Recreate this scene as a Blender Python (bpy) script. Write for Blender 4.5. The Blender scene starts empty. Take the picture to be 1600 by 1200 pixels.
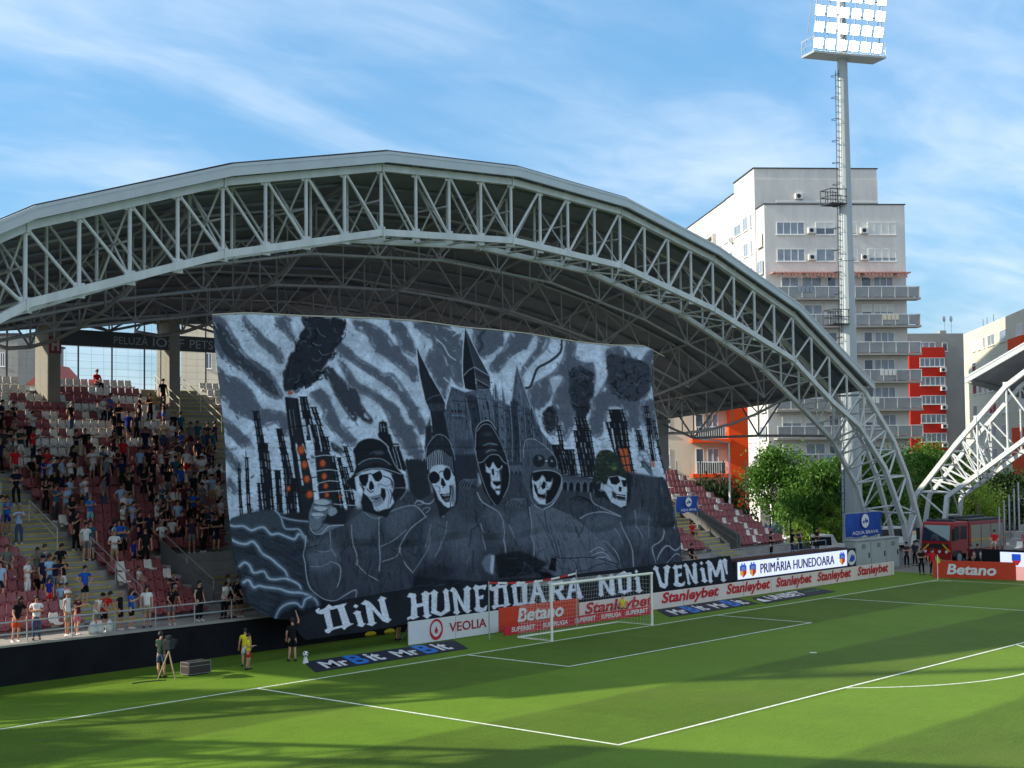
import bpy, bmesh, math, random
import numpy as np
from mathutils import Vector, Matrix
R = math.radians
random.seed(7)
S = bpy.context.scene
COL = S.collection

# ---------------- camera (solved from the pitch markings) ----------------
CAM = np.array([-53.909, -42.879, 8.423]); YAW, PIT, ROL, FPX = .838893, .0460537, -.01167, 2305.98
def cam_axes():
    f = np.array([math.sin(YAW)*math.cos(PIT), math.cos(YAW)*math.cos(PIT), math.sin(PIT)])
    r = np.array([math.cos(YAW), -math.sin(YAW), 0]); u = np.cross(r, f)
    c, s = math.cos(ROL), math.sin(ROL)
    return np.array([c*r+s*u, -s*r+c*u, f])
AX = cam_axes()
cd = bpy.data.cameras.new('camera'); cam = bpy.data.objects.new('camera', cd); COL.objects.link(cam)
cd.sensor_width = 36; cd.lens = 36*FPX/1600; cd.clip_start = .5; cd.clip_end = 6000
m = Matrix.Identity(4)
for i in range(3):
    m[i][0], m[i][1], m[i][2], m[i][3] = AX[0][i], AX[1][i], -AX[2][i], CAM[i]
cam.matrix_world = m
S.camera = cam

# ---------------- exposure, sky, sun ----------------
SUNV = Vector((-1.44, 1.25, 1.0)).normalized()
SUN_EL = math.asin(SUNV.z)
S.view_settings.view_transform = 'Standard'; S.view_settings.look = 'None'
S.view_settings.exposure = 0.72; S.view_settings.gamma = 1; S.view_settings.use_curve_mapping = False
W = bpy.data.worlds.new('World'); S.world = W; W.use_nodes = True
nt = W.node_tree; nt.nodes.clear()
def N(t, **k):
    n = nt.nodes.new(t)
    for a, b in k.items(): setattr(n, a, b)
    return n
L = lambda a, b: nt.links.new(a, b)
sky = N('ShaderNodeTexSky', sky_type='NISHITA', sun_disc=False, sun_elevation=SUN_EL, sun_rotation=math.atan2(SUNV.x, SUNV.y), air_density=1.0, dust_density=.6, ozone_density=1.6)
bg = N('ShaderNodeBackground'); out = N('ShaderNodeOutputWorld')
tc = N('ShaderNodeTexCoord'); sep = N('ShaderNodeSeparateXYZ'); L(tc.outputs['Generated'], sep.inputs[0])
def M_(op, a, b=None, c=None):
    n = N('ShaderNodeMath', operation=op)
    for i, v in enumerate((a, b, c)):
        if v is None: continue
        if hasattr(v, 'links') or hasattr(v, 'is_linked'): L(v, n.inputs[i])
        else: n.inputs[i].default_value = v
    return n.outputs[0]
zc = M_('MAXIMUM', sep.outputs[2], .02)
px_ = M_('DIVIDE', sep.outputs[0], M_('ADD', zc, .12)); py_ = M_('DIVIDE', sep.outputs[1], M_('ADD', zc, .12))
cmb = N('ShaderNodeCombineXYZ'); L(px_, cmb.inputs[0]); L(py_, cmb.inputs[1])
mp = N('ShaderNodeMapping'); L(cmb.outputs[0], mp.inputs[0]); mp.inputs['Rotation'].default_value = (0, 0, R(-36)); mp.inputs['Scale'].default_value = (.8, 1.5, 1); mp.inputs['Location'].default_value = (1.75, .45, 0)
n1 = N('ShaderNodeTexNoise'); L(mp.outputs[0], n1.inputs['Vector']); n1.inputs['Scale'].default_value = 1.1; n1.inputs['Detail'].default_value = 7; n1.inputs['Roughness'].default_value = .52; n1.inputs['Distortion'].default_value = .5
n2 = N('ShaderNodeTexNoise'); L(mp.outputs[0], n2.inputs['Vector']); n2.inputs['Scale'].default_value = 4.5; n2.inputs['Detail'].default_value = 5; n2.inputs['Roughness'].default_value = .5; n2.inputs['Distortion'].default_value = .9
dens = M_('ADD', M_('MULTIPLY', n1.outputs[0], .8), M_('MULTIPLY', n2.outputs[0], .2))
# unseen thicker cloud added behind the viewer to brighten faces turned this way
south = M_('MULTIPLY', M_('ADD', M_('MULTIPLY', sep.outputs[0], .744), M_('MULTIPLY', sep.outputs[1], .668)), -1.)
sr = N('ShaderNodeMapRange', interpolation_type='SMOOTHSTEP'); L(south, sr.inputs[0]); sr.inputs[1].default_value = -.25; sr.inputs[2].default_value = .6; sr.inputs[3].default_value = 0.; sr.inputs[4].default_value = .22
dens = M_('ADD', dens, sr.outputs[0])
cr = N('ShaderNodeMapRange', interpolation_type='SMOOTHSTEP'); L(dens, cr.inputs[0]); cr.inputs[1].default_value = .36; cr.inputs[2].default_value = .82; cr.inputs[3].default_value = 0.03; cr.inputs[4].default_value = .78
tint = N('ShaderNodeMix', data_type='RGBA', blend_type='MULTIPLY'); tint.inputs[0].default_value = 1; L(sky.outputs[0], tint.inputs[6])
hz = N('ShaderNodeMapRange'); L(sep.outputs[2], hz.inputs[0]); hz.inputs[1].default_value = .02; hz.inputs[2].default_value = .30
hc = N('ShaderNodeMix', data_type='RGBA'); L(hz.outputs[0], hc.inputs[0]); hc.inputs[6].default_value = (.36, .52, .74, 1); hc.inputs[7].default_value = (.60, .95, 1.10, 1); L(hc.outputs[2], tint.inputs[7])
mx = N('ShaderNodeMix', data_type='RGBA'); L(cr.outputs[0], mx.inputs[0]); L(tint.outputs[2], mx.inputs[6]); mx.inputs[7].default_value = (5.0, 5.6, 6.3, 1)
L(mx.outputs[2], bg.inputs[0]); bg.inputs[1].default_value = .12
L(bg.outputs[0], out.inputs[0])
sd = bpy.data.lights.new('sun', 'SUN'); so = bpy.data.objects.new('sun', sd); COL.objects.link(so)
sd.energy = 4.3; sd.angle = R(.9); sd.color = (1, .9, .74)
so.rotation_euler = (-SUNV).to_track_quat('-Z', 'Y').to_euler()

# ---------------- measuring helpers: a pixel of the 1600x1200 photograph onto a known plane ----------------
def ray(x, y): return ((x-800)/FPX)*AX[0]-((y-600)/FPX)*AX[1]+AX[2]
def onz(x, y, z=0.):
    d = ray(x, y); return CAM+d*(z-CAM[2])/d[2]
def ony(x, y, Y):
    d = ray(x, y); return CAM+d*(Y-CAM[1])/d[1]
def onx(x, y, X):
    d = ray(x, y); return CAM+d*(X-CAM[0])/d[0]
def onplane(x, y, P, Nn):
    d = ray(x, y); return CAM+d*(np.dot(np.array(P)-CAM, Nn)/np.dot(d, Nn))
def proj(P):
    d = AX@(np.array(P, float)-CAM); return 800+FPX*d[0]/d[2], 600-FPX*d[1]/d[2], d[2]

# ---------------- materials ----------------
def lin(c):
    c = c/255.
    return c/12.92 if c <= .04045 else ((c+.055)/1.055)**2.4
def srgb(r, g, b): return (lin(r), lin(g), lin(b))
MATS = {}
def mat(name, col, rough=.6, metal=0., var=.12, scale=3., spec=.4, emit=None, es=0., bump=0., bscale=40., streak=0.):
    if name in MATS: return MATS[name]
    m = bpy.data.materials.new(name); m.use_nodes = True; t = m.node_tree; b = t.nodes['Principled BSDF']
    b.inputs['Roughness'].default_value = rough; b.inputs['Metallic'].default_value = metal; b.inputs['Specular IOR Level'].default_value = spec
    g = t.nodes.new('ShaderNodeNewGeometry')
    if var > 0:
        n = t.nodes.new('ShaderNodeTexNoise'); n.inputs['Scale'].default_value = scale; n.inputs['Detail'].default_value = 5; n.inputs['Roughness'].default_value = .65
        if streak:
            mpn = t.nodes.new('ShaderNodeMapping'); mpn.inputs['Scale'].default_value = (1, 1, streak); t.links.new(g.outputs['Position'], mpn.inputs[0]); t.links.new(mpn.outputs[0], n.inputs['Vector'])
        else: t.links.new(g.outputs['Position'], n.inputs['Vector'])
        r = t.nodes.new('ShaderNodeMapRange'); r.inputs[1].default_value = .25; r.inputs[2].default_value = .75; r.inputs[3].default_value = 1-var; r.inputs[4].default_value = 1+var
        t.links.new(n.outputs[0], r.inputs[0])
        v = t.nodes.new('ShaderNodeVectorMath'); v.operation = 'SCALE'; v.inputs[0].default_value = col; t.links.new(r.outputs[0], v.inputs['Scale'])
        t.links.new(v.outputs[0], b.inputs['Base Color'])
    else: b.inputs['Base Color'].default_value = (*col, 1)
    if bump:
        n = t.nodes.new('ShaderNodeTexNoise'); n.inputs['Scale'].default_value = bscale; n.inputs['Detail'].default_value = 4
        t.links.new(g.outputs['Position'], n.inputs['Vector']); bp = t.nodes.new('ShaderNodeBump'); bp.inputs['Strength'].default_value = bump; bp.inputs['Distance'].default_value = .05
        t.links.new(n.outputs[0], bp.inputs['Height']); t.links.new(bp.outputs[0], b.inputs['Normal'])
    if emit: b.inputs['Emission Color'].default_value = (*emit, 1); b.inputs['Emission Strength'].default_value = es
    MATS[name] = m
    return m
def glassmat(name, col, rough=.08):
    if name in MATS: return MATS[name]
    m = mat(name, col, rough, 0, .25, .8, .8); return m

# ---------------- mesh builder ----------------
class MB:
    def __init__(s): s.v = []; s.f = []; s.mi = []; s.k = 0; s.smooth = False
    def add(s, vs, fs):
        o = len(s.v); s.v.extend([tuple(map(float, p)) for p in vs]); s.f.extend([tuple(i+o for i in f) for f in fs]); s.mi.extend([s.k]*len(fs)); return s
    def box(s, a, b):
        x0, y0, z0 = a; x1, y1, z1 = b
        return s.add([(x0, y0, z0), (x1, y0, z0), (x1, y1, z0), (x0, y1, z0), (x0, y0, z1), (x1, y0, z1), (x1, y1, z1), (x0, y1, z1)],
                     [(0, 3, 2, 1), (4, 5, 6, 7), (0, 1, 5, 4), (1, 2, 6, 5), (2, 3, 7, 6), (3, 0, 4, 7)])
    def obox(s, P, ex, ey, ez, a, b):     # box in a local frame
        P = np.array(P, float); c = []
        for z in (a[2], b[2]):
            for x, y in ((a[0], a[1]), (b[0], a[1]), (b[0], b[1]), (a[0], b[1])): c.append(P+np.array(ex)*x+np.array(ey)*y+np.array(ez)*z)
        return s.add(c, [(0, 3, 2, 1), (4, 5, 6, 7), (0, 1, 5, 4), (1, 2, 6, 5), (2, 3, 7, 6), (3, 0, 4, 7)])
    def bar(s, a, b, r, n=8, r2=None, up=(0, 0, 1), rot=None, sx=1., sy=1.):
        a = np.array(a, float); b = np.array(b, float); d = b-a; l = np.linalg.norm(d)
        if l < 1e-6: return s
        d /= l; u = np.array(up, float)
        if abs(d@u) > .98: u = np.array((0, 1., 0)) if abs(d[1]) < .9 else np.array((1., 0, 0))
        x = np.cross(u, d); x /= np.linalg.norm(x); y = np.cross(d, x)
        r2 = r if r2 is None else r2; o = math.pi/n if rot is None else rot
        k = math.sqrt(2) if n == 4 else 1
        vs = [p+(x*math.cos(t)*sx+y*math.sin(t)*sy)*q*k for p, q in ((a, r), (b, r2)) for t in [o+2*math.pi*i/n for i in range(n)]]
        return s.add(vs, [(i, (i+1) % n, n+(i+1) % n, n+i) for i in range(n)]+[tuple(range(n-1, -1, -1)), tuple(range(n, 2*n))])
    def path(s, pts, r, n=8, up=(0, 0, 1), sx=1., sy=1.):     # mitred tube through points
        pts = [np.array(p, float) for p in pts]; rings = []; o = math.pi/n; k = math.sqrt(2) if n == 4 else 1
        for i, p in enumerate(pts):
            a = pts[max(i-1, 0)]; b = pts[min(i+1, len(pts)-1)]; d = b-a; d /= np.linalg.norm(d)
            u = np.array(up, float)
            if abs(d@u) > .98: u = np.array((0, 1., 0))
            x = np.cross(u, d); x /= np.linalg.norm(x); y = np.cross(d, x)
            c = 1.
            if 0 < i < len(pts)-1:
                e = pts[i]-pts[i-1]; e /= np.linalg.norm(e); c = 1/max(.4, d@e)
            q = r[i] if isinstance(r, (list, tuple)) else r
            rings.append([p+(x*math.cos(t)*sx+y*math.sin(t)*sy*c)*q*k for t in [o+2*math.pi*j/n for j in range(n)]])
        fs = []
        for i in range(len(pts)-1):
            fs += [(i*n+j, i*n+(j+1) % n, (i+1)*n+(j+1) % n, (i+1)*n+j) for j in range(n)]
        fs += [tuple(range(n-1, -1, -1)), tuple(range((len(pts)-1)*n, len(pts)*n))]
        return s.add([v for q in rings for v in q], fs)
    def loft(s, rings, cap=True, closed=True):
        n = len(rings[0]); fs = []
        for i in range(len(rings)-1):
            fs += [(i*n+j, i*n+(j+1) % n, (i+1)*n+(j+1) % n, (i+1)*n+j) for j in range(n if closed else n-1)]
        if cap: fs += [tuple(range(n-1, -1, -1)), tuple(range((len(rings)-1)*n, len(rings)*n))]
        return s.add([v for r in rings for v in r], fs)
    def prism(s, poly, d):       # polygon (list of 3D points) extruded by vector d
        n = len(poly); poly = [np.array(p, float) for p in poly]; d = np.array(d, float)
        return s.add(poly+[p+d for p in poly], [tuple(range(n-1, -1, -1)), tuple(range(n, 2*n))]+[(i, (i+1) % n, n+(i+1) % n, n+i) for i in range(n)])
    def ball(s, c, r, seg=10, rings=7, sc=(1, 1, 1)):
        vs = []
        for i in range(1, rings):
            t = math.pi*i/rings
            for j in range(seg):
                a = 2*math.pi*j/seg; vs.append((c[0]+r*sc[0]*math.sin(t)*math.cos(a), c[1]+r*sc[1]*math.sin(t)*math.sin(a), c[2]+r*sc[2]*math.cos(t)))
        vs += [(c[0], c[1], c[2]+r*sc[2]), (c[0], c[1], c[2]-r*sc[2])]
        fs = [(i*seg+j, (i+1)*seg+j, (i+1)*seg+(j+1) % seg, i*seg+(j+1) % seg) for i in range(rings-2) for j in range(seg)]
        t = len(vs)-2
        fs += [(t, j, (j+1) % seg) for j in range(seg)]+[(t+1, (rings-2)*seg+(j+1) % seg, (rings-2)*seg+j) for j in range(seg)]
        return s.add(vs, fs)
    def mesh(s, name, mats, off=(0, 0, 0)):
        me = bpy.data.meshes.new(name); o = np.array(off, float)
        v = np.array(s.v, float)-o if len(s.v) else np.zeros((0, 3))
        me.from_pydata(v.tolist(), [], s.f)
        for mm in (mats if isinstance(mats, (list, tuple)) else [mats]): me.materials.append(mm)
        if len(me.materials) > 1: me.polygons.foreach_set('material_index', s.mi)
        me.update()
        if s.smooth: me.shade_smooth()
        return me
ORG = {}
def tag(o, label=None, cat=None, group=None, kind=None):
    if label: o['label'] = label
    if cat: o['category'] = cat
    if group: o['group'] = group
    if kind: o['kind'] = kind
    return o
def obj(name, mb, mats, parent=None, bevel=0., label=None):
    off = ORG.get(parent.name, (0, 0, 0)) if parent else (0, 0, 0)
    me = mb.mesh(name, mats, off) if isinstance(mb, MB) else mb
    o = bpy.data.objects.new(name, me); COL.objects.link(o)
    if parent: o.parent = parent; ORG[o.name] = off
    if bevel:
        b = o.modifiers.new('bevel', 'BEVEL'); b.width = bevel; b.segments = 2; b.limit_method = 'ANGLE'; b.angle_limit = R(40)
    if label: o['label'] = label
    return o
def thing(name, label, cat, loc=(0, 0, 0), group=None, rz=0, local=False):
    o = bpy.data.objects.new(name, None); COL.objects.link(o); o.location = loc; o.rotation_euler = (0, 0, rz); o.empty_display_size = .3
    ORG[o.name] = (0, 0, 0) if local else loc
    return tag(o, label, cat, group)
def copy_tree(o, parent=None):
    c = o.copy(); COL.objects.link(c)
    ORG[c.name] = ORG.get(o.name, (0, 0, 0))
    if parent: c.parent = parent
    for ch in list(o.children): copy_tree(ch, c)
    return c
FONT_CACHE = {}
def text(name, s, m, parent, P, ex, ez, w, h, shear=0., bold=.0, depth=.012, nrm=None):
    """lettering s set in the box of width w, height h from the lower left corner P, along ex, up ez"""
    key = (s, shear, bold)
    if key not in FONT_CACHE:
        c = bpy.data.curves.new('lettering', 'FONT'); c.body = s; c.shear = shear; c.offset = bold; c.resolution_u = 3
        o = bpy.data.objects.new('lettering', c); COL.objects.link(o)
        dg = bpy.context.evaluated_depsgraph_get(); dg.update()
        me = bpy.data.meshes.new_from_object(o.evaluated_get(dg))
        v = np.zeros(len(me.vertices)*3); me.vertices.foreach_get('co', v); v = v.reshape(-1, 3)
        FONT_CACHE[key] = (v[:, :2].copy(), [tuple(p.vertices) for p in me.polygons])
        bpy.data.objects.remove(o); bpy.data.curves.remove(c); bpy.data.meshes.remove(me)
    v, fs = FONT_CACHE[key]
    lo, hi = v.min(0), v.max(0)
    q = (v-lo)/(hi-lo)*[w, h]
    ex = np.array(ex, float); ez = np.array(ez, float); ny = np.cross(ex, ez)
    mb = MB(); mb.add([np.array(P)+ex*a+ez*b+ny*depth for a, b in q], fs)
    return obj(name, mb, m, parent)

# shared materials
WHITE_STEEL = mat('white_painted_steel', srgb(196, 200, 200), .45, .0, .17, 1.5, .4, streak=.3)
GREY_STEEL = mat('grey_painted_steel', srgb(150, 154, 156), .5, .0, .12, 1.5, .4)
DARK_STEEL = mat('dull_galvanised_steel', srgb(122, 124, 126), .6, .2, .15, 2.)
CONCRETE = mat('concrete', srgb(132, 130, 126), .9, 0, .22, .9, .2, bump=.2, bscale=12)
CONC_DARK = mat('dark_concrete', srgb(140, 139, 135), .9, 0, .2, .7, .2)
GALV = mat('galvanised_rail', srgb(175, 178, 180), .4, .5, .1, 4.)
BLACKCLOTH = mat('black_cloth', (.012, .013, .016), .9, 0, .3, 1.2, .1)
WHITE = mat('white_paint', srgb(232, 232, 228), .5, 0, .05, 2.)

# ================= ground, pitch, markings =================
def sheet(name, x0, y0, x1, y1, z, m, sub=1):
    b = MB(); n = sub
    xs = np.linspace(x0, x1, n+1); ys = np.linspace(y0, y1, n+1)
    b.add([(x, y, z) for y in ys for x in xs], [(j*(n+1)+i, j*(n+1)+i+1, (j+1)*(n+1)+i+1, (j+1)*(n+1)+i) for j in range(n) for i in range(n)])
    o = obj(name, b, m); o['kind'] = 'structure'; return o
sheet('ground', -2500, -2500, 2500, 2500, -.03, mat('asphalt_yard', srgb(112, 110, 104), .9, 0, .25, .12, .2))
def pitch_mat():
    m = bpy.data.materials.new('mown_grass'); m.use_nodes = True; t = m.node_tree; b = t.nodes['Principled BSDF']
    b.inputs['Roughness'].default_value = .75; b.inputs['Specular IOR Level'].default_value = .18
    g = t.nodes.new('ShaderNodeNewGeometry'); s = t.nodes.new('ShaderNodeSeparateXYZ'); t.links.new(g.outputs['Position'], s.inputs[0])
    def mt(op, a, c=None, d=None):
        n = t.nodes.new('ShaderNodeMath'); n.operation = op
        for i, v in enumerate((a, c, d)):
            if v is None: continue
            if isinstance(v, (int, float)): n.inputs[i].default_value = v
            else: t.links.new(v, n.inputs[i])
        return n.outputs[0]
    wob = t.nodes.new('ShaderNodeTexNoise'); wob.inputs['Scale'].default_value = .35; t.links.new(g.outputs['Position'], wob.inputs['Vector'])
    yy = mt('ADD', s.outputs[1], mt('MULTIPLY', wob.outputs[0], .35))
    st = mt('SINE', mt('MULTIPLY', yy, math.pi/5.5))
    st = mt('MULTIPLY', st, 9.); st = mt('MINIMUM', mt('MAXIMUM', st, -1.), 1.)
    st2 = mt('MINIMUM', mt('MAXIMUM', mt('MULTIPLY', mt('SINE', mt('MULTIPLY', s.outputs[0], math.pi/5.5)), 9.), -1.), 1.)
    n1 = t.nodes.new('ShaderNodeTexNoise'); n1.inputs['Scale'].default_value = .5; n1.inputs['Detail'].default_value = 8; n1.inputs['Roughness'].default_value = .7; t.links.new(g.outputs['Position'], n1.inputs['Vector'])
    n2 = t.nodes.new('ShaderNodeTexNoise'); n2.inputs['Scale'].default_value = 14; n2.inputs['Detail'].default_value = 6; n2.inputs['Roughness'].default_value = .75; t.links.new(g.outputs['Position'], n2.inputs['Vector'])
    k = mt('ADD', mt('ADD', mt('MULTIPLY', st, .21), mt('MULTIPLY', st2, .03)), mt('ADD', mt('MULTIPLY', n1.outputs[0], .5), mt('MULTIPLY', n2.outputs[0], 1.9)))
    k = mt('ADD', k, -.15)
    c = t.nodes.new('ShaderNodeVectorMath'); c.operation = 'SCALE'; c.inputs[0].default_value = (.094, .168, .012); t.links.new(k, c.inputs['Scale'])
    n3 = t.nodes.new('ShaderNodeTexNoise'); n3.inputs['Scale'].default_value = .22; n3.inputs['Detail'].default_value = 6; t.links.new(g.outputs['Position'], n3.inputs['Vector'])
    mx = t.nodes.new('ShaderNodeMix'); mx.data_type = 'RGBA'; mr = t.nodes.new('ShaderNodeMapRange'); mr.inputs[1].default_value = .52; mr.inputs[2].default_value = .8; mr.inputs[4].default_value = .45; t.links.new(n3.outputs[0], mr.inputs[0]); t.links.new(mr.outputs[0], mx.inputs[0])
    t.links.new(c.outputs[0], mx.inputs[6]); mx.inputs[7].default_value = (.13, .17, .03, 1); t.links.new(mx.outputs[2], b.inputs['Base Color'])
    bp = t.nodes.new('ShaderNodeBump'); bp.inputs['Strength'].default_value = .5; bp.inputs['Distance'].default_value = .04
    n5 = t.nodes.new('ShaderNodeTexNoise'); mp5 = t.nodes.new('ShaderNodeMapping'); mp5.inputs['Scale'].default_value = (.8, 9, 1); t.links.new(g.outputs['Position'], mp5.inputs[0]); t.links.new(mp5.outputs[0], n5.inputs['Vector']); n5.inputs['Scale'].default_value = 1.1; n5.inputs['Detail'].default_value = 6; n5.inputs['Roughness'].default_value = .7
    k = mt('ADD', k, mt('MULTIPLY', mt('SUBTRACT', n5.outputs[0], .5), .75)); t.links.new(k, c.inputs['Scale'])
    n4 = t.nodes.new('ShaderNodeTexNoise'); n4.inputs['Scale'].default_value = 30; n4.inputs['Detail'].default_value = 4; t.links.new(g.outputs['Position'], n4.inputs['Vector']); t.links.new(n4.outputs[0], bp.inputs['Height']); t.links.new(bp.outputs[0], b.inputs['Normal'])
    return m
GRASS = pitch_mat()
sheet('pitch', -42, -112, 38.5, 7.9, 0, GRASS, 4)
ml = MB(); LW = .06; ZL = .006
def ln(x0, y0, x1, y1):
    ml.add([(x0, y0, ZL), (x1, y0, ZL), (x1, y1, ZL), (x0, y1, ZL)], [(0, 1, 2, 3)])
ln(-34, -LW, 34, LW); ln(-34-LW, -105, -34+LW, -LW); ln(34-LW, -105, 34+LW, -LW)
for w, d in ((9.16, 5.5), (20.16, 16.5)):
    ln(-w-LW, -d+LW, -w+LW, -LW); ln(w-LW, -d+LW, w+LW, -LW); ln(-w-LW, -d-LW, w+LW, -d+LW)
a0 = math.acos(5.5/9.15)
arc = [(9.15*math.sin(a), -11-9.15*math.cos(a)) for a in np.linspace(-a0, a0, 41)]
arcI = [(9.03*math.sin(a), -11-9.03*math.cos(a)) for a in np.linspace(-a0+.01, a0-.01, 41)]
ml.add([(x, min(y, -16.56), ZL) for x, y in arc]+[(x, min(y, -16.56), ZL) for x, y in arcI], [(i, i+1, 41+i+1, 41+i) for i in range(40)])
ml.add([(.16*math.cos(a), -11+.16*math.sin(a), ZL) for a in np.linspace(0, 6.283, 13)[:-1]], [tuple(range(12))])
ca = [(34-math.cos(a), -math.sin(a)) for a in np.linspace(.06, 1.51, 12)]; cb = [(34-.88*math.cos(a), -.88*math.sin(a)) for a in np.linspace(.07, 1.5, 12)]
ml.add([(x, y, ZL) for x, y in ca+cb], [(i, i+1, 13+i, 12+i) for i in range(11)])
o = obj('pitch_markings', ml, mat('chalk_line', srgb(216, 222, 204), .8, 0, .35, 5., .1)); o['kind'] = 'structure'
sheet('apron', 38.5, -112, 60, 7.9, -.012, mat('apron_concrete', srgb(120, 118, 110), .9, 0, .2, .6))

# ================= the grandstand behind the goal =================
XC = 2.8
def row_y(i): return 10.0+.79*i
def row_z(i): return 1.45+.4*i if i < 12 else 6.25+.48*(i-12)
NR = 25
XL, XR, XCUT = -36., 34.6, 20.
st = thing('grandstand', 'concrete grandstand with yellow edged stairs behind the black wall and painted banner', 'grandstand', (0, 8, 0))
TERR = mat('terrace_concrete', srgb(158, 155, 150), .92, 0, .25, .8, .2, bump=.15, bscale=9)
STAIRS = [(-20.5, -17.9, 0, 14), (-5.3, -1.4, 15, 24), (-12.6, -10.0, 0, 3), (25.2, 27.4, 0, 11)]
tb = MB()
for i in range(NR):
    xr = XR if i <= 12 else XCUT
    tb.box((XL, row_y(i)-.02 if i else 8.05, -.02), (xr, row_y(i+1)-.02, row_z(i)))
obj('terrace', tb, TERR, st)
YEL = mat('yellow_stair_nosing', srgb(190, 172, 70), .8, 0, .25, 4.)
for (x0, x1, i0, i1) in STAIRS:
    sb = MB(); yb = MB()
    for i in range(i0, i1+1):
        z = row_z(i); h = row_z(i+1)-z; y = row_y(i)
        sb.box((x0, y+.395, z), (x1, y+.77, z+h/2))
        yb.box((x0, y+.385, z+h/2-.05), (x1, y+.47, z+h/2+.004)); yb.box((x0, y-.035, z-.05), (x1, y+.06, z+.004))
    s_ = obj('stair', sb, CONC_DARK, st); obj('stair_nosing', yb, YEL, s_)
# black front wall with a light coping
wb = MB(); wb.box((XL, 7.85, 0), (-12.2, 8.04, 1.42)); wb.box((-12.2, 7.95, 0), (20.5, 8.04, 1.3)); w_ = obj('front_wall', wb, BLACKCLOTH, st)
cb_ = MB(); cb_.box((XL, 7.82, 1.42), (-12.2, 8.3, 1.5)); obj('coping', cb_, mat('wall_coping', srgb(150, 146, 138), .8, 0, .15, 3), w_)
wr = MB(); wr.box((20.5, 7.2, 0), (35.6, 8.04, 1.72)); obj('front_wall', wr, mat('dark_red_wall', srgb(88, 52, 46), .8, 0, .2, 2), st)
wk = MB(); wk.box((34.6, 8.3, 0), (34.85, 16, 1.3)); obj('end_wall', wk, CONC_DARK, st)
# columns at the back, the name beam between them
COLM = mat('pale_concrete_column', srgb(142, 138, 128), .85, 0, .12, .8, .2, streak=.3)
for cx, cy, w, d, z0, z1 in ((-11.9, 28.2, .36, .66, 10, 16.0), (-4.25, 28.2, .36, .62, 10, 16.3), (3.6, 28.2, .36, .62, 10, 16.4), (36.4, 23.6, .62, .62, 0, 10.75), (-27.6, 28.2, .36, .66, 10, 13.2), (-19.8, 28.2, .36, .66, 10, 15)):
    c = MB(); c.box((cx-w, cy-d, z0), (cx+w, cy+d, z1-.3)); c.box((cx-w-.12, cy-d-.12, z1-.3), (cx+w+.12, cy+d+.12, z1)); obj('column', c, COLM if cx < 20 else mat('grey_concrete_column', srgb(128, 126, 122), .9, 0, .15, .7, .2, streak=.25), st)
bm_ = MB(); bm_.box((-11.52, 27.62, 14.45), (-4.62, 28.1, 15.3)); bm_.box((-3.88, 27.62, 14.45), (3.2, 28.1, 15.3))
nb = obj('name_beam', bm_, mat('dark_grey_beam', srgb(74, 80, 86), .7, 0, .12, 1.), st)
LET = mat('dull_silver_letters', srgb(168, 174, 180), .6, .2, .1, 3.)
P = lambda q: ony(q[0], q[1], 27.6)
a, b = P((178, 536)), P((231, 532)); text('lettering', 'PELUZĂ', LET, nb, (a[0], 27.61, 14.64), (1, 0, 0), (0, 0, 1), b[0]-a[0], .55)
a = P((239, 533)); text('lettering', 'IOSIF', LET, nb, (a[0], 27.61, 14.60), (1, 0, 0), (0, 0, 1), 2.1, .5); text('lettering', 'PETSCHOVSKI', LET, nb, (a[0]+2.5, 27.61, 14.60), (1, 0, 0), (0, 0, 1), 5.1, .5)
# club emblem square on the left column
em = MB(); em.box((-12.26, 27.46, 13.95), (-11.54, 27.53, 14.85)); e_ = obj('emblem', em, mat('faded_red_panel', srgb(136, 62, 58), .7, 0, .1, 3), st)
e2 = MB()
for q in ((-12.12, 14.08, -12.0, 14.74), (-11.8, 14.08, -11.68, 14.74), (-12.0, 14.34, -11.8, 14.48)): e2.box((q[0], 27.43, q[1]), (q[2], 27.458, q[3]))
obj('emblem_letter', e2, mat('pale_panel_mark', srgb(186, 176, 172), .7, 0, .1, 3), e_)
# railings of the stand
def railing(name, pts, parent=None, h=.95, step=1.9, rails=(1., .5), r=.028, m=GALV):
    rb = MB(); pb = []
    for f in rails: rb.path([(p[0], p[1], p[2]+h*f) for p in pts], r, 8)
    for a, b in zip(pts[:-1], pts[1:]):
        a = np.array(a, float); b = np.array(b, float); n = max(1, int(round(np.linalg.norm(b-a)/step)))
        for k in range(n+1): q = a+(b-a)*k/n; pb.append(MB().bar(q, q+np.array((0, 0, h)), r*.9, 6))
    return rb, pb
def rail_thing(label, pts, h=.95, step=1.9, rails=(1., .5), r=.028, m=GALV, grp=None):
    t = thing('railing', label, 'railing', tuple(map(float, pts[0])), grp)
    rb, pb = railing('railing', pts, None, h, step, rails, r, m)
    obj('rail', rb, m, t); [obj('post', q, m, t) for q in pb]; return t
rail_thing('long grey tubular railing on top of the black front wall', [(XL, 8.12, 1.5), (-13.2, 8.12, 1.5)], .8, 1.95, (1., .45), .03)
rail_thing('low grey railing behind the lit text board on the right', [(22.0, 8.2, 1.3), (34.4, 8.2, 1.3)], .95, 1.7, (1., .5), .025)
STRAIL = mat('pale_handrail', srgb(206, 200, 176), .4, .2, .1, 4.)
def stair_rail(x, i0, i1, label, m=GALV, h=.95): return rail_thing(label, [(x, row_y(i), row_z(i)+.1) for i in (i0, i1)], h, 2.6, (1., .55), .026, m)
stair_rail(-17.75, 1, 6, 'lower handrail along the right edge of the wide yellow stair')
stair_rail(-18.9, 7, 10, 'short pale handrail standing in the middle of the wide yellow stair', STRAIL)
stair_rail(-19.4, 12, 14, 'upper pale handrail on the wide yellow stair near the left picture edge', STRAIL)
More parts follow.
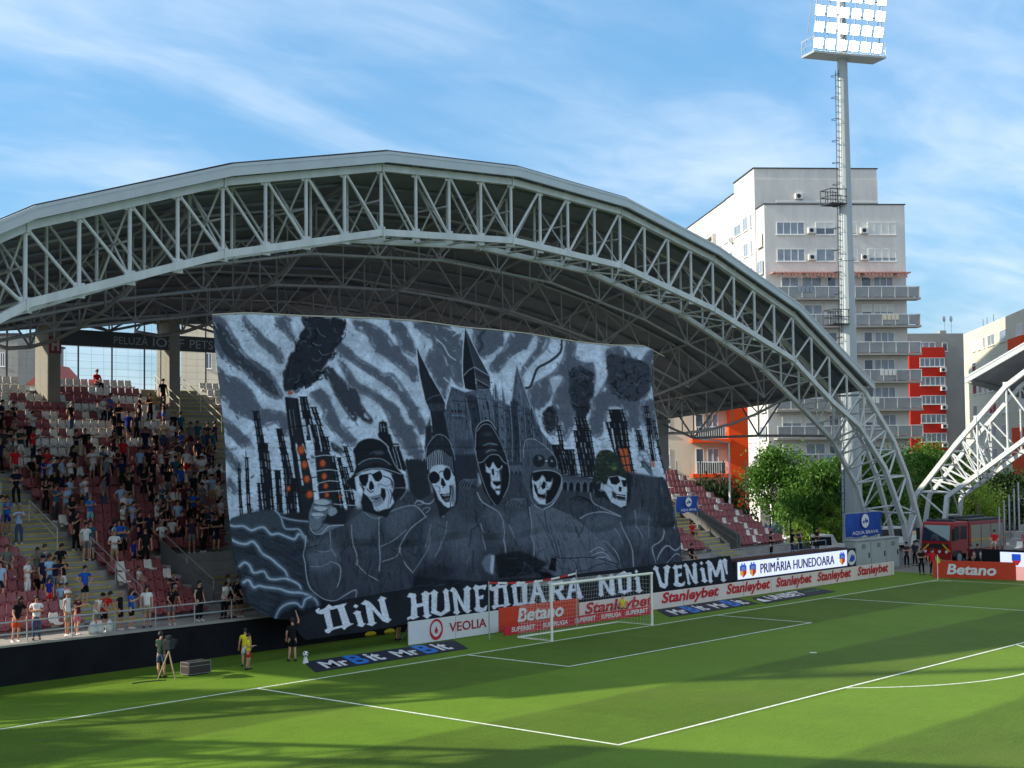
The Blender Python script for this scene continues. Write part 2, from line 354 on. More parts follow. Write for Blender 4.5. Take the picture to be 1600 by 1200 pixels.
stair_rail(-4.6, 21, 24, 'left pale handrail of the upper stair below the name beam', STRAIL)
stair_rail(-2.9, 19, 24, 'right pale handrail of the upper stair beside the banner edge', STRAIL)
stair_rail(27.6, 1, 8, 'dark handrail along the stair on the right end of the stand', DARK_STEEL)
# vomitory walls (sloping side walls along the stairs)
def slope_wall(x, i0, i1, label, h=.9, th=.12):
    b = MB(); ya, yb_ = row_y(i0), row_y(i1)
    b.prism([(x, ya, row_z(i0)-.3), (x, yb_, row_z(i1)-.3), (x, yb_, row_z(i1)+h), (x, ya, row_z(i0)+h)], (th, 0, 0))
    o = obj('stair_wall', b, mat('stair_wall_grey', srgb(104, 104, 104), .9, 0, .18, 1.)); return tag(o, label, 'wall')
slope_wall(-14.1, 1, 6, 'sloping grey stair wall next to the left banner edge', .7)
slope_wall(27.9, 1, 7, 'sloping dark grey stair wall among the seats on the right', 1.0)
rail_thing('slanted thin railing on the stair wall beside the left banner edge', [(-14.04, row_y(6), row_z(6)+.6), (-14.04, row_y(1), row_z(1)+.6)], .5, 2., (1.,), .024)
# tall posts with netting behind the top row and behind the right end
def net_fence(label, pts, h, step, mesh=.35, pr=.05, m=None):
    t = thing('net_fence', label, 'fence', tuple(map(float, pts[0])))
    nm = MB()
    for a, b in zip(pts[:-1], pts[1:]):
        a = np.array(a, float); b = np.array(b, float); l = np.linalg.norm(b-a); n = max(1, int(round(l/step)))
        for k in range(n+1): q = a+(b-a)*k/n; pb = MB(); pb.bar(q, q+np.array((0, 0, h)), pr, 8); obj('post', pb, m or DARK_STEEL, t)
        for k in range(1, int(h/mesh)): nm.bar(a+np.array((0, 0, k*mesh)), b+np.array((0, 0, k*mesh)), .006, 3)
        for k in range(1, int(l/mesh/2)): q = a+(b-a)*k*mesh*2/l; nm.bar(q, q+np.array((0, 0, h)), .006, 3)
    obj('net', nm, mat('net_cord', srgb(120, 122, 124), .8, 0, 0), t); return t
FENCE_D = mat('dark_fence_post', srgb(52, 54, 58), .6, .3, .1, 3)
net_fence('tall dark posts with netting behind the top row of seats', [(-24, 30.2, 12.2), (2, 30.2, 12.2)], 4.4, 2.1, .4, .05, FENCE_D)
net_fence('row of tall grey posts with netting beside the dark drooping tree', [(30.5, 22., 0), (44.5, 21.0, 0)], 7.6, 2.7, .6, .05, mat('grey_fence_post', srgb(120, 122, 120), .6, .3, .1, 3))
net_fence('short dark fence posts behind the right end seats', [(36.2, 12, 0), (47.0, 27, 0)], 3.6, 3.4, .6, .06, FENCE_D)

# ---------------- seats ----------------
RED = mat('dark_red_seat_plastic', srgb(148, 80, 82), .5, 0, .22, 1.3, .5)
WHT = mat('pale_seat_plastic', srgb(226, 220, 208), .45, 0, .12, 1.3, .5)
def seat_mesh(m):
    b = MB()
    # moulded shell: profile (y forward negative, z) swept across the width with rounded shoulders
    prof = [(-.36, .30), (-.38, .34), (-.30, .365), (-.12, .345), (-.03, .36), (.02, .42), (.05, .55), (.075, .68), (.085, .745)]
    wid = [.19, .205, .215, .215, .21, .21, .21, .20, .165]
    rings = []
    for (y, z), w in zip(prof, wid):
        rings.append([(-w, y-.01, z+.03), (-w*.75, y, z+.004), (0, y+.008, z-.008), (w*.75, y, z+.004), (w, y-.01, z+.03), (w, y+.02, z+.01), (w*.75, y+.028, z-.02), (0, y+.034, z-.032), (-w*.75, y+.028, z-.02), (-w, y+.02, z+.01)])
    b.loft(rings)
    b.box((-.16, -.06, .18), (.16, .0, .33))
    b.smooth = True
    return b
SM = {c: seat_mesh(m).mesh('stadium_seat', m) for c, m in (('r', RED), ('w', WHT))}
PITCHS = .47
rs = random.Random(3)
seats = []
def blocked(x, i, pad=.25):
    for (x0, x1, i0, i1) in STAIRS:
        if i0 <= i <= i1 and x0-pad < x < x1+pad: return True
    if -14.6 < x < -9.8 and i <= 5: return True
    if 27.3 < x < 28.4 and i <= 8: return True
    return False
for i in range(NR):
    n = int((XR-XL)/PITCHS)
    for k in range(n):
        x = XL+.4+k*PITCHS; y = row_y(i)+.62; z = row_z(i)
        if i == 0 and x > 21: continue
        if x > XR-.3 or (i > 12 and x > XCUT-.3) or blocked(x, i): continue
        if -12.8 < x < -11.0 and 23 <= i: continue
        px, py, d = proj((x, y, z+.5))
        if not (-25 < px < 1260 and 540 < py < 1010): continue
        if 348 < px < 1040 and py < 965: continue
        if px < 600:
            if i < 11: c = 'w' if rs.random() < .05 else 'r'
            else:
                v = math.sin(x*1.3+i*1.9)+math.sin(x*.45-i*.8+2)+rs.uniform(-.8, .8)
                c = 'w' if v+(i-17)*.16 > .1 else 'r'
                if i == 24 and x > -11: c = 'w'
        else: c = 'w' if (k*7+i*3) % 9 in (0,) or rs.random() < .06 else 'r'
        seats.append((d, x, y, z, i, c, px))
seats.sort()
ORD = ['first', 'second', 'third', 'fourth', 'fifth', 'sixth', 'seventh', 'eighth', 'ninth', 'tenth', 'eleventh', 'twelfth', 'thirteenth', 'fourteenth', 'fifteenth']
near = seats[:300]
for d, x, y, z, i, c, px in near:
    o = bpy.data.objects.new('stadium_seat', SM[c]); COL.objects.link(o); o.location = (x, y, z)
    if px > 600: pl = 'at the right end of the stand'
    elif x < -20.5: pl = 'left of the yellow stair'
    else: pl = 'between yellow stair and banner'
    tag(o, f"{'dark red' if c == 'r' else 'white'} seat, {ORD[min(i, 14)]} row up from the railing, {pl}", 'seat', f"{'dark red' if c == 'r' else 'white'} seats, {ORD[min(i, 14)]} row, {pl}")
for c, nm in (('r', 'far dark red seats'), ('w', 'far white seats')):
    me = SM[c]; v = np.zeros(len(me.vertices)*3); me.vertices.foreach_get('co', v); v = v.reshape(-1, 3); fs = [tuple(p.vertices) for p in me.polygons]
    b = MB(); b.smooth = True
    for d, x, y, z, i, cc, px in seats[300:]:
        if cc == c: b.add(v+[x, y, z], fs)
    if b.v:
        o = obj('distant_seats', b, RED if c == 'r' else WHT); tag(o, f"{'dark red' if c == 'r' else 'white'} plastic seats in the distant upper rows of the stand", 'seats', None, 'stuff')
print('seats', len(seats))

# ================= the arched roof on its white box truss =================
def interp(tab, r):
    r = abs(r); xs = [a for a, _ in tab]; ys = [b for _, b in tab]
    return float(np.interp(r, xs, ys))
T_TOP = [(0, 23.13), (9.25, 22.6), (18.3, 20.75), (27.5, 17.9), (37.4, 12.95)]        # roof surface above the front truss
T_UP = [(0, 22.45), (9.25, 21.93), (18.3, 20.08), (27.5, 17.22), (36.9, 12.4), (41.0, 8.95), (43.0, 6.3), (44.9, 2.6), (45.6, 0)]
T_LO = [(0, 19.39), (9.25, 18.85), (18.3, 17.0), (27.4, 14.3), (32.4, 11.6), (36.0, 10.0), (39.7, 6.95), (42.4, 2.9), (43.2, 0)]
T_LOR = [(0, 19.3), (9.25, 18.75), (18.3, 16.9), (27.4, 13.9), (33, 11.0), (36.6, 9.0), (40.0, 5.6), (41.6, 2.4), (42.3, 0)]
T_BACK = [(0, 16.9), (9.25, 16.5), (18.3, 15.5), (27.5, 13.7), (37.4, 11.0)]           # rear eaves line
YF, YR, YB = 8.0, 10.4, 28.6
def arch_roof(name, label, tf, full=True, T_UP=T_UP, T_LO=T_LO, T_LOR=T_LOR):
    """tf maps (r, y, z) with r measured along the arch from its crown"""
    T = lambda r, y, z: tf(r, y, z)
    root = thing(name, label, 'stadium roof', tuple(map(float, tf(0, YF, 0))))
    tr = None
    def chord(tab, y, r, rmax=99, up=(0, 1, 0), sx=1., sy=1.):
        pts = []
        for s in (-1, 1):
            q = [(s*a, b) for a, b in tab if a <= rmax]
            pts = q[::-1]+pts[1:] if s == -1 else pts+q[1:] if pts else q
        rr = sorted(set([-a for a, _ in tab]+[a for a, _ in tab]))
        c = MB(); c.path([T(a, y, interp(tab, a)) for a in rr], r, 4, up=tuple(np.array(T(0, 1, 0))-np.array(T(0, 0, 0)))); return c
    c1 = chord(T_UP, YF, .165); tr = obj('arch_truss', c1, WHITE_STEEL, root)
    for tab, y, r in ((T_LO, YF, .16), (T_LOR, YR, .14), (T_UP, YR, .14)): obj('chord', chord(tab, y, r), WHITE_STEEL, tr)
    st_ = 2.3; N_ = 16
    for y, lo, rp, rd, mm in ((YF, T_LO, .085, .068, WHITE_STEEL), (YR, T_LOR, .075, .058, WHITE_STEEL)):
        for k in range(-N_, N_+1):
            r = k*st_
            p = MB(); p.bar(T(r, y, interp(lo, r)), T(r, y, interp(T_UP, r)), rp, 8); obj('post', p, mm, tr)
            if k != 0 or True:
                if k < 0: a, b = r, r+st_
                elif k < N_: a, b = r+st_, r
                else: continue
                # diagonals fall towards the crown of the arch
                d = MB(); d.bar(T(a, y, interp(T_UP, a)), T(b, y, interp(lo, b)), rd, 8); obj('diagonal', d, mm, tr)
    xb = MB()
    for k in range(-N_, N_+1):     # lacing between the two truss planes
        r = k*st_
        if k % 2 == 0:
            zl, zu, zr = interp(T_LO, r), interp(T_UP, r), interp(T_LOR, r)
            xb.bar(T(r, YF, zl), T(r, YR, zu), .05, 6); xb.bar(T(r, YF, zu), T(r, YR, zr), .05, 6); xb.bar(T(r, YF, (zl+zu)/2), T(r, YR, (zr+zu)/2), .05, 6)
        xb.bar(T(r, YF, interp(T_LO, r)), T(r, YR, interp(T_LOR, r)), .055, 6)
        if k < N_:
            r2 = r+st_; a, b = (r, r2) if k % 2 else (r2, r)
            xb.bar(T(a, YF, interp(T_LO, a)), T(b, YR, interp(T_LOR, b)), .045, 6)
    leg = [(36.8, 11.9), (38.6, 10.4), (40.2, 8.6), (41.7, 6.6), (43, 4.4), (44, 2.2)]
    for s in (-1, 1):
        U = lambda v: T(s*v, YF, interp(T_UP, v)); V = lambda v: T(s*v, YF, interp(T_LO, v)); Wr = lambda v: T(s*v, YR, interp(T_LOR, v)); Ur = lambda v: T(s*v, YR, interp(T_UP, v))
        us = np.linspace(37.2, T_UP[-1][0]-1.2, 6)**1.; vs = np.linspace(36.2, T_LO[-1][0]-.4, 6); ws = np.linspace(36.6, T_LOR[-1][0]-.4, 6)
        for i in range(6):
            xb.bar(U(us[i]), V(vs[i]), .075, 6); xb.bar(V(vs[i]), Wr(ws[i]), .07, 6); xb.bar(U(us[i]), Ur(us[i]), .07, 6)
            if i < 5:
                xb.bar(U(us[i+1]), V(vs[i]), .075, 6); xb.bar(Wr(ws[i+1]), V(vs[i]), .065, 6); xb.bar(U(us[i]), Ur(us[i+1]), .06, 6); xb.bar(Ur(us[i+1]), Wr(ws[i]), .06, 6); xb.bar(Ur(us[i]), Wr(ws[i]), .06, 6)
    for k in range(-N_, N_+1):     # gusset plates at the nodes
        r = k*st_
        for tab in (T_UP, T_LO): c = np.array(T(r, YF, interp(tab, r))); e = np.array(T(1, 0, 0))-np.array(T(0, 0, 0)); e2 = np.array(T(0, 1, 0))-np.array(T(0, 0, 0)); xb.obox(c, e, e2, (0, 0, 1), (-.26, -.012, -.3), (.26, .012, .3))
        if k % 4 == 0:
            for tab, y in ((T_UP, YF), (T_LO, YF), (T_LOR, YR)): c = np.array(T(r, y, interp(tab, r))); xb.obox(c, e, e2, (0, 0, 1), (-.04, -.21, -.23), (.04, .21, .23))
    obj('lacing', xb, WHITE_STEEL, tr)
    # roof sheet from the front edge to the rear eaves
    rr = [-37.4, -27.5, -18.3, -9.25, 0, 9.25, 18.3, 27.5, 37.4]
    def zroof(r, y): t = (y-YF)/(YB-YF); return interp(T_TOP, r)*(1-t)+interp(T_BACK, r)*t
    ys = np.linspace(YF-.45, YB+.8, 9)
    top = [[T(r, y, zroof(r, y)) for r in rr] for y in ys]; bot = [[T(r, y, zroof(r, y)-.16) for r in rr] for y in ys]
    rb = MB(); n = len(rr)
    rb.add([v for q in top for v in q], [(j*n+i, j*n+i+1, (j+1)*n+i+1, (j+1)*n+i) for j in range(8) for i in range(n-1)])
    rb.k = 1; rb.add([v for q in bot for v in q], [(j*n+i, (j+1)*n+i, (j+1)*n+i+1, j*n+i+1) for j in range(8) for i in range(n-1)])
    rb.k = 0
    for q in (0, n-1): rb.add([top[j][q] for j in range(9)]+[bot[j][q] for j in range(9)], [(j, j+1, 10+j, 9+j) for j in range(8)])
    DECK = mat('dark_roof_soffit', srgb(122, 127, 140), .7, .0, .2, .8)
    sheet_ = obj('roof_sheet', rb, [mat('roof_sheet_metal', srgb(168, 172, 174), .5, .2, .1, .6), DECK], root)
    fb = MB()
    for q in range(n-1):
        a, b = rr[q], rr[q+1]
        P1 = lambda r, dz, y: T(r, y, interp(T_TOP, r)+dz)
        for z0, z1, y in ((-.48, .04, YF-.62), (-.10, -.07, YF-.645)):
            fb.add([P1(a, z0, y), P1(b, z0, y), P1(b, z1, y), P1(a, z1, y), P1(a, z0, y+.17), P1(b, z0, y+.17), P1(b, z1, y+.17), P1(a, z1, y+.17)], [(0, 1, 2, 3), (7, 6, 5, 4), (3, 2, 6, 7), (1, 0, 4, 5), (0, 3, 7, 4), (2, 1, 5, 6)])
    obj('fascia', fb, mat('fascia_metal', srgb(178, 184, 186), .42, .1, .08, 1., .5), root)
    eb = MB()
    for s in (-1, 1): eb.path([T(s*37.3, y, zroof(37.4, y)-.28) for y in (YF, YB)], .16, 4)
    eb.path([T(r, YB, interp(T_BACK, r)-.35) for r in rr], .2, 4)
    obj('edge_beam', eb, DARK_STEEL, root)
    if not full: return root
    # purlins and lattice girders under the deck
    pu = MB()
    for y in np.arange(YF+1.2, YB, 1.65): pu.path([T(r, y, zroof(r, y)-.27) for r in rr], .07, 4)
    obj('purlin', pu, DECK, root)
    INT = mat('brown_grey_truss_steel', srgb(166, 166, 170), .6, .0, .12, 1.5)
    for r in (-34, -27.5, -18.3, -9.25, 0, 9.25, 18.3, 27.5, 34):      # girders running back from the arch
        g = MB(); ns = 8; yy = np.linspace(YR, YB-.4, ns+1)
        dep = lambda y: .35+2.5*math.sin(math.pi*min(1, max(0, (y-YR)/(YB-YR))))**.7
        g.path([T(r, y, zroof(r, y)-.45) for y in yy], .09, 6); g.path([T(r, y, zroof(r, y)-.45-dep(y)) for y in yy], .1, 6)
        for q in range(ns+1):
            y = yy[q]; g.bar(T(r, y, zroof(r, y)-.45), T(r, y, zroof(r, y)-.45-dep(y)), .05, 6)
            if q < ns:
                a, b = (yy[q], yy[q+1]) if q % 2 else (yy[q+1], yy[q]); g.bar(T(r, a, zroof(r, a)-.45), T(r, b, zroof(r, b)-.45-dep(b)), .055, 6)
        obj('girder', g, INT, root)
    for y, off in ((13.2, 0), (17.2, 1.15), (21.4, 0), (25.2, 1.15)):       # cross girders: inverted triangles along the arch
        g = MB(); step = 4.6; ks = np.arange(-34.5+off, 35, step); low = []
        lim = [v for v in np.linspace(-36, 36, 33)]
        g.path([T(v, y, zroof(v, y)-.4) for v in lim], .07, 6)
        for q in range(len(ks)-1):
            mid = (ks[q]+ks[q+1])/2; zb = zroof(mid, y)-(2.7 if y < 22 else 1.3); low.append((mid, zb))
            g.bar(T(ks[q], y, zroof(ks[q], y)-.4), T(mid, y, zb), .055, 6); g.bar(T(ks[q+1], y, zroof(ks[q+1], y)-.4), T(mid, y, zb), .055, 6); g.bar(T(mid, y, zb), T(mid, y, zroof(mid, y)-.4), .045, 6)
        g.path([T(a, y, b) for a, b in low], .085, 6); obj('girder', g, INT, root)
    sb = MB()       # inverted triangles between the rear columns, struts at the columns
    cols = [(-30.4, 13.2), (-22.6, 15.), (-14.7, 16.), (-7.05, 16.3), (.8, 16.4), (8.7, 16.3), (16.5, 15.6), (24.4, 14.2)]
    for (r0, z0), (r1, z1) in zip(cols[:-1], cols[1:]):
        m_ = (r0+r1)/2; zm = (z0+z1)/2-.75; y = 28.3
        for r_, z_ in ((r0, z0), (r1, z1)): sb.bar(T(r_, y, z_-.05), T(m_, y, zm), .075, 6)
        for d in (-1.7, 1.7): sb.bar(T(m_, y, zm), T(m_+d, y, zroof(m_+d, y)-.3), .06, 6)
        sb.bar(T(m_, y, zm), T(m_, y, zroof(m_, y)-.3), .045, 6)
    for cx, y0, z0 in ((33.6, 23.6, 10.7),):
        for dx, dy, dz in ((-4.2, 0, .9), (2.2, -9, 1.6), (0, 5, .7), (-2.2, -5, 1.4)):
            sb.bar(T(cx, y0, z0), T(cx+dx, y0+dy, zroof(cx+dx, y0+dy)-.4), .08, 6)
        low = [(33.6, 23.6, 10.6), (34.0, 20.5, 9.3), (35.0, 15.5, 9.4), (36.6, 10.4, 9.3)]
        sb.path([T(*q) for q in low], .09, 6)
        for q in low[1:3]:
            for dy in (-2.2, 2.2): sb.bar(T(*q), T(q[0]+.6, q[1]+dy, zroof(36, q[1]+dy)-.4), .07, 6)
            sb.bar(T(*q), T(q[0], q[1], zroof(35, q[1])-.4), .05, 6)
    obj('column_strut', sb, DARK_STEEL, root)
    return root
arch_roof('stadium_roof', 'long arched roof with white lattice truss spanning above the painted banner', lambda r, y, z: (XC+r, y, z))
# the two neighbouring stands carry the same roof along the pitch sides (the left one stands over the camera and casts the evening shadow)
arch_roof('stadium_roof', 'arched roof with cream lattice truss entering at the right picture edge', lambda r, y, z: (50+(y-YF), r-32.4, z+(.6 if z > .5 else 0)), False,
    [(0, 22.45), (9.25, 21.93), (18.3, 20.08), (27.5, 17.0), (34.5, 12.2), (38.5, 8.0), (41.9, 4.1), (42.8, 0)], [(0, 19.39), (9.25, 18.85), (18.3, 16.6), (27.4, 12.4), (33.5, 8.1), (39.3, 4.1), (39.9, 0)], [(0, 19.3), (9.25, 18.75), (18.3, 16.5), (27.4, 12.3), (33.5, 8.0), (39.3, 4.0), (39.9, 0)])
arch_roof('stadium_roof', 'arched roof of the long side stand on the left behind the viewer', lambda r, y, z: (-40.3-(y-YF), r-36.6, z), False,
    T_LO=[(a, interp(T_UP, a)-1.2 if a < 30 else b) for a, b in T_LO], T_LOR=[(a, interp(T_UP, a)-1.3 if a < 30 else b) for a, b in T_LOR])
# ---- the painted choreography banner: a numpy painter working in the picture plane of the cloth ----
def vnoise(h, w, cell, seed):
    r = np.random.RandomState(seed)
    gh, gw = int(h/cell)+3, int(w/cell)+3
    g = r.rand(gh, gw)
    y = np.arange(h)/cell; x = np.arange(w)/cell
    yi = y.astype(int); xi = x.astype(int)
    fy = y-yi; fx = x-xi
    fy = (fy*fy*(3-2*fy))[:, None]; fx = (fx*fx*(3-2*fx))[None, :]
    a = g[yi][:, xi]; b = g[yi][:, xi+1]; c = g[yi+1][:, xi]; d = g[yi+1][:, xi+1]
    return (a*(1-fx)+b*fx)*(1-fy)+(c*(1-fx)+d*fx)*fy

class Painter:
    def __init__(s, x0, y0, x1, y1, sc, bg, seed=1):
        s.x0, s.y0, s.sc = x0, y0, sc
        s.w, s.h = int((x1-x0)*sc), int((y1-y0)*sc)
        s.a = np.empty((s.h, s.w, 3)); s.a[:] = np.array(bg)/255.
        n = lambda c, k: vnoise(s.h, s.w, c*sc, seed+k)-.5
        s.wx = n(14, 1)*1.0+n(6, 2)*.7+n(2.5, 3)*.5
        s.wy = n(14, 4)*1.0+n(6, 5)*.7+n(2.5, 6)*.5
    def blur(s, m, r):
        for _ in range(2):
            for ax in (0, 1):
                c = np.cumsum(np.pad(m, [(r+1, r) if k == ax else (0, 0) for k in (0, 1)], mode='edge'), axis=ax)
                n = m.shape[ax]
                m = (np.take(c, range(2*r+1, 2*r+1+n), ax)-np.take(c, range(0, n), ax))/(2*r+1)
        return m
    def box(s, pts, pad):
        p = (np.array(pts, float)-[s.x0, s.y0])*s.sc
        a = np.floor(p.min(0)-pad).astype(int); b = np.ceil(p.max(0)+pad).astype(int)
        ax, ay = max(a[0], 0), max(a[1], 0); bx, by = min(b[0], s.w), min(b[1], s.h)
        return p, ax, ay, bx, by
    def put(s, m, ax, ay, bx, by, col, al):
        m = (m*al)[..., None]
        s.a[ay:by, ax:bx] = s.a[ay:by, ax:bx]*(1-m)+m*np.array(col)/255.
    def fill(s, pts, col, al=1., soft=1, warp=0., smooth=0):
        if smooth: pts = catmull(pts, True, smooth)
        p, ax, ay, bx, by = s.box(pts, 4+soft*3+warp*s.sc*1.5)
        if bx <= ax or by <= ay: return
        X, Y = np.meshgrid(np.arange(ax, bx)+.5, np.arange(ay, by)+.5)
        if warp:
            X = X+s.wx[ay:by, ax:bx]*warp*s.sc; Y = Y+s.wy[ay:by, ax:bx]*warp*s.sc
        m = np.zeros(X.shape, bool)
        q = np.roll(p, -1, 0)
        for (x1, y1), (x2, y2) in zip(p, q):
            if y1 == y2: continue
            c = (y1 > Y) != (y2 > Y)
            m ^= c & (X < (x2-x1)*(Y-y1)/(y2-y1)+x1)
        m = m.astype(float)
        if soft: m = s.blur(m, int(soft))
        s.put(m, ax, ay, bx, by, col, al)
    def line(s, pts, col, wd=1., al=1., smooth=3, soft=.6, taper=False):
        if smooth and len(pts) > 2: pts = catmull(pts, False, smooth)
        p, ax, ay, bx, by = s.box(pts, (wd+2)*s.sc)
        if bx <= ax or by <= ay: return
        X, Y = np.meshgrid(np.arange(ax, bx)+.5, np.arange(ay, by)+.5)
        d = np.full(X.shape, 1e9)
        n = len(p)-1
        for k in range(n):
            (x1, y1), (x2, y2) = p[k], p[k+1]
            L = (x2-x1)**2+(y2-y1)**2
            if L == 0: continue
            t = np.clip(((X-x1)*(x2-x1)+(Y-y1)*(y2-y1))/L, 0, 1)
            e = np.hypot(X-x1-t*(x2-x1), Y-y1-t*(y2-y1))
            if taper: e = e+wd*s.sc*.45*(abs((k+t)/n-.5)*2)**2
            d = np.minimum(d, e)
        m = np.clip((wd*s.sc*.5-d)/(soft*s.sc)+.5, 0, 1)
        s.put(m, ax, ay, bx, by, col, al)

def catmull(pts, closed, k):
    p = np.array(pts, float); n = len(p)
    out = []
    for i in range(n if closed else n-1):
        if closed: a, b, c, d = p[i-1], p[i], p[(i+1) % n], p[(i+2) % n]
        else: a, b, c, d = p[max(i-1, 0)], p[i], p[i+1], p[min(i+2, n-1)]
        for j in range(k):
            t = j/k
            out.append(.5*((2*b)+(-a+c)*t+(2*a-5*b+4*c-d)*t*t+(-a+3*b-3*c+d)*t**3))
    if not closed: out.append(p[-1])
    return np.array(out)

def cv(o, s):
    def f(txt):
        v = [float(t) for t in txt.replace(',', ' ').split()]
        return [(o[0]+v[i]/s, o[1]+v[i+1]/s) for i in range(0, len(v), 2)]
    return f
cA = cv((320, 480), 4); cB = cv((320, 720), 4); cC = cv((680, 480), 4); cD = cv((680, 720), 4)
cE = cv((530, 660), 8); cF = cv((710, 640), 8); cG = cv((900, 620), 8.889); cH = cv((640, 520), 8)

def paint_banner():
    LT = (194, 207, 225); MD = (98, 105, 120); DK = (54, 59, 69); BK = (26, 29, 35); CO = (60, 66, 76); OUT = (176, 187, 202)
    P = Painter(318, 482, 1084, 984, 2, LT, 3)
    # pale sky: blotchy light paint with small dark flecks
    n = vnoise(P.h, P.w, 30, 11)*.6+vnoise(P.h, P.w, 9, 12)*.4
    P.a *= (.82+.32*n)[..., None]
    fl = np.clip((vnoise(P.h, P.w, 5, 13)*vnoise(P.h, P.w, 17, 14)-.62)*8, 0, 1)
    P.a *= (1-.45*fl)[..., None]
    ST = [
     ('A', MD, '30 60 110 80 180 190 250 290 340 360 420 430 480 530 480 565 420 560 330 470 250 400 180 360 120 310 60 230'),
     ('A', DK, '60 110 110 130 170 230 240 310 320 380 400 450 460 540 380 500 300 420 220 360 120 270'),
     ('A', MD, '245 60 310 130 380 200 450 260 485 330 460 345 420 280 350 230 290 150 240 90'),
     ('A', MD, '440 70 500 75 530 140 555 215 530 200 480 140'),
     ('A', MD, '70 370 130 430 230 460 320 560 350 640 420 650 510 670 530 780 500 800 460 720 380 740 330 700 270 690 200 660 130 590 85 540'),
     ('A', MD, '95 690 150 720 220 790 280 850 220 865 150 800 110 760'),
     ('A', MD, '105 860 170 930 225 1010 180 1015 120 930'), ('A', MD, '120 1080 180 1120 210 1160 150 1150'),
     ('A', MD, '940 90 1040 110 1130 170 1200 260 1260 330 1310 370 1330 460 1240 400 1160 330 1080 270 1040 230 1030 180 960 130'),
     ('A', MD, '1160 90 1240 120 1300 220 1320 300 1240 270 1200 170'),
     ('A', MD, '830 215 900 260 960 320 1040 370 1110 420 1170 420 1240 520 1300 620 1365 720 1370 785 1310 740 1240 600 1170 490 1060 430 980 380 900 320 830 285'),
     ('A', MD, '830 335 900 390 960 480 1040 520 1130 580 1190 620 1240 720 1330 820 1360 930 1310 935 1240 860 1190 780 1130 640 1040 560 950 520 880 420'),
     ('A', DK, '750 385 800 410 880 480 960 560 980 620 1045 700 1030 722 960 670 940 705 870 620 820 540 760 450 722 420'),
     ('A', MD, '665 540 730 528 800 640 850 730 920 800 945 850 900 862 850 790 790 760 740 690 740 640'),
     ('A', DK, '790 850 850 890 850 915 800 885'),
     ('A', MD, '1310 100 1500 118 1530 190 1600 260 1620 480 1570 470 1545 380 1500 320 1450 250 1440 200 1380 170'),
     ('A', MD, '1420 270 1500 380 1530 450 1500 500 1450 420 1390 360'),
     ('C', MD, '0 110 80 125 140 210 172 240 172 320 120 260 60 190 0 190'), ('C', MD, '0 250 60 330 100 400 150 480 100 440 60 500 40 560 10 480 0 480'),
     ('C', MD, '250 135 390 140 420 150 400 240 300 300 265 280 235 200'), ('C', MD, '480 165 590 175 545 260 470 310 420 380 370 412 345 370 400 310 440 250'),
     ('C', MD, '640 185 700 190 690 250 640 300 570 380 540 430 560 370 600 300 640 250'),
     ('C', MD, '830 215 885 230 872 300 900 340 980 370 995 450 980 520 995 600 960 612 940 680 900 682 860 622 780 622 740 620 750 540 800 435 740 420 700 460 722 520 690 600 640 622 615 560 650 470 720 420 790 330'),
     ('C', MD, '1100 255 1190 260 1240 330 1290 352 1330 290 1372 280 1375 470 1340 480 1312 560 1272 580 1280 720 1240 762 1210 760 1190 690 1160 620 1080 620 1072 700 1050 792 1000 802 980 700 1000 600 1060 480 1102 430 1092 330'),
     ('C', MD, '755 610 865 630 875 680 852 760 810 825 788 740 755 680'), ('C', MD, '590 520 650 470 640 600 600 640'),
     ('C', MD, '680 690 720 640 765 690 740 790 700 770'), ('C', MD, '1290 600 1365 590 1370 720 1390 820 1340 800 1310 700')]
    cs = {'A': cA, 'C': cC}; rs0 = np.random.RandomState(8)
    for c, col, t in ST:
        pts = cs[c](t)
        P.fill(pts, (140, 151, 166), .6, 5, 8, 3)
        P.line(list(pts)+[pts[0]], col, 4.5, .75, 3, 3)
        P.fill(pts, col, 1, 1, 9, 3)
        for _ in range(14):
            q_ = pts[rs0.randint(len(pts))]; k_ = 3+rs0.rand()*9; P.line([(q_[0]+rs0.randn()*2, q_[1]+rs0.randn()*2), (q_[0]+k_*.5, q_[1]+k_*.8)], [col, LT][rs0.randint(2)], .8+rs0.rand()*1.6, .6, 0, 1.2)
        P.fill(pts, (70, 76, 88), .35, 8, 12, 3)
    for t in ('790 205 775 280 700 345 640 380 618 440 600 495 570 505',): P.line(cC(t), DK, 4, 1)
    P.line(cC('300 150 270 190 290 240 260 290'), DK, 5, .8)
    # light streaks dragged through the grey clouds
    for t in ('80 140 140 150 110 180', '20 200 60 240 90 300 130 330', '60 440 90 470 120 480', '480 330 500 300 560 270'): P.line(cC(t), LT, 2.2, .7)
    rs = np.random.RandomState(5)
    # sooty smoke: billows of dark strokes
    def smoke(pts, col, nb, rad):
        P.fill(pts, col, 1, 2, 5, 3)
        q = np.array(pts); lo, hi = q.min(0), q.max(0)
        for _ in range(nb):
            x, y = lo+(hi-lo)*rs.rand(2)
            if not inside(q, x, y): continue
            r = rad*(.5+rs.rand())
            a = rs.rand()*6.28
            th = np.linspace(a, a+2.2, 7)
            P.line([(x+r*np.cos(k), y+r*np.sin(k)) for k in th], [(18, 20, 26), (74, 80, 92), (46, 50, 60), (30, 33, 40)][rs.randint(4)], 1.3+rs.rand()*1.6, .75)
    def inside(q, x, y):
        m = False
        for (x1, y1), (x2, y2) in zip(q, np.roll(q, -1, 0)):
            if (y1 > y) != (y2 > y) and x < (x2-x1)*(y-y1)/(y2-y1)+x1: m = not m
        return m
    smoke(cA('620 65 875 72 862 190 792 300 732 390 712 440 640 492 592 522 520 522 498 480 498 400 520 320 550 250 582 170 610 120'), (38, 42, 52), 150, 5)
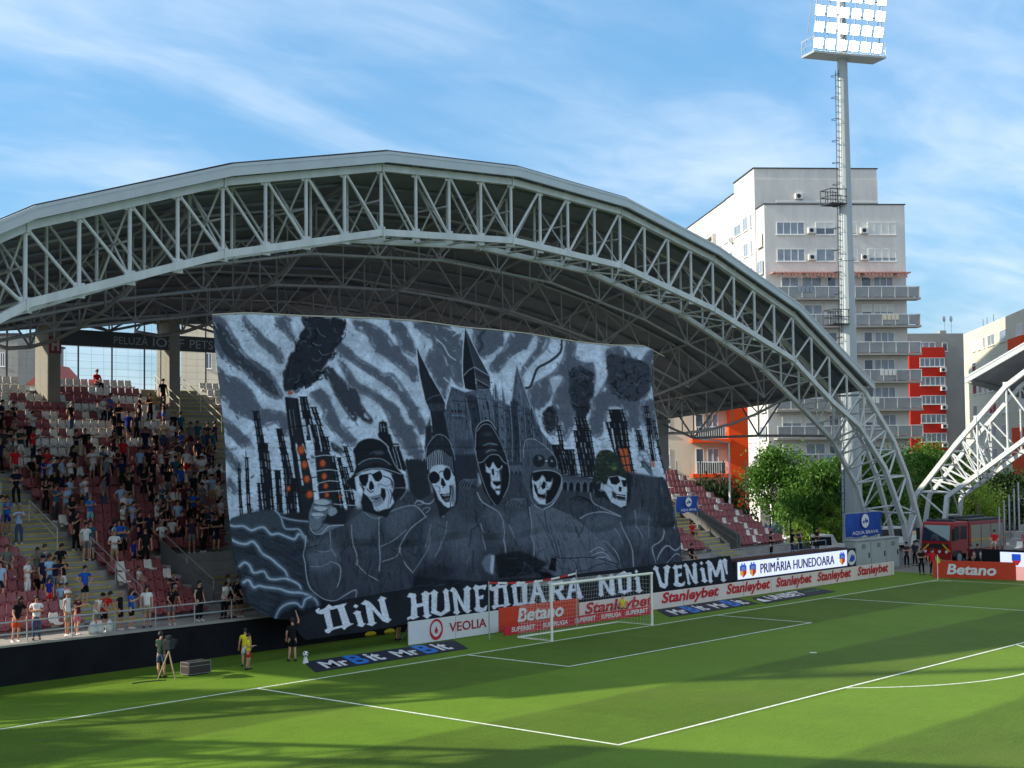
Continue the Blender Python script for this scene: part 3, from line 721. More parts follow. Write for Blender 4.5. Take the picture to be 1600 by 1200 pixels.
    for t in ('700 130 720 170 750 185', '670 225 700 240 720 235', '705 270 730 300 770 290', '690 390 715 400 735 380'): P.line(cA(t), (140, 152, 168), .8, .8)
    smoke(cC('850 380 960 400 990 480 970 590 900 640 850 610 830 520'), (48, 53, 64), 60, 4)
    smoke(cC('1100 300 1230 320 1330 360 1350 450 1300 560 1180 580 1090 520 1080 420'), (58, 63, 74), 70, 5)
    smoke(cC('690 640 740 620 760 680 740 790 700 770 680 700'), (44, 48, 56), 20, 3)
    smoke(cC('880 590 960 600 955 680 900 690'), (40, 44, 54), 20, 3)
    for t in ('910 410 940 430 960 445', '1120 420 1150 430', '1230 450 1260 490 1280 460', '840 560 870 600 900 615', '1120 530 1160 560'): P.line(cC(t), (150, 160, 176), .7, .7)
    # castle: dark masses with pale streaks
    def streaks(pts, nb, col, wd=.6, al=.6, ang=(0.1, 1.)):
        q = np.array(pts); lo, hi = q.min(0), q.max(0)
        for _ in range(nb):
            x, y = lo+(hi-lo)*rs.rand(2)
            L = (4+rs.rand()*14)
            e = (x+ang[0]*L+rs.randn()*.6, y+ang[1]*L)
            if inside(q, x, y) and inside(q, *e): P.line([(x, y), e], col, wd*(.6+rs.rand()*.8), al*(.4+.6*rs.rand()))
    body = cC('-60 760 -20 640 10 500 40 600 60 645 100 495 192 530 330 500 352 560 372 460 402 580 422 590 424 480 450 600 472 620 488 560 512 350 605 612 612 620 630 640 662 762 722 852 742 900 742 1070 -60 1010')
    P.fill(body, (84, 94, 110), 1, 1, 1)
    m = vnoise(P.h, P.w, 22, 41)
    P.fill(cC('60 640 100 495 192 530 230 620 190 700 80 690'), (68, 76, 90), .9, 1); P.fill(cC('380 560 430 590 470 620 470 900 390 900'), (78, 87, 102), .6, 5)
    P.fill(cC('545 610 605 612 640 760 640 960 550 960'), (72, 80, 95), .7, 3); P.fill(cC('488 560 545 620 550 960 480 960'), (38, 43, 53), .8, 3); P.fill(cC('190 530 250 560 380 760 380 900 280 900'), (36, 40, 50), .7, 4)
    streaks(body, 520, (128, 140, 158), .65, .8); streaks(body, 380, (24, 28, 36), .9, .8); streaks(body, 200, (152, 164, 182), .5, .6)
    sp = cA('1325 235 1352 300 1480 545 1502 600 1505 640 1490 660 1545 900 1420 800 1402 650 1372 580 1342 440')
    P.fill(sp, (34, 38, 47), 1, 1); streaks(sp, 60, (84, 92, 106), .6, .6, (.3, 1))
    P.line(cA('1325 235 1352 300 1480 545 1502 600 1500 635'), LT, 1.3, .85, 0)
    P.line(cA('1325 235 1330 400 1360 570 1402 650 1420 780'), LT, 1.8, .9)
    P.line(cA('1372 590 1420 560 1482 545'), (120, 132, 150), .9, .8)
    for k in range(9): P.line(cA('%d 604 %d 648' % (1392+k*12, 1397+k*11)), (98, 108, 124), .8, .9)
    P.fill(cC('178 125 248 372 178 432'), (30, 34, 42), 1, 0); P.fill(cC('178 125 338 430 248 372'), (56, 62, 73), 1, 0)
    P.fill(cC('178 432 248 372 254 470 262 520 215 515 190 505'), (27, 30, 38), 1, 0); P.fill(cC('248 372 338 430 342 508 262 520'), (62, 68, 80), 1, 0)
    for k in range(7): P.line(cC('%d %d %d %d' % (262+k*11, 402+k*5, 264+k*11, 425+k*5)), (22, 24, 30), 1.1, .9)
    for k in range(7): P.line(cC('%d %d %d %d' % (270+k*10, 462+k*6, 273+k*10, 484+k*6)), (18, 20, 26), 1.4, .95)
    P.line(cC('178 432 212 395 248 372 290 400 338 432'), LT, .8, .9, 0); P.line(cC('258 450 342 500'), LT, .7, .8, 0); P.line(cC('260 512 300 518 342 508'), LT, .7, .7, 0)
    P.line(cC('178 120 172 260 175 432 190 520'), LT, 1.7, .9, 0); P.line(cC('182 125 338 428'), LT, 1.2, .9, 0); P.line(cC('178 125 248 372 256 450 262 520'), (130, 142, 160), .6, .8, 0)
    P.line(cC('300 520 340 620 382 760'), (128, 140, 158), .8, .8); P.line(cC('205 540 250 640 262 720'), (90, 100, 116), .8, .8)
    P.fill(cC('300 590 325 590 330 640 308 640'), (22, 25, 31), .9, 0); P.line(cC('300 590 325 590 330 640 308 640 300 590'), (130, 142, 160), .5, .8, 0)
    for t in ('372 460 365 560 380 700', '372 460 402 580', '424 480 418 580', '424 480 450 605', '512 350 488 560 470 640', '512 350 560 500 605 612', '600 612 605 700 610 800', '612 615 662 762 722 850', '100 495 70 590 62 640', '100 495 150 515 192 532'): P.line(cC(t), LT, 1., .8, 0)
    for t in ('512 350 530 480 545 620', '545 620 600 610', '80 600 130 640 140 690', '95 680 150 690 190 690', '380 740 440 745 500 770 540 760', '380 745 400 1000', '430 745 450 940', '480 770 500 900', '520 770 530 900', '440 960 540 960'): P.line(cC(t), (126, 138, 156), .7, .8)
    for x0, y0, x1, y1, w0, w1, tone in ((100, 560, 112, 760, 92, 84, (82, 91, 107)), (196, 560, 250, 900, 56, 70, (44, 50, 61)), (262, 545, 300, 900, 46, 60, (92, 102, 118)), (352, 590, 372, 980, 36, 40, (52, 59, 71)), (392, 600, 402, 980, 34, 36, (96, 106, 123)), (430, 620, 436, 960, 38, 36, (60, 68, 81)), (474, 600, 478, 980, 44, 44, (42, 48, 58)), (520, 620, 524, 980, 34, 34, (84, 94, 110)), (560, 640, 566, 960, 46, 50, (58, 66, 79)), (616, 740, 630, 960, 40, 60, (70, 78, 93))):
        q_ = cC(f'{x0} {y0} {x0+w0} {y0} {x1+w1} {y1} {x1} {y1}'); P.fill(q_, tone, .8, 1, .6); streaks(q_, 26, (30, 34, 42), .7, .7); streaks(q_, 20, (140, 152, 170), .5, .6)
        P.line(q_[:1]+q_[3:], (150, 162, 180), .8, .7, 0); P.line(q_[1:3], (24, 27, 34), 1., .8, 0)
        for kk in range(max(2, int(w0/13))): a_ = x0+3+kk*13; P.fill(cC(f'{a_} {y0-11} {a_+7} {y0-11} {a_+7} {y0+1} {a_} {y0+1}'), tone, .95, 0)
        P.line(cC(f'{x0} {y0+26} {x0+w0} {y0+30}'), (24, 27, 34), 1.1, .8, 0)
        for kk in range(3):
            a_ = x0+w0*.45+(x1-x0)*(.25+.22*kk); b_ = y0+(y1-y0)*(.2+.2*kk); P.fill(cC(f'{a_} {b_} {a_+8} {b_} {a_+9} {b_+22} {a_+1} {b_+22}'), (20, 23, 29), .9, 0)
    for k in range(6): P.line(cC('%d 684 %d 700' % (102+k*14, 98+k*14)), (18, 20, 26), 1., .9)
    P.line(cC('98 676 190 682'), LT, .6, .6, 0)
    for k in range(4): P.fill(cC('%d 640 %d 640 %d 660 %d 660' % (100+k*20, 110+k*20, 110+k*20, 100+k*20)), (24, 26, 33), .9, 0)
    P.fill(cC('-60 745 -20 740 -20 900 -60 900'), (40, 44, 54), 1, 2); 
    P.fill(cC('90 700 180 710 200 830 120 840'), (78, 86, 100), .7, 6, 2); P.fill(cC('130 830 240 830 240 900 140 930'), (58, 65, 78), .8, 5, 3)
    P.fill(cA('1255 960 1300 950 1380 965 1390 1180 1290 1190'), (40, 44, 52), 1, 1); streaks(cA('1255 960 1300 950 1380 965 1390 1180 1290 1190'), 50, (90, 98, 112))
    for k in range(6): P.fill(cA('%d 948 %d 946 %d 966 %d 966' % (1258+k*22, 1270+k*22, 1270+k*22, 1258+k*22)), (40, 44, 52), 1, 0)
    # aqueduct arches on the right
    P.fill(cC('740 1030 780 1025 980 1050 1010 1090 1010 1200 760 1200'), (74, 82, 96), 1, 1)
    for k in range(6):
        x = 800+k*38
        P.fill(cC(f'{x} 1190 {x} 1110 {x+8} 1092 {x+18} 1092 {x+26} 1110 {x+26} 1190'), (24, 27, 34), 1, 1)
        P.line(cC(f'{x-2} 1190 {x-2} 1108 {x+12} 1086 {x+28} 1108 {x+30} 1190'), (142, 154, 172), .7, .8)
    P.line(cC('780 1038 870 1050 985 1068'), LT, .9, .8)
    for k in range(18): P.line(cC(f'{785+k*11} {1046+k*1.6} {785+k*11} {1056+k*1.6}'), (30, 33, 40), .7, .8)
    for k in range(3):
        x = 468+k*24
        P.fill(cC(f'{x} 1180 {x} 1040 {x+9} 1020 {x+18} 1040 {x+18} 1180'), (24, 27, 34), .9, 1)
    P.fill(cC('455 965 540 965 545 990 460 990'), (66, 74, 88), .9, 0)
    for k in range(7): P.line(cC(f'{462+k*12} 968 {462+k*12} 986'), (22, 24, 30), .8, .9)
    # factory stacks: dark lattice towers over the pale sky
    def stack(c, x0, y0, x1, y1, w0, w1, lat=1, bars=8, col=BK):
        f = lambda t: c(t)
        P.fill(f(f'{x0} {y0} {x0+w0} {y0} {x1+w1} {y1} {x1} {y1}'), col, 1, 0)
        for k in range(lat):
            u = (k+.5)/lat
            for v0 in np.arange(.02, .98, 1/bars):
                if rs.rand() < .75:
                    v1 = v0+.72/bars
                    X = lambda v: x0+(x1-x0)*v+(w0+(w1-w0)*v)*u
                    P.line(f(f'{X(v0)} {y0+(y1-y0)*v0} {X(v1)} {y0+(y1-y0)*v1}'), [LT, (120, 130, 146), (150, 160, 176)][rs.randint(3)], .5+rs.rand()*1., .8, 0)
        for k in range(bars+1):
            v = k/bars
            xa = x0+(x1-x0)*v; wa = w0+(w1-w0)*v
            P.line(f(f'{xa-6} {y0+(y1-y0)*v} {xa+wa+6} {y0+(y1-y0)*v}'), (20, 22, 28), 1.1, .95, 0)
    stack(cA, 200, 1010, 225, 1330, 18, 22, 1, 4); stack(cA, 245, 940, 270, 1310, 22, 24, 1, 5)
    P.line(cA('208 985 210 1020'), BK, 1.4); P.line(cA('250 900 255 950'), BK, 1.4)
    stack(cA, 305, 650, 370, 1300, 40, 60, 2, 13); stack(cA, 370, 850, 400, 1300, 20, 40, 1, 8)
    stack(cA, 325, 1100, 345, 1320, 20, 22, 1, 4); stack(cA, 430, 1020, 460, 1330, 40, 40, 2, 6); stack(cA, 445, 760, 500, 1080, 38, 60, 2, 8)
    stack(cA, 495, 1070, 530, 1340, 80, 60, 3, 7)
    P.fill(cA('505 560 590 570 625 830 660 1100 700 1340 610 1340 560 1000 530 780'), (36, 40, 47), 1, 1)
    for t, c, w in (('520 570 545 800 575 1050 620 1340', BK, 4), ('580 575 620 830 660 1080 690 1330', BK, 3.5), ('535 640 555 800', (120, 130, 146), 1.2), ('560 640 575 760', (84, 92, 106), 1.6)): P.line(cA(t), c, w, .9)
    stack(cA, 598, 560, 640, 830, 44, 60, 2, 6); stack(cA, 665, 625, 700, 740, 30, 30, 1, 3); stack(cA, 640, 735, 680, 890, 82, 90, 3, 4); stack(cA, 690, 810, 720, 900, 76, 60, 3, 3)
    P.fill(cA('680 890 770 890 800 1010 830 1140 850 1340 740 1340 700 1120'), (34, 38, 45), 1, 1)
    stack(cA, 775, 930, 850, 1340, 30, 34, 1, 10); stack(cA, 820, 940, 900, 1320, 26, 30, 1, 9); stack(cA, 865, 870, 905, 1030, 26, 22, 1, 5); stack(cA, 862, 1000, 930, 1330, 22, 26, 1, 8)
    for t, w in (('575 850 600 1000', 3), ('612 850 640 920', 2), ('640 930 665 1040', 3.2), ('655 740 680 900', 2.6), ('625 700 640 800', 2), ('590 960 615 1110', 2.6), ('700 740 725 900', 1.6), ('668 1040 700 1110', 2.6)): P.line(cA(t), LT, w, .95, 0)
    for t in ('680 935 740 925 800 930', '690 1025 760 1015 820 1022', '705 1100 770 1085 830 1090', '697 1160 790 1150 920 1145', '805 1230 900 1238 985 1238', '820 1340 900 1325 975 1320'): P.line(cA(t), (176, 188, 204), 1.4, .95)
    for t in ('530 750 640 740', '545 850 630 850', '560 960 650 950', '600 1075 700 1060', '600 1160 690 1150'): P.line(cA(t), (20, 22, 28), 1.6, .95)
    for t in ('620 860 640 900', '640 970 650 1010'): pass
    OR = (196, 92, 52)
    for x, y, w, h in ((605, 893, 24, 34), (622, 985, 21, 30), (636, 1075, 21, 28), (655, 1172, 24, 30), (727, 978, 22, 28), (737, 1058, 19, 26), (748, 1118, 18, 22), (757, 1175, 17, 20), (528, 1135, 15, 20), (842, 1185, 12, 14), (540, 535, 16, 12)):
        th = np.linspace(0, 6.28, 11)[:-1]
        P.fill(cA(' '.join(f'{x+w*np.cos(a):.0f} {y+h*np.sin(a):.0f}' for a in th)), (120, 52, 34), .9, 2)
        P.fill(cA(' '.join(f'{x+2+w*.72*np.cos(a):.0f} {y-2+h*.72*np.sin(a):.0f}' for a in th)), OR, .95, 1)
    # tower behind the bucket hat
    P.line(cE('560 -30 560 20'), BK, 1.6, 1, 0)
    P.fill(cE('510 10 530 -10 590 -10 612 10 630 120 640 150 660 150 690 265 750 265 800 440 900 760 950 1000 930 1020 850 620 700 560 640 300 520 190 500 150 515 120'), (28, 31, 37), 1, 1)
    for t, w in (('535 20 545 110', 1), ('570 20 590 110', .8), ('690 310 740 560', .9), ('720 300 790 600', 1), ('840 600 880 760 930 1020', 3.4), ('700 290 745 290', 2), ('530 60 610 60', .7)): P.line(cE(t), (176, 188, 204), w, .9, 0)
    # right-hand factory
    stack(cC, 755, 740, 775, 900, 24, 30, 1, 5); stack(cC, 725, 860, 770, 1040, 60, 70, 3, 6); stack(cC, 800, 890, 830, 1050, 62, 54, 3, 5)
    P.line(cC('760 680 762 750'), BK, 1.2)
    stack(cC, 878, 690, 890, 780, 64, 84, 3, 4); stack(cC, 865, 770, 905, 1060, 110, 110, 5, 8)
    stack(cC, 1085, 640, 1110, 740, 78, 90, 3, 4); stack(cC, 1075, 720, 1160, 1060, 120, 90, 4, 9)
    P.fill(cC('1150 885 1205 882 1228 1050 1188 1050'), OR, .95, 1)
    for t in ('1176 885 1210 1055', '1148 935 1215 930', '1160 990 1222 985'): P.line(cC(t), BK, 1.8, .95, 0)
    stack(cC, 1255, 770, 1290, 1000, 30, 50, 2, 7); stack(cC, 1300, 620, 1350, 960, 26, 40, 2, 9); stack(cC, 1355, 710, 1440, 1040, 18, 20, 1, 8)
    for t, w in (('1280 740 1330 960 1350 1040', 1.6), ('1350 800 1390 1000', 1.6), ('1235 760 1260 990', 3), ('1065 720 1080 830', 3), ('1110 760 1130 880', 2)): P.line(cC(t), LT, w, .9, 0)
    P.fill(cC('1350 960 1368 960 1375 1000 1355 1000'), OR, .85, 1)
    P.fill(cC('1220 1060 1330 1070 1430 1060 1470 1200 1480 1400 1210 1400'), (38, 42, 50), 1, 1)
    for k in range(6): P.line(cC(f'{1215+k*22} {1080+k*4} {1232+k*20} 1290'), (150, 162, 178), .8, .85)
    for y in (1080, 1130, 1185, 1240): P.line(cC(f'1205 {y} 1270 {y+6} 1335 {y+26}'), (176, 188, 204), 1., .9)
    P.line(cC('1360 1040 1400 1036 1440 1052'), (176, 188, 204), 1., .9)
    # the five figures: dark clothing with pale contour strokes
    P.fill([(352, 815), (470, 800), (640, 790), (900, 790), (1084, 800), (1084, 984), (318, 984)], (34, 38, 45), 1, 3)
    P.fill(cF('-60 560 300 560 320 1050 -60 1050'), (43, 49, 59), 1, 3)
    P.fill(cE('830 480 1100 480 1160 900 1700 780 1700 1200 900 1200'), (38, 43, 51), 1, 4)
    cloth = cB('640 380 660 470 640 560 628 700 690 830 760 870 930 870 1280 800 1310 790 1320 720 1500 740 1760 760 2000 800 2300 900 2500 900 2800 720 3010 680 3010 560 2960 440 2920 300 2900 120 2820 100 2600 60 2440 200 2200 180 2000 90 1800 60 1700 180 1600 160 1450 180 1340 250 1230 150 1180 280 1000 250 960 320 870 400')
    P.fill(cloth, CO, 1, 3); streaks(cloth, 1000, (66, 73, 85), 1.6, .55, (.15, 1)); streaks(cloth, 700, (30, 34, 41), 1.8, .5, (-.1, 1)); streaks(cloth, 300, (14, 16, 20), 1.2, .6, (.2, 1))
    streaks(cloth, 420, (92, 101, 116), .6, .55, (.25, 1)); streaks(cloth, 160, (70, 78, 90), 2.2, .3, (.3, 1))
    # waves / smoke banks on the left
    P.fill(cB('640 560 560 900 460 980 700 980 720 900 650 800'), (30, 34, 40), 1, 4)
    wv = cB('150 400 170 360 260 330 350 310 440 310 480 350 560 370 650 380 640 560 628 700 700 850 720 900 640 920 560 900 460 980 400 975 320 950 265 900 250 800 220 700 190 600 165 490')
    P.fill(wv, (46, 54, 64), 1, 1); streaks(wv, 240, (66, 76, 88), 1.6, .5, (1, .35)); streaks(wv, 200, (26, 30, 37), 1.8, .6, (1, .4))
    P.fill(cB('150 400 170 360 260 330 350 310 440 310 480 350 520 440 440 420 370 430 290 420 230 400'), (64, 74, 84), .8, 6)
    for t, w in (('150 400 190 410 245 408 290 435 330 420 370 418 410 460 460 455 520 475 570 490 600 455 640 500', 5), ('440 310 480 350 505 420 560 428 600 430 640 490', 3), ('168 492 215 515 260 520 300 505 350 570 410 610 450 650 500 690 520 735', 5.5), ('215 660 250 635 280 660 300 700 360 690 400 740 500 735 580 770 600 800', 5), ('240 760 270 745 295 790 330 780 380 790 460 800 520 820 600 825 660 845 700 880 712 900', 6), ('450 985 480 920 520 890 560 890 600 915 625 870 660 850', 5), ('650 380 560 370 480 350', 2.4)):
        P.line(cB(t), (84, 98, 114), w*1.9, .7, 3, 3); P.line(cB(t), (172, 190, 208), w*.62, .85, 3, 1.6)
    # seams and contour strokes of the clothing
    for t, w in (('640 470 628 600 632 700 660 800 720 850 790 875 870 850 935 805 935 870', 1), ('915 400 920 480 945 560 950 640', .9), ('1090 350 1092 460 1100 560 1092 690', 1), ('1000 280 960 230 990 320 1060 360 1110 350', .9), ('1110 350 1200 300 1310 280 1380 350', 1), ('1380 350 1290 420 1240 500 1230 570 1260 640 1310 700', .9), ('1100 540 1180 500 1260 430', .7), ('1110 630 1200 600 1240 540', .7), ('800 630 850 660 850 740 830 790', .9), ('790 440 800 540 830 600', .8), ('700 560 760 570 800 560', .7), ('660 660 740 660 800 630', .7), ('940 640 1000 700 1090 750', .8), ('1310 270 1330 250 1400 270 1440 220', .9), ('1440 240 1450 310 1480 350', .9), ('1500 380 1490 480 1440 600', .7), ('1410 400 1390 540', .6), ('1310 700 1400 560 1410 480', .6)):
        P.line(cB(t), (84, 93, 108), w*3.6, .35, 3, 3); P.line(cB(t), OUT, w*1.3, .85)
    for t, w in (('270 200 300 260 400 320 430 400 440 560 455 620', 1), ('280 390 300 480 310 560', .7), ('460 400 490 480', .7), ('590 290 600 380 610 560 620 640 690 670', 1), ('690 300 700 400 740 480 770 580', .9), ('690 300 740 270 785 190 790 130 760 80 700 70', 1.3), ('600 80 585 180 620 270 690 310', 1.2), ('960 560 1060 500 1130 580 1165 670', .8), ('910 360 960 330 1060 320 1160 350', 1), ('960 200 980 260 1060 300 1160 345', .9), ('1160 380 1200 460 1250 560 1250 660', 1), ('1130 420 1180 520', .7), ('1250 310 1270 400 1300 480', .7), ('1380 640 1360 540 1420 490 1440 330 1400 240 1410 150', 1.2), ('1400 620 1440 530 1500 560 1550 520', 1.2), ('1460 230 1490 300 1500 420', 1), ('1330 350 1340 480', .6), ('1450 640 1500 580 1540 600', .8)):
        P.line(cD(t), (84, 93, 108), w*3.6, .35, 3, 3); P.line(cD(t), OUT, w*1.3, .85)
    # grey hooded figure (fourth)
    g = cD('600 270 690 310 740 290 860 340 960 430 1060 520 1165 670 1000 730 860 740 760 770 700 740 690 680 640 640 615 560 605 420')
    P.fill(g, (92, 100, 112), 1, 1); streaks(g, 160, (100, 109, 122), 1., .6, (.3, 1)); streaks(g, 150, (40, 44, 52), 1.1, .7, (.3, 1))
    for t, w, c in (('690 310 700 420 740 480 770 600', 1.2, BK), ('640 330 700 450 760 600', .8, BK), ('960 430 960 600', .8, BK), ('870 380 940 560', .7, BK), ('720 590 800 610 990 605 1140 650', 1.4, BK), ('760 620 800 690 860 700 880 650 840 610', 1, BK), ('880 690 960 680 1040 640 1150 670', 1, BK), ('780 720 860 740 960 720', 1, BK), ('960 570 1020 540 1060 560', 1.3, OUT), ('980 590 1040 570 1090 600', 1.3, OUT), ('1000 610 1060 600 1100 620', 1.2, OUT)):
        P.line(cD(t), c, w, .8)
    P.fill(cD('715 605 755 608 742 690 692 680'), (14, 15, 18), 1, 1); P.fill(cD('640 690 700 700 760 745 680 740'), (20, 22, 26), 1, 1)
    # pale knee of the third figure
    P.fill(cD('345 580 380 590 362 715 310 690 285 640 305 595'), (112, 122, 136), .95, 3); P.fill(cD('355 590 380 592 362 712 345 690'), (176, 188, 202), .95, 1)
    fd = cD('380 590 520 560 620 600 690 640 640 700 400 740'); P.fill(fd, (24, 27, 32), .9, 3); streaks(fd, 60, (70, 78, 90), .8, .6, (1, -.2))
    P.fill(cB('1330 700 1400 650 1500 650 1560 690 1500 740 1340 745'), (22, 24, 28), .45, 6)
    lo = cB('690 830 930 870 1300 790 1800 700 2300 700 2600 700 2950 640 3000 690 2500 800 1900 810 1200 870'); streaks(lo, 260, (92, 102, 116), .9, .55, (1, -.25))
    for c, a in (('900 320 1000 270 1100 360 1000 520 920 460', .5), ('1120 360 1240 280 1340 300 1260 420 1180 480', .5), ('1380 380 1480 360 1500 520 1400 620', .45), ('660 520 800 480 850 620 760 700 660 660', .5), ('1620 420 1720 400 1700 640 1600 620', .4), ('1500 350 1600 330 1640 560 1540 640', .35)): P.fill(cB(c), (104, 114, 129), a, 9, 2, 3)
    for c, a in (('300 330 420 300 520 440 420 520', .4), ('920 360 1080 330 1200 420 1140 560 1000 500', .5), ('1220 330 1340 340 1340 560 1240 520', .45), ('480 340 590 320 600 520 520 560', .45)): P.fill(cD(c), (104, 114, 129), a, 9, 2, 3)
    qc = np.array(cloth); lo_, hi_ = qc.min(0), qc.max(0)
    for _ in range(230):
        x, y = lo_+(hi_-lo_)*rs.rand(2); k = 8+rs.rand()*26; a = 1.57+rs.randn()*.5; bnd = rs.randn()*.5
        pts = [(x, y), (x+k*.5*np.cos(a), y+k*.5*np.sin(a)), (x+k*.5*np.cos(a)+k*.5*np.cos(a+bnd), y+k*.5*np.sin(a)+k*.5*np.sin(a+bnd))]
        if inside(qc, *pts[0]) and inside(qc, *pts[2]): P.line(pts, [(104, 114, 130), (88, 97, 112), (22, 25, 31), (20, 22, 28)][rs.randint(4)], .8+rs.rand()*1.6, .2+.3*rs.rand(), 3, 1.8)
    # fist on the left, hand on the right
    P.fill(cB('655 330 680 250 730 235 790 245 800 290 770 330 740 390 790 400 870 400 800 430 740 460 690 450 660 420'), (104, 114, 128), 1, 1)
    for t in ('690 250 740 240 780 260 740 280 690 270', '680 290 730 285 770 295 730 320', '670 330 720 325 750 340 700 360'): P.fill(cB(t), (176, 188, 202), .9, 1, 0, 3)
    for t in ('680 270 740 280 800 270', '675 312 730 318 775 300', '668 350 720 350 750 350', '660 420 700 440 745 400', '745 350 740 400'): P.line(cB(t), (26, 29, 35), 1., .9)
    P.line(cB('665 420 690 455 740 455 780 410 870 402'), (186, 198, 212), 1.2, .9); P.fill(cB('775 300 810 290 830 320 800 345 775 335'), (150, 160, 174), .95, 1, 0, 3)
    P.fill(cG('880 760 930 735 990 760 1030 850 1040 960 1010 1000 950 930 920 900 870 890 860 840'), (120, 132, 148), 1, 1, 0, 3)
    P.fill(cG('920 900 990 960 1050 1010 1060 1090 1040 1100 980 1050 920 960'), (92, 102, 116), 1, 1)
    for t in ('900 760 960 770 990 800 940 810 900 790', '930 830 980 810 1010 840 960 860', '960 880 1010 860 1020 920', '865 840 900 830 920 870 880 890'): P.fill(cG(t), (186, 198, 214), .95, 1, 0, 3)
    P.line(cG('930 890 990 960 1020 1000 1040 940'), BK, 1.2, .9)
    # skeletal hands on shoulders
    for o, k in (((150, 110), 1), ((445, 230), -1)):
        for q in range(5):
            P.line(cD(f'{o[0]+q*18} {o[1]+50+q*3} {o[0]+22+q*18} {o[1]+18} {o[0]+48+q*16} {o[1]+6} {o[0]+64+q*14} {o[1]+20+q*8}'), (104, 114, 128), 1.3, .8)
            P.line(cD(f'{o[0]+10+q*15} {o[1]+75} {o[0]+30+q*14} {o[1]+58} {o[0]+55+q*12} {o[1]+70}'), (70, 78, 90), 1., .8)
    for q in range(4): P.line(cD(f'{850+q*22} {240+q*6} {900+q*16} {222+q*8} {960+q*6} {250+q*9}'), (24, 26, 32), 1.6, .85)
    for t in ('950 1000 980 970 1050 990 1040 1020 970 1030', '1020 1000 1080 1020 1120 1010', '1040 1090 1100 1060 1130 1080 1080 1130'): P.line(cE(t), OUT, .9, .8)
    # ---- skull 1: bucket hat and sunglasses
    BONE = (186, 198, 214); SH = (112, 122, 138)
    P.fill(cE('230 760 700 640 830 760 820 850 720 980 600 1190 280 1110 250 1000 280 850'), (30, 34, 41), 1, 1)
    P.fill(cE('210 660 300 620 560 580 660 650 690 740 690 820 660 900 690 1000 640 1070 560 1090 480 1118 430 1090 400 1000 340 930 280 880 300 830 240 760'), BONE, 1, 1)
    P.fill(cE('640 700 690 740 690 820 660 830 650 740'), SH, .9, 1); P.fill(cE('410 970 540 930 560 1000 470 1060 420 1040'), SH, .7, 2)
    P.fill(cE('225 680 250 655 340 640 355 660 345 740 310 800 270 790 240 740'), (24, 27, 34), 1, 0); P.fill(cE('400 650 520 600 550 650 545 700 500 742 450 735 420 690'), (24, 27, 34), 1, 0)
    P.line(cE('340 660 370 640 410 650'), (24, 27, 34), 1.4, 1)
    P.fill(cE('370 740 400 730 430 790 430 830 400 835 385 855 355 830 355 780'), (22, 24, 30), 1, 0); P.line(cE('330 830 370 870 415 860'), (30, 33, 40), 1.6, .9); P.line(cE('480 800 500 770 600 800 650 770'), SH, 1.6, .9)
    P.fill(cE('530 820 580 830 590 920 560 990 540 940 520 900'), (24, 26, 33), 1, 1); P.fill(cE('360 930 440 915 530 890 540 930 460 965 390 965'), (24, 26, 33), 1, 0)
    for k in range(9): P.line(cE(f'{375+k*17} {932-k*4} {380+k*17} {955-k*3}'), BONE, 1.2, .95, 0)
    for k in range(8): P.line(cE(f'{400+k*17} {980-k*4} {405+k*16} {1010-k*3}'), (60, 67, 78), .7, .8, 0)
    P.line(cE('600 830 630 900 620 1000 610 1080'), SH, 1.4, .9); P.line(cE('640 840 660 900 640 1010'), (40, 44, 52), 1.4, .9); P.line(cE('560 670 620 690 660 720 670 790'), (30, 33, 40), 1.6, .95); P.line(cE('480 1080 490 1118'), (30, 33, 40), 1, .8)
    hat = cE('185 330 220 260 320 205 430 195 540 225 620 290 660 400 720 550 800 650 825 740 790 760 700 650 560 590 400 590 270 620 180 690 200 860 130 820 85 740 180 630 200 560 195 440')
    P.fill(hat, (27, 31, 38), 1, 1); P.fill(cE('430 360 580 340 570 400 460 410'), (62, 70, 82), .8, 4); P.fill(cE('230 500 420 440 560 470 640 520 640 560 480 500 240 580'), (42, 47, 56), .9, 3)
    for t, w in (('195 320 240 250 330 205 430 195 540 225 620 290 660 400 720 550 790 640', 1.2), ('230 530 300 480 420 450 560 460 660 530', 1.), ('200 650 320 590 440 575 560 575 680 610 780 650', 1.2), ('700 820 820 820 830 870 760 960', .8)): P.line(cE(t), OUT, w, .85)
    for t in ('440 370 540 370', '470 395 570 385', '380 400 420 380'): P.line(cE(t), (92, 102, 116), 1.2, .7)
    # ---- skull 2: knitted cap, round glasses
    P.fill(cE('1090 380 1110 290 1160 200 1230 150 1320 180 1400 280 1440 430 1460 620 1500 800 1480 1000 1240 1190 1190 1000 1150 780 1090 600'), (34, 38, 46), 1, 1)
    P.fill(cE('1130 600 1180 540 1270 525 1370 545 1410 620 1450 680 1460 800 1450 960 1420 1040 1340 1070 1290 1040 1230 960 1200 870 1160 780'), BONE, 1, 1)
    P.fill(cE('1390 800 1440 760 1450 960 1410 1050 1390 1000'), SH, .9, 2)
    th = np.linspace(0, 6.28, 15)[:-1]
    for x, y, a, b in ((1188, 690, 68, 78), (1348, 645, 52, 82)):
        P.fill(cE(' '.join(f'{x+a*np.cos(k):.0f} {y+b*np.sin(k):.0f}' for k in th)), (25, 28, 35), 1, 0)
        P.line(cE(' '.join(f'{x+(a+4)*np.cos(k):.0f} {y+(b+4)*np.sin(k):.0f}' for k in np.linspace(2.4, 5.2, 9))), OUT, .8, .8)
    P.line(cE('1250 630 1275 605 1305 625'), (24, 27, 34), 1.2, 1); P.fill(cE('1270 695 1295 700 1325 780 1310 800 1285 800 1260 770'), (22, 24, 30), 1, 0); P.fill(cE('1275 810 1300 805 1290 830'), (22, 24, 30), 1, 0)
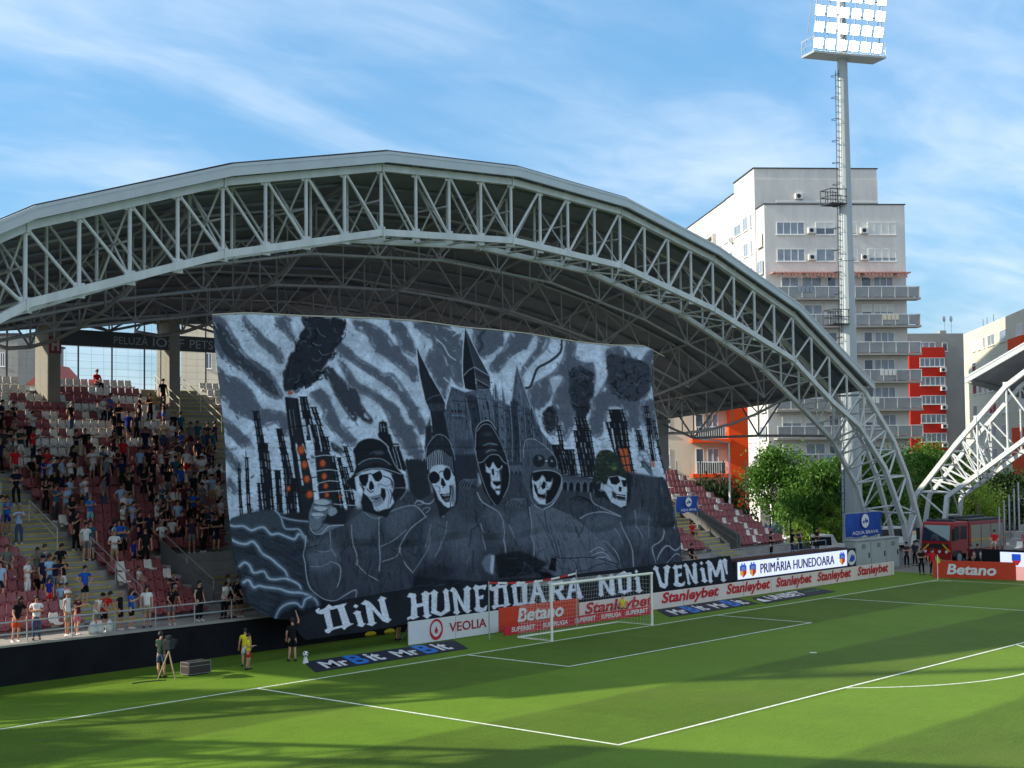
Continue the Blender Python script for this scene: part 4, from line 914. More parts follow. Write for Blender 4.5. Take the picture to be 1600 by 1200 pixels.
    P.line(cE('1195 800 1220 790 1250 830 1240 870'), SH, 1.4, .9); P.fill(cE('1240 890 1310 895 1370 880 1380 930 1360 990 1310 1000 1270 960'), (24, 26, 33), 1, 0); P.fill(cE('1260 905 1370 890 1370 915 1300 925'), (160, 172, 188), 1, 0)
    P.fill(cE('1280 955 1370 930 1350 980 1310 985'), (96, 92, 102), .9, 1)
    for k in range(6): P.line(cE(f'{1270+k*18} 895 {1272+k*18} 918'), (40, 44, 52), .7, .9, 0)
    P.line(cE('1400 800 1420 880 1380 980 1370 1060'), (40, 44, 52), 1.4, .9); P.fill(cE('1370 780 1395 790 1390 900 1375 930'), (26, 28, 35), .95, 1)
    P.fill(cE('1100 430 1160 360 1250 335 1340 360 1410 430 1450 600 1400 560 1330 530 1240 525 1160 545 1110 610'), (30, 34, 42), 1, 1)
    for k in range(15):
        u = k/14
        P.line(cE(f'{1110+u*300:.0f} {430-85*np.sin(3.14*min(u*1.1,1)):.0f} {1112+u*318:.0f} {590-60*np.sin(3.14*u)+u*30:.0f}'), [BONE, (126, 138, 156)][k > 8], 1.15, .9, 0)
    P.fill(cE('1110 420 1120 300 1180 200 1240 155 1330 200 1400 300 1430 420 1340 350 1250 330 1160 350'), (38, 43, 52), 1, 1); streaks(cE('1110 420 1120 300 1180 200 1240 155 1330 200 1400 300 1430 420 1340 350 1250 330 1160 350'), 30, (92, 102, 118), .7, .7, (.1, 1))
    P.line(cE('1090 480 1100 320 1160 210 1240 150 1340 190 1420 320 1460 470'), OUT, 1., .8)
    # ---- skull 3: pointed hood
    P.fill(cF('270 220 330 150 400 140 470 190 540 330 620 500 660 660 690 820 680 950 620 1100 560 1190 480 1190 380 1020 320 800 280 560 270 330'), (26, 29, 36), 1, 1)
    P.fill(cF('385 650 400 700 440 720 480 650 520 710 560 730 600 690 600 790 590 960 580 1060 550 1070 520 1010 470 960 460 890 440 800 400 780'), BONE, 1, 1)
    P.fill(cF('400 640 470 640 460 710 430 735 400 700'), (24, 26, 33), 1, 0); P.fill(cF('510 650 600 660 580 730 540 740 515 700'), (24, 26, 33), 1, 0)
    P.fill(cF('470 740 495 740 505 810 490 830 475 800'), (22, 24, 30), 1, 0); P.fill(cF('400 790 450 800 470 900 440 900'), (28, 31, 38), 1, 1); P.fill(cF('560 760 610 720 620 980 590 960 580 840'), (28, 31, 38), .9, 2)
    P.fill(cF('480 890 560 890 590 900 585 940 540 960 500 930'), (22, 24, 30), 1, 0); P.line(cF('490 895 560 895'), BONE, 1.1, .9); P.fill(cF('520 985 590 990 585 1010 530 1015'), (22, 24, 30), .9, 1); P.fill(cF('465 900 490 940 520 990 500 1000 470 950'), BONE, .8, 1)
    P.line(cF('440 740 470 760 460 800'), SH, 1.2, .8); P.line(cF('520 770 550 780 540 840'), SH, 1.4, .8)
    P.fill(cF('300 660 360 650 400 580 470 555 560 580 640 660 620 540 520 330 430 200 350 200 300 300'), (33, 37, 45), 1, 1)
    for x, y, a, b, c in ((400, 310, 60, 22, (74, 82, 96)), (440, 430, 80, 24, (62, 70, 84)), (440, 510, 70, 16, (92, 100, 114))): P.fill(cF(f'{x-a} {y} {x} {y-b} {x+a} {y} {x} {y+b}'), c, .8, 4, 0, 3)
    for t, w in (('265 250 300 180 360 140 430 150 500 250', 1.3), ('280 270 340 190 420 190 490 280 560 400 620 520 660 650', 1.), ('355 450 420 425 520 440', 1), ('310 665 360 650 420 580 480 560 550 575 600 640 650 680', 1.2), ('265 260 270 500 310 700 370 900 440 1080 520 1190', 1.), ('660 660 690 800 680 960 620 1100', .9), ('390 540 450 500 520 510', .8)): P.line(cF(t), OUT, w, .8)
    # ---- skull 4: hood with goggles on the forehead
    P.fill(cF('850 560 860 430 900 375 1000 370 1100 420 1190 500 1250 600 1290 720 1340 850 1330 960 1260 1130 1150 1190 1000 1190 900 1000 840 900'), (76, 84, 97), 1, 1)
    streaks(cF('850 560 860 430 900 375 1000 370 1100 420 1190 500 1250 600 1270 720 950 780 860 880'), 60, (104, 113, 127), .8, .6); streaks(cF('850 560 900 375 960 500 950 780 860 880'), 30, (46, 51, 60), .9, .7)
    P.fill(cF('960 800 1100 760 1240 770 1330 830 1335 950 1280 1080 1200 1180 1160 1190 990 1110 950 960'), (24, 26, 33), 1, 1)
    for x, y, a, b in ((1060, 640, 75, 75), (1225, 650, 55, 72)):
        P.fill(cF(' '.join(f'{x+a*np.cos(k):.0f} {y+b*np.sin(k):.0f}' for k in th)), (34, 38, 46), 1, 1)
        P.line(cF(' '.join(f'{x+a*np.cos(k):.0f} {y+b*np.sin(k):.0f}' for k in np.linspace(0, 6.28, 15))), (24, 26, 33), 1., .9)
    P.fill(cF('1055 570 1110 610 1060 640'), (112, 122, 136), .95, 1); P.fill(cF('1205 620 1230 650 1200 655'), BONE, .95, 1); P.fill(cF('1135 635 1165 630 1165 650 1140 652'), BONE, .95, 0)
    P.fill(cF('975 800 990 880 1030 900 1070 880 1110 815 1140 850 1150 900 1215 905 1230 830 1225 930 1200 1000 1160 1010 1155 1190 1080 1180 1000 1100 985 1000 990 960 975 900'), BONE, 1, 1)
    P.fill(cF('1000 920 1040 950 1060 1030 1120 1050 1150 1040 1155 1120 1060 1090 1020 1020'), (24, 26, 33), 1, 0); P.fill(cF('1055 1030 1140 1045 1140 1062 1070 1056'), (168, 180, 196), .95, 0)
    P.fill(cF('1125 885 1155 920 1150 980 1120 1000 1095 960'), (22, 24, 30), 1, 0); P.line(cF('1090 900 1085 960 1060 1000'), SH, 1.4, .9); P.line(cF('1160 900 1165 960 1195 990'), SH, 1.2, .9)
    P.line(cF('1060 1100 1110 1120 1150 1110'), (120, 110, 112), 2, .8); P.line(cF('990 780 1100 760 1200 760 1300 800 1340 860 1330 950 1290 1060 1230 1150 1160 1190'), OUT, 1.3, .85); P.line(cF('850 600 860 430 900 375 1000 370 1100 425 1190 510 1260 620 1280 740'), OUT, 1., .75); P.line(cF('960 540 990 700 950 860 960 1000'), (46, 51, 60), 1, .7)
    # ---- skull 5: green mottled cap
    P.fill(cD('970 140 990 60 1060 20 1180 60 1230 90 1220 240 1190 300 1120 280 1060 230 1000 230'), (30, 34, 40), 1, 1)
    P.fill(cD('1085 100 1140 92 1190 110 1200 180 1195 280 1160 292 1100 260 1060 190 1030 180 1035 140 1070 150'), BONE, 1, 1)
    P.fill(cD('1085 105 1140 95 1155 130 1130 150 1100 145'), (24, 26, 33), 1, 0); P.fill(cD('1160 120 1195 120 1195 160 1175 165'), (24, 26, 33), 1, 0); P.fill(cD('1145 160 1165 165 1160 195 1145 190'), (22, 24, 30), 1, 0)
    P.fill(cD('1120 205 1190 215 1190 250 1140 245'), (24, 26, 33), 1, 0); P.line(cD('1130 215 1188 224'), BONE, 1.6, .95, 0); P.line(cD('1135 238 1188 243'), (130, 140, 156), 1.2, .9, 0)
    P.line(cD('1070 150 1110 180 1100 240'), SH, 1.4, .9); P.fill(cD('1100 190 1125 200 1130 240 1110 230'), (28, 31, 38), .9, 1); P.line(cD('1005 140 1030 130 1050 150 1040 190 1020 180'), SH, 1.6, .9)
    cap = cG('230 1180 250 950 280 820 370 745 470 735 550 780 620 860 660 960 700 1060 720 1110 560 1090 440 1110 430 1180')
    P.fill(cap, (40, 50, 44), 1, 1)
    q = np.array(cap); lo, hi = q.min(0), q.max(0)
    for _ in range(90):
        x, y = lo+(hi-lo)*rs.rand(2)
        if inside(q, x, y): P.fill([(x+3*np.cos(a)*(.5+rs.rand()), y+1.8*np.sin(a)*(.5+rs.rand())) for a in np.linspace(0, 6.28, 8)[:-1]], [(56, 70, 54), (32, 40, 36), (74, 88, 62), (28, 34, 32)][rs.randint(4)], .7, 1)
    P.fill(cG('500 980 560 980 560 1010 510 1020'), (112, 128, 70), .8, 1); P.line(cG('250 960 290 820 370 745 470 735 560 785'), (110, 122, 120), .8, .7)
    P.fill(cC('1395 1120 1440 1080 1480 1200 1500 1360 1440 1400 1380 1300'), (48, 54, 63), 1, 2); streaks(cC('1395 1120 1440 1080 1480 1200 1500 1360 1440 1400 1380 1300'), 40, (104, 114, 128), .8, .7)
    # overall brush grain
    gr = vnoise(P.h, P.w, 5, 31)*.5+vnoise(P.h, P.w, 2.2, 32)*.5
    P.a *= (.88+.24*gr)[..., None]
    return P

GLY = {  # blackletter capitals on a unit cell (x 0..1, y 0 top..1 bottom): filled outlines and holes drawn back in cloth colour
 'D': ('0.02 .22 .0 .1 .1 .03 .16 .1 .1 .16 .3 .12 .42 .0 .5 .1 .95 .1 .84 .2 .9 .8 1 .84 .8 .92 .72 1 .66 .9 .4 .92 .28 1 .18 .97 .14 .86 .26 .82 .24 .3 .16 .3', '.42 .22 .64 .2 .7 .82 .44 .84'),
 'i': ('.3 .3 .5 .2 .68 .3 .64 .36 .64 .84 .76 .88 .52 1 .3 .88 .38 .82 .38 .38', None),
 'N': ('.0 .12 .16 .0 .3 .1 .34 .16 .62 .66 .64 .16 .58 .12 .78 .0 .98 .12 .88 .18 .88 .86 .96 .9 .78 1 .6 .88 .34 .42 .34 .86 .42 .9 .24 1 .06 .9 .14 .84 .14 .2', None),
 'H': ('.0 .16 .1 .03 .36 .06 .42 .14 .38 .18 .38 .44 .64 .42 .64 .14 .58 .12 .76 .0 .94 .12 .88 .18 .88 .84 .98 .88 .78 1 .58 .88 .66 .84 .66 .54 .38 .56 .38 .86 .46 .9 .22 .98 .1 .94 .02 1 .0 .9 .14 .84 .16 .2', None),
 'U': ('.04 .12 .22 .0 .4 .12 .34 .18 .34 .78 .52 .86 .66 .76 .66 .16 .6 .12 .78 .0 .96 .1 .9 .16 .9 .82 .52 1 .06 .84 .12 .76 .12 .2', None),
 'E': ('.1 .14 .3 .02 .5 .08 .92 .06 .84 .24 .6 .18 .44 .22 .44 .44 .76 .4 .68 .54 .44 .54 .44 .8 .62 .86 .92 .76 .8 .96 .5 1 .2 .94 .12 .84 .22 .78 .22 .22', None),
 'O': ('.06 .16 .3 .06 .48 .0 .62 .08 .94 .1 .86 .22 .88 .84 .98 .88 .6 .94 .46 1 .3 .92 .04 .9 .14 .82 .14 .22', '.36 .2 .62 .2 .64 .82 .38 .82'),
 'A': ('.34 .1 .52 .0 .66 .1 .92 .84 1 .9 .8 1 .64 .88 .7 .84 .62 .62 .4 .62 .32 .84 .4 .9 .18 1 .02 .9 .1 .84 .36 .16', '.5 .26 .58 .5 .44 .5'),
 'R': ('.04 .14 .2 .04 .42 .1 .84 .06 .92 .2 .84 .46 .66 .52 .9 .84 1 .9 .82 1 .66 .9 .44 .56 .4 .56 .4 .86 .48 .9 .24 1 .08 .9 .16 .84 .16 .2', '.42 .2 .64 .2 .62 .42 .42 .44'),
 'V': ('.0 .14 .18 .0 .38 .1 .32 .18 .44 .74 .6 .8 .68 .18 .6 .12 .8 .0 .98 .12 .9 .18 .76 .86 .54 1 .28 .9 .14 .2', None),
 'M': ('.0 .12 .14 .0 .3 .12 .48 .5 .66 .1 .82 .0 1 .12 .92 .18 .92 .86 1 .9 .84 1 .7 .88 .74 .84 .72 .4 .56 .74 .44 .74 .3 .42 .26 .86 .32 .9 .16 1 .02 .9 .08 .84 .1 .18', None),
 '!': ('.3 .1 .5 .0 .7 .1 .58 .72 .42 .72', None)}
# letters of the banner strip: glyph, centre x, top y, bottom y (in the picture plane), width
LETTERS = [('D', 523, 943, 987, 46), ('i', 560, 947, 980, 30), ('N', 588, 934, 976, 38),
 ('H', 656, 924, 968, 34), ('U', 687, 920, 963, 30), ('N', 721, 916, 960, 32), ('E', 751, 912, 957, 24), ('D', 780, 910, 952, 28), ('O', 812, 908, 949, 28), ('A', 840, 906, 945, 28), ('R', 869, 905, 942, 26), ('A', 896, 902, 938, 28),
 ('N', 948, 897, 932, 26), ('O', 975, 892, 929, 24), ('i', 996, 893, 927, 26), ('V', 1035, 883, 920, 24), ('E', 1059, 881, 917, 20), ('N', 1081, 879, 914, 20), ('i', 1099, 880, 911, 20), ('M', 1118, 874, 911, 24), ('!', 1134, 872, 907, 18)]

def paint_strip():
    P = Painter(440, 858, 1170, 1010, 2.5, (30, 33, 39), 9)
    n = vnoise(P.h, P.w, 40, 5)*.6+vnoise(P.h, P.w, 8, 6)*.4
    P.a *= (.8+.4*n)[..., None]
    for g, cx, yt, yb, w in LETTERS:
        o, hole = GLY[g]
        s = -.22 if cx < 620 else -.1     # baseline climbs towards the right
        def tr(t):
            v = [float(k) for k in t.split()]
            out = []
            for i in range(0, len(v), 2):
                dx = (v[i]-.5)*w*1.12
                lean = (v[i+1]-.5)*(9 if cx < 620 else 4 if cx > 1000 else 2)
                out.append((cx+dx+lean, yt+v[i+1]*(yb-yt)+dx*s))
            return out
        P.fill(tr(o), (206, 212, 220), 1, 0)
        if hole: P.fill(tr(hole), (30, 33, 39), 1, 0)
        if g == 'i':
            P.fill([(a, b-3) for a, b in tr('.38 .1 .5 .0 .62 .1 .5 .2')], (206, 212, 220), 1, 0)
    gr = vnoise(P.h, P.w, 4, 7)
    P.a *= (.9+.2*gr)[..., None]
    return P

# ================= banner cloths =================
def colour_mat(name, rough=.85):
    m = bpy.data.materials.new(name); m.use_nodes = True; t = m.node_tree; b = t.nodes['Principled BSDF']
    a = t.nodes.new('ShaderNodeAttribute'); a.attribute_name = 'paint'; t.links.new(a.outputs['Color'], b.inputs['Base Color'])
    b.inputs['Roughness'].default_value = rough; b.inputs['Specular IOR Level'].default_value = .15
    return m
def s2l(c): return np.where(c <= .04045, c/12.92, ((np.clip(c, 0, 1)+.055)/1.055)**2.4)
def curve_pts(pts, n):
    p = catmull(pts, False, 12); d = np.r_[0, np.cumsum(np.hypot(*np.diff(p, axis=0).T))]; t = np.linspace(0, d[-1], n)
    return np.stack([np.interp(t, d, p[:, 0]), np.interp(t, d, p[:, 1])], 1)
def cloth(name, Pn, top, bot, lef, rig, nu, nv, plane, disp, label, cat):
    A, B, Cc, D = curve_pts(top, nu), curve_pts(bot, nu), curve_pts(lef, nv), curve_pts(rig, nv)
    u = np.linspace(0, 1, nu)[None, :, None]; v = np.linspace(0, 1, nv)[:, None, None]
    G = (1-v)*A[None]+v*B[None]+(1-u)*Cc[:, None]+u*D[:, None]-((1-u)*(1-v)*A[0]+u*(1-v)*A[-1]+(1-u)*v*B[0]+u*v*B[-1])
    X, Y = G[..., 0], G[..., 1]
    d = ((X-800)/FPX)[..., None]*AX[0]-((Y-600)/FPX)[..., None]*AX[1]+AX[2]
    y0, k, z0 = plane                                       # the cloth hangs in the plane y = y0 + k (z - z0)
    t = (y0-k*z0+k*CAM[2]-CAM[1])/(d[..., 1]-k*d[..., 2])
    W3 = CAM+d*t[..., None]
    W3[..., 1] += disp(W3[..., 0], W3[..., 2])
    fx = np.clip((X-Pn.x0)*Pn.sc-.5, 0, Pn.w-1.01); fy = np.clip((Y-Pn.y0)*Pn.sc-.5, 0, Pn.h-1.01)
    ix, iy = fx.astype(int), fy.astype(int); ax, ay = (fx-ix)[..., None], (fy-iy)[..., None]
    a = Pn.a; col = (a[iy, ix]*(1-ax)+a[iy, ix+1]*ax)*(1-ay)+(a[iy+1, ix]*(1-ax)+a[iy+1, ix+1]*ax)*ay
    me = bpy.data.meshes.new(name); nvt = nu*nv
    me.vertices.add(nvt); me.vertices.foreach_set('co', W3.reshape(-1))
    idx = np.arange(nvt).reshape(nv, nu); q = np.stack([idx[:-1, :-1], idx[1:, :-1], idx[1:, 1:], idx[:-1, 1:]], -1).reshape(-1, 4)
    nf = len(q); me.loops.add(nf*4); me.loops.foreach_set('vertex_index', q.reshape(-1).astype(np.int32)); me.polygons.add(nf); me.polygons.foreach_set('loop_start', np.arange(0, nf*4, 4, dtype=np.int32))
    me.update(calc_edges=True); me.shade_smooth()
    ca_ = me.color_attributes.new('paint', 'FLOAT_COLOR', 'POINT'); c4 = np.ones((nvt, 4), np.float32); c4[:, :3] = s2l(col.reshape(-1, 3)); ca_.data.foreach_set('color', c4.reshape(-1))
    me.materials.append(colour_mat(name+'_paint'))
    o = bpy.data.objects.new(name, me); COL.objects.link(o); tag(o, label, cat)
    return o, W3
def folds(x, z):
    lowr = np.clip((4.2-z)/3., 0, 1)
    return (.05*np.sin(x*1.1+z*.25)+.035*np.sin(x*2.3-z*.6+1.3)+.05*np.sin(z*1.1+x*.35)+np.clip(1-abs(z-4.1+.12*np.sin(x*.9))/.35, 0, 1)*(.09+.05*np.sin(x*2.1))+np.clip(1-abs(z-8.6+.08*np.sin(x*.6))/.12, 0, 1)*.04+np.clip(1-abs(np.mod(x+.4*np.sin(z*.4), 5.4)-2.7)/.10, 0, 1)*.035+lowr*(.10*np.sin(x*2.9+z*1.7)+.07*np.sin(x*5.3-z*2.2+.6))+np.clip((13-z)/14, 0, 1)*.0)
BAN, BW = cloth('painted_banner', paint_banner(),
    [(330, 493), (390, 490), (460, 494), (560, 497), (660, 503), (720, 512), (800, 519), (900, 534), (960, 540), (1000, 540), (1022, 546)],
    [(402, 957), (440, 968), (470, 962), (520, 946), (640, 922), (760, 912), (860, 907), (960, 895), (1070, 880)],
    [(330, 493), (338, 560), (345, 640), (352, 740), (358, 800), (366, 870), (376, 915), (384, 940), (402, 957)],
    [(1022, 546), (1020, 610), (1027, 660), (1036, 710), (1046, 770), (1060, 830), (1070, 880)],
    760, 520, (7.0, .17, 1.3), folds, 'huge grey painted banner with five skeletons, a castle and factories hanging over the seats', 'banner')
STRIP, SW = cloth('lettered_banner', paint_strip(),
    [(452, 962), (480, 960), (520, 942), (600, 926), (700, 914), (790, 905), (860, 901), (960, 890), (1050, 879), (1140, 868)],
    [(478, 1000), (520, 994), (580, 985), (640, 975), (760, 962), (905, 950), (1050, 925), (1153, 906)],
    [(452, 962), (458, 975), (466, 988), (478, 1000)], [(1140, 868), (1144, 880), (1149, 893), (1153, 906)],
    900, 70, (4.55, .3, .5), lambda x, z: .05*np.sin(x*1.4)+.04*np.sin(x*3.1+z*2), 'long black cloth strip with white gothic letters along the foot of the painted banner', 'banner')
# white rope along the top hem and the hanging ropes up to the truss
rp = MB(); hem = BW[0, ::19]; rp.path([tuple(p+np.array((0, -.03, .03))) for p in hem]+[tuple(BW[0, -1]+np.array((1.3, .2, -.35)))], .03, 6)
ROPE = mat('pale_rope', srgb(206, 196, 178), .8, 0, .1, 6)
t = thing('rope', 'pale rope along the top hem of the painted banner with thin hangers to the truss', 'rope', tuple(map(float, hem[0])))
obj('hem_rope', rp, ROPE, t)
hb = MB()
for k in range(3, len(hem)-1, 4):
    p = hem[k]; r = abs(p[0]-XC); hb.bar(p+np.array((0, 0, .03)), (p[0]+.1, YR-.1, interp(T_LOR, r)), .012, 5)
obj('hanger', hb, mat('dark_rope', srgb(96, 92, 88), .8, 0, 0), t)

# ================= advertising boards, mats, LED board, goal =================
EXX, EZZ = (1, 0, 0), (0, 0, 1)
FENCE_J = mat('joint_shadow_gap', srgb(120, 112, 108), .8, 0, .3, 5)
B_WHITE = mat('white_board', srgb(214, 216, 216), .5, 0, .05, 1.); B_RED = mat('orange_red_board', srgb(212, 66, 34), .5, 0, .08, 1.); B_PINK = mat('pale_board', srgb(226, 212, 200), .5, 0, .06, 1.)
INK_RED = mat('red_print', srgb(196, 28, 36), .5, 0, .05, 3.); INK_DRED = mat('deep_red_print', srgb(168, 22, 30), .5, 0, .05, 3.); INK_W = mat('white_print', srgb(232, 232, 228), .5, 0, .04, 3.)
B_NAVY = mat('navy_mat', srgb(28, 30, 52), .7, 0, .15, 1.5); INK_BLUE = mat('blue_print', srgb(36, 120, 206), .6, 0, .05, 3.); INK_G = mat('grey_print', srgb(92, 96, 108), .6, 0, .05, 3)
def board(label, x0, x1, y, h, m, z=.03, th=.06):
    t = thing('advertising_board', label, 'advertising board', (x0, y, 0), 'boards along the goal line')
    b = MB(); b.box((x0, y, z), (x1, y+th, z+h)); p = obj('panel', b, m, t, .008)
    f = MB()
    n = max(2, int((x1-x0)/2.4))
    for k in range(n+1):
        x = x0+.1+(x1-x0-.2)*k/n; f.bar((x, y+th+.02, z+h*.85), (x, y+.7, .01), .02, 6); f.bar((x, y+th+.02, 0), (x, y+th+.02, h), .02, 6)
    obj('support', f, DARK_STEEL, t)
    for k in range(1, int((x1-x0)/2.95)+1):
        if x0+k*2.95 < x1-.3: obj('panel_joint', MB().box((x0+k*2.95-.008, y-.006, z+.01), (x0+k*2.95+.008, y, z+h-.01)), FENCE_J, p)
    return t, p
def ring(mb, c, r0, r1, y, n=28, sx=1., sz=1.12):
    A = [(c[0]+r0*sx*math.cos(a), y, c[1]+r0*sz*math.sin(a)) for a in np.linspace(0, 2*math.pi, n+1)[:-1]]; Bq = [(c[0]+r1*sx*math.cos(a), y, c[1]+r1*sz*math.sin(a)) for a in np.linspace(0, 2*math.pi, n+1)[:-1]]
    mb.add(A+Bq, [(i, (i+1) % n, n+(i+1) % n, n+i) for i in range(n)])
t, p = board('white advertising board with a red ring emblem and dark red capital letters', -8.68, -2.86, 4.0, 1.02, B_WHITE)
text('lettering', 'VEOLIA', INK_DRED, p, (-6.15, 3.99, .36), EXX, EZZ, 2.45, .42, 0, .012)
e = MB(); ring(e, (-6.98, .56), .42, .33, 3.985); ring(e, (-6.98, .5), .10, .0, 3.985); e.add([(-7.05, 3.986, .56), (-6.91, 3.986, .56), (-6.98, 3.986, .72)], [(0, 1, 2)]); e.add([(-6.98+.4*math.cos(q)*k_, 3.9855, .56+.45*math.sin(q)*k_) for k_ in (1, .72) for q in np.linspace(3.5, 5.92, 12)], [(i, i+1, 13+i, 12+i) for i in range(11)]); obj('emblem', e, INK_RED, p)
t, p = board('orange red advertising board with white lettering behind the goal', -2.82, 3.05, 4.0, 1.12, B_RED, 0.02)
text('lettering', 'Betano', INK_W, p, (-1.55, 3.99, .36), EXX, EZZ, 3.4, .66, .15, .03)
e = MB(); e.add([(x, 3.974, z) for x, z in ((-1.05, .52), (-1.22, .72), (-1.12, .72), (-1.2, .9), (-.98, .66), (-1.08, .66))], [(0, 1, 2, 3, 4, 5)]); obj('bolt_mark', e, B_RED, p)
t, p = board('very long pale advertising board repeating the same slanted red word', 3.08, 35.9, 4.0, .88, B_PINK, .02)
wq = [(x0, x1) for x0, x1 in ((3.5, 9.4), (9.95, 15.6), (16.1, 20.9), (21.3, 25.6), (26.0, 30.4), (31.0, 35.3))]
for x0, x1 in wq: text('lettering', 'Stanleybet', INK_RED, p, (x0, 3.99, .12), EXX, EZZ, x1-x0-.25, .74, .2, .03)
# low red board just behind the goal net
t, p = board('low sloping red board with white capitals lying behind the goal net', -3.55, 7.7, 3.0, .42, mat('low_red_board', srgb(206, 40, 52), .5, 0, .06, 1.5), .01)
for s, x0, x1 in (('SUPERBET', -3.1, -1.45), ('SUPERLIGA', -.9, .95), ('SUPERBET', 1.5, 3.1), ('SUPERLIGA', 3.5, 5.1), ('SUPERBET', 5.5, 7.4)): text('lettering', s, INK_W, p, (x0, 2.985, .13), EXX, EZZ, x1-x0, .22, .12, .02)
# flat mats beside the goal
def ground_mat(label, quad, words, lean=.85):
    t = thing('advertising_mat', label, 'mat', (quad[0][0], quad[0][1], .012), 'printed mats beside the goal')
    q = [np.array((x, y, .012)) for x, y in quad]
    b = MB(); b.prism(q, (0, 0, .012)); p = obj('mat_sheet', b, B_NAVY, t)
    ex = q[1]-q[0]; ex /= np.linalg.norm(ex); ey = np.array((-ex[1], ex[0], 0)); L0 = np.linalg.norm(q[1]-q[0])
    sh = ((q[3]-q[0])@ex)/((q[3]-q[0])@ey)
    for s, f0, f1, v0, v1, mm in words:
        text('lettering', s, mm, p, q[0]+ex*(L0*f0+sh*2.7*v0+sh*(1-lean)*.5*2.7*(v1-v0))+ey*2.7*v0+np.array((0, 0, .018)), ex, (ey+ex*sh*lean), L0*(f1-f0), 2.7*(v1-v0), 0, .03, .004)
    return t, p
mb_ = lambda o: [('Mr', o+.03, o+.19, .12, .72, INK_W), ('B', o+.205, o+.305, .06, .9, INK_BLUE), ('it', o+.325, o+.41, .12, .82, INK_W)]
ground_mat('dark navy mat with white and blue letters left of the goal', [(-16.3, 1.3), (-7.75, 1.3), (-6.1, 3.75), (-14.8, 3.75)], mb_(.04)+mb_(.5))
ground_mat('dark navy mat with white and blue letters right of the goal', [(7.0, 1.3), (15.2, 1.3), (16.9, 3.85), (9.3, 3.85)], mb_(.04)+mb_(.5))
t, p = ground_mat('small dark mat with a white word and faint green marks near the far corner', [(15.4, 1.0), (23.5, 1.3), (24.8, 3.5), (17.6, 3.3)], [('UNIBET', .14, .62, .2, .75, INK_W), ('>>>>>>', .66, .9, .4, .6, mat('green_print', srgb(70, 140, 70), .6, 0, .05, 3))])
e = MB(); e.add([(16.0, 1.5, .03), (16.9, 1.5, .03), (17.0, 2.1, .03), (17.4, 2.8, .03), (16.7, 2.4, .03)], [(0, 1, 2, 3, 4)]); obj('crescent_mark', e, INK_W, p)
# LED board
LED = mat('led_panel', srgb(200, 210, 240), .4, 0, 0, 1, .3, srgb(206, 214, 250), .62); LEDK = mat('led_dark_letters', (.01, .012, .03), .5, 0, 0)
t = thing('lit_board', 'lit white board with dark capital letters and town crests', 'LED board', (20.95, 6.5, 0))
b = MB(); b.box((20.9, 6.52, .4), (35.4, 6.8, 1.72)); hs = obj('housing', b, mat('black_housing', (.02, .02, .022), .6, 0, .1, 2), t, .01)
b = MB(); b.box((21.1, 6.49, .63), (34.15, 6.53, 1.66)); p = obj('screen', b, LED, t)
text('lettering', 'PRIMĂRIA HUNEDOARA', LEDK, p, (23.53, 6.485, .84), EXX, EZZ, 8.9, .8, 0, .0); text('lettering', 'PRIMĂRIA HUNEDOARA', LEDK, p, (23.575, 6.483, .84), EXX, EZZ, 8.9, .8, 0, .0)
def crest(x, z, w, h, y, par):
    b = MB(); b.add([(x-w/2, y, z+h*.55), (x+w/2, y, z+h*.55), (x+w/2, y, z+h*.95), (x+w*.3, y, z+h*.95), (x+w*.3, y, z+h*1.12), (x+w*.1, y, z+h*1.12), (x+w*.1, y, z+h), (x-w*.1, y, z+h), (x-w*.1, y, z+h*1.12), (x-w*.3, y, z+h*1.12), (x-w*.3, y, z+h*.95), (x-w/2, y, z+h*.95)], [tuple(range(12))])
    b.k = 1; b.add([(x-w/2, y, z+h*.55), (x-w/2, y, z+h*.3), (x, y, z), (x, y, z+h*.55)], [(0, 1, 2, 3)])
    b.k = 2; b.add([(x, y, z+h*.55), (x, y, z), (x+w/2, y, z+h*.3), (x+w/2, y, z+h*.55)], [(0, 1, 2, 3)])
    b.k = 3; b.add([(x-w*.3, y-.004, z+h*.6), (x+w*.3, y-.004, z+h*.6), (x+w*.2, y-.004, z+h*.85), (x-w*.2, y-.004, z+h*.85)], [(0, 1, 2, 3)])
    obj('crest', b, [mat('crest_blue', srgb(46, 92, 208), .5, 0, 0, 1, .3, srgb(40, 90, 220), .25), mat('crest_yellow', srgb(232, 180, 60), .5, 0, 0, 1, .3, srgb(232, 170, 50), .25), mat('crest_red', srgb(206, 48, 40), .5, 0, 0, 1, .3, srgb(206, 44, 36), .25), mat('crest_pale', srgb(170, 190, 236), .5, 0, 0)], par)
for x in (21.65, 22.7, 33.5): crest(x, .7, .72, .78, 6.48, p)
LB = mat('logo_blue', srgb(30, 84, 190), .5, 0, .05, 3)
e = MB(); ring(e, (34.78, 1.12), .5, 0, 6.5, 24, 1.15, 1.0); q_ = obj('round_logo', e, INK_W, hs)
e = MB(); e.add([(34.4, 6.48, .9), (34.8, 6.48, 1.38), (34.95, 6.48, 1.2), (35.1, 6.48, 1.34), (35.2, 6.48, 1.0), (34.9, 6.48, .84)], [tuple(range(6))]); obj('logo_mark', e, LB, q_)
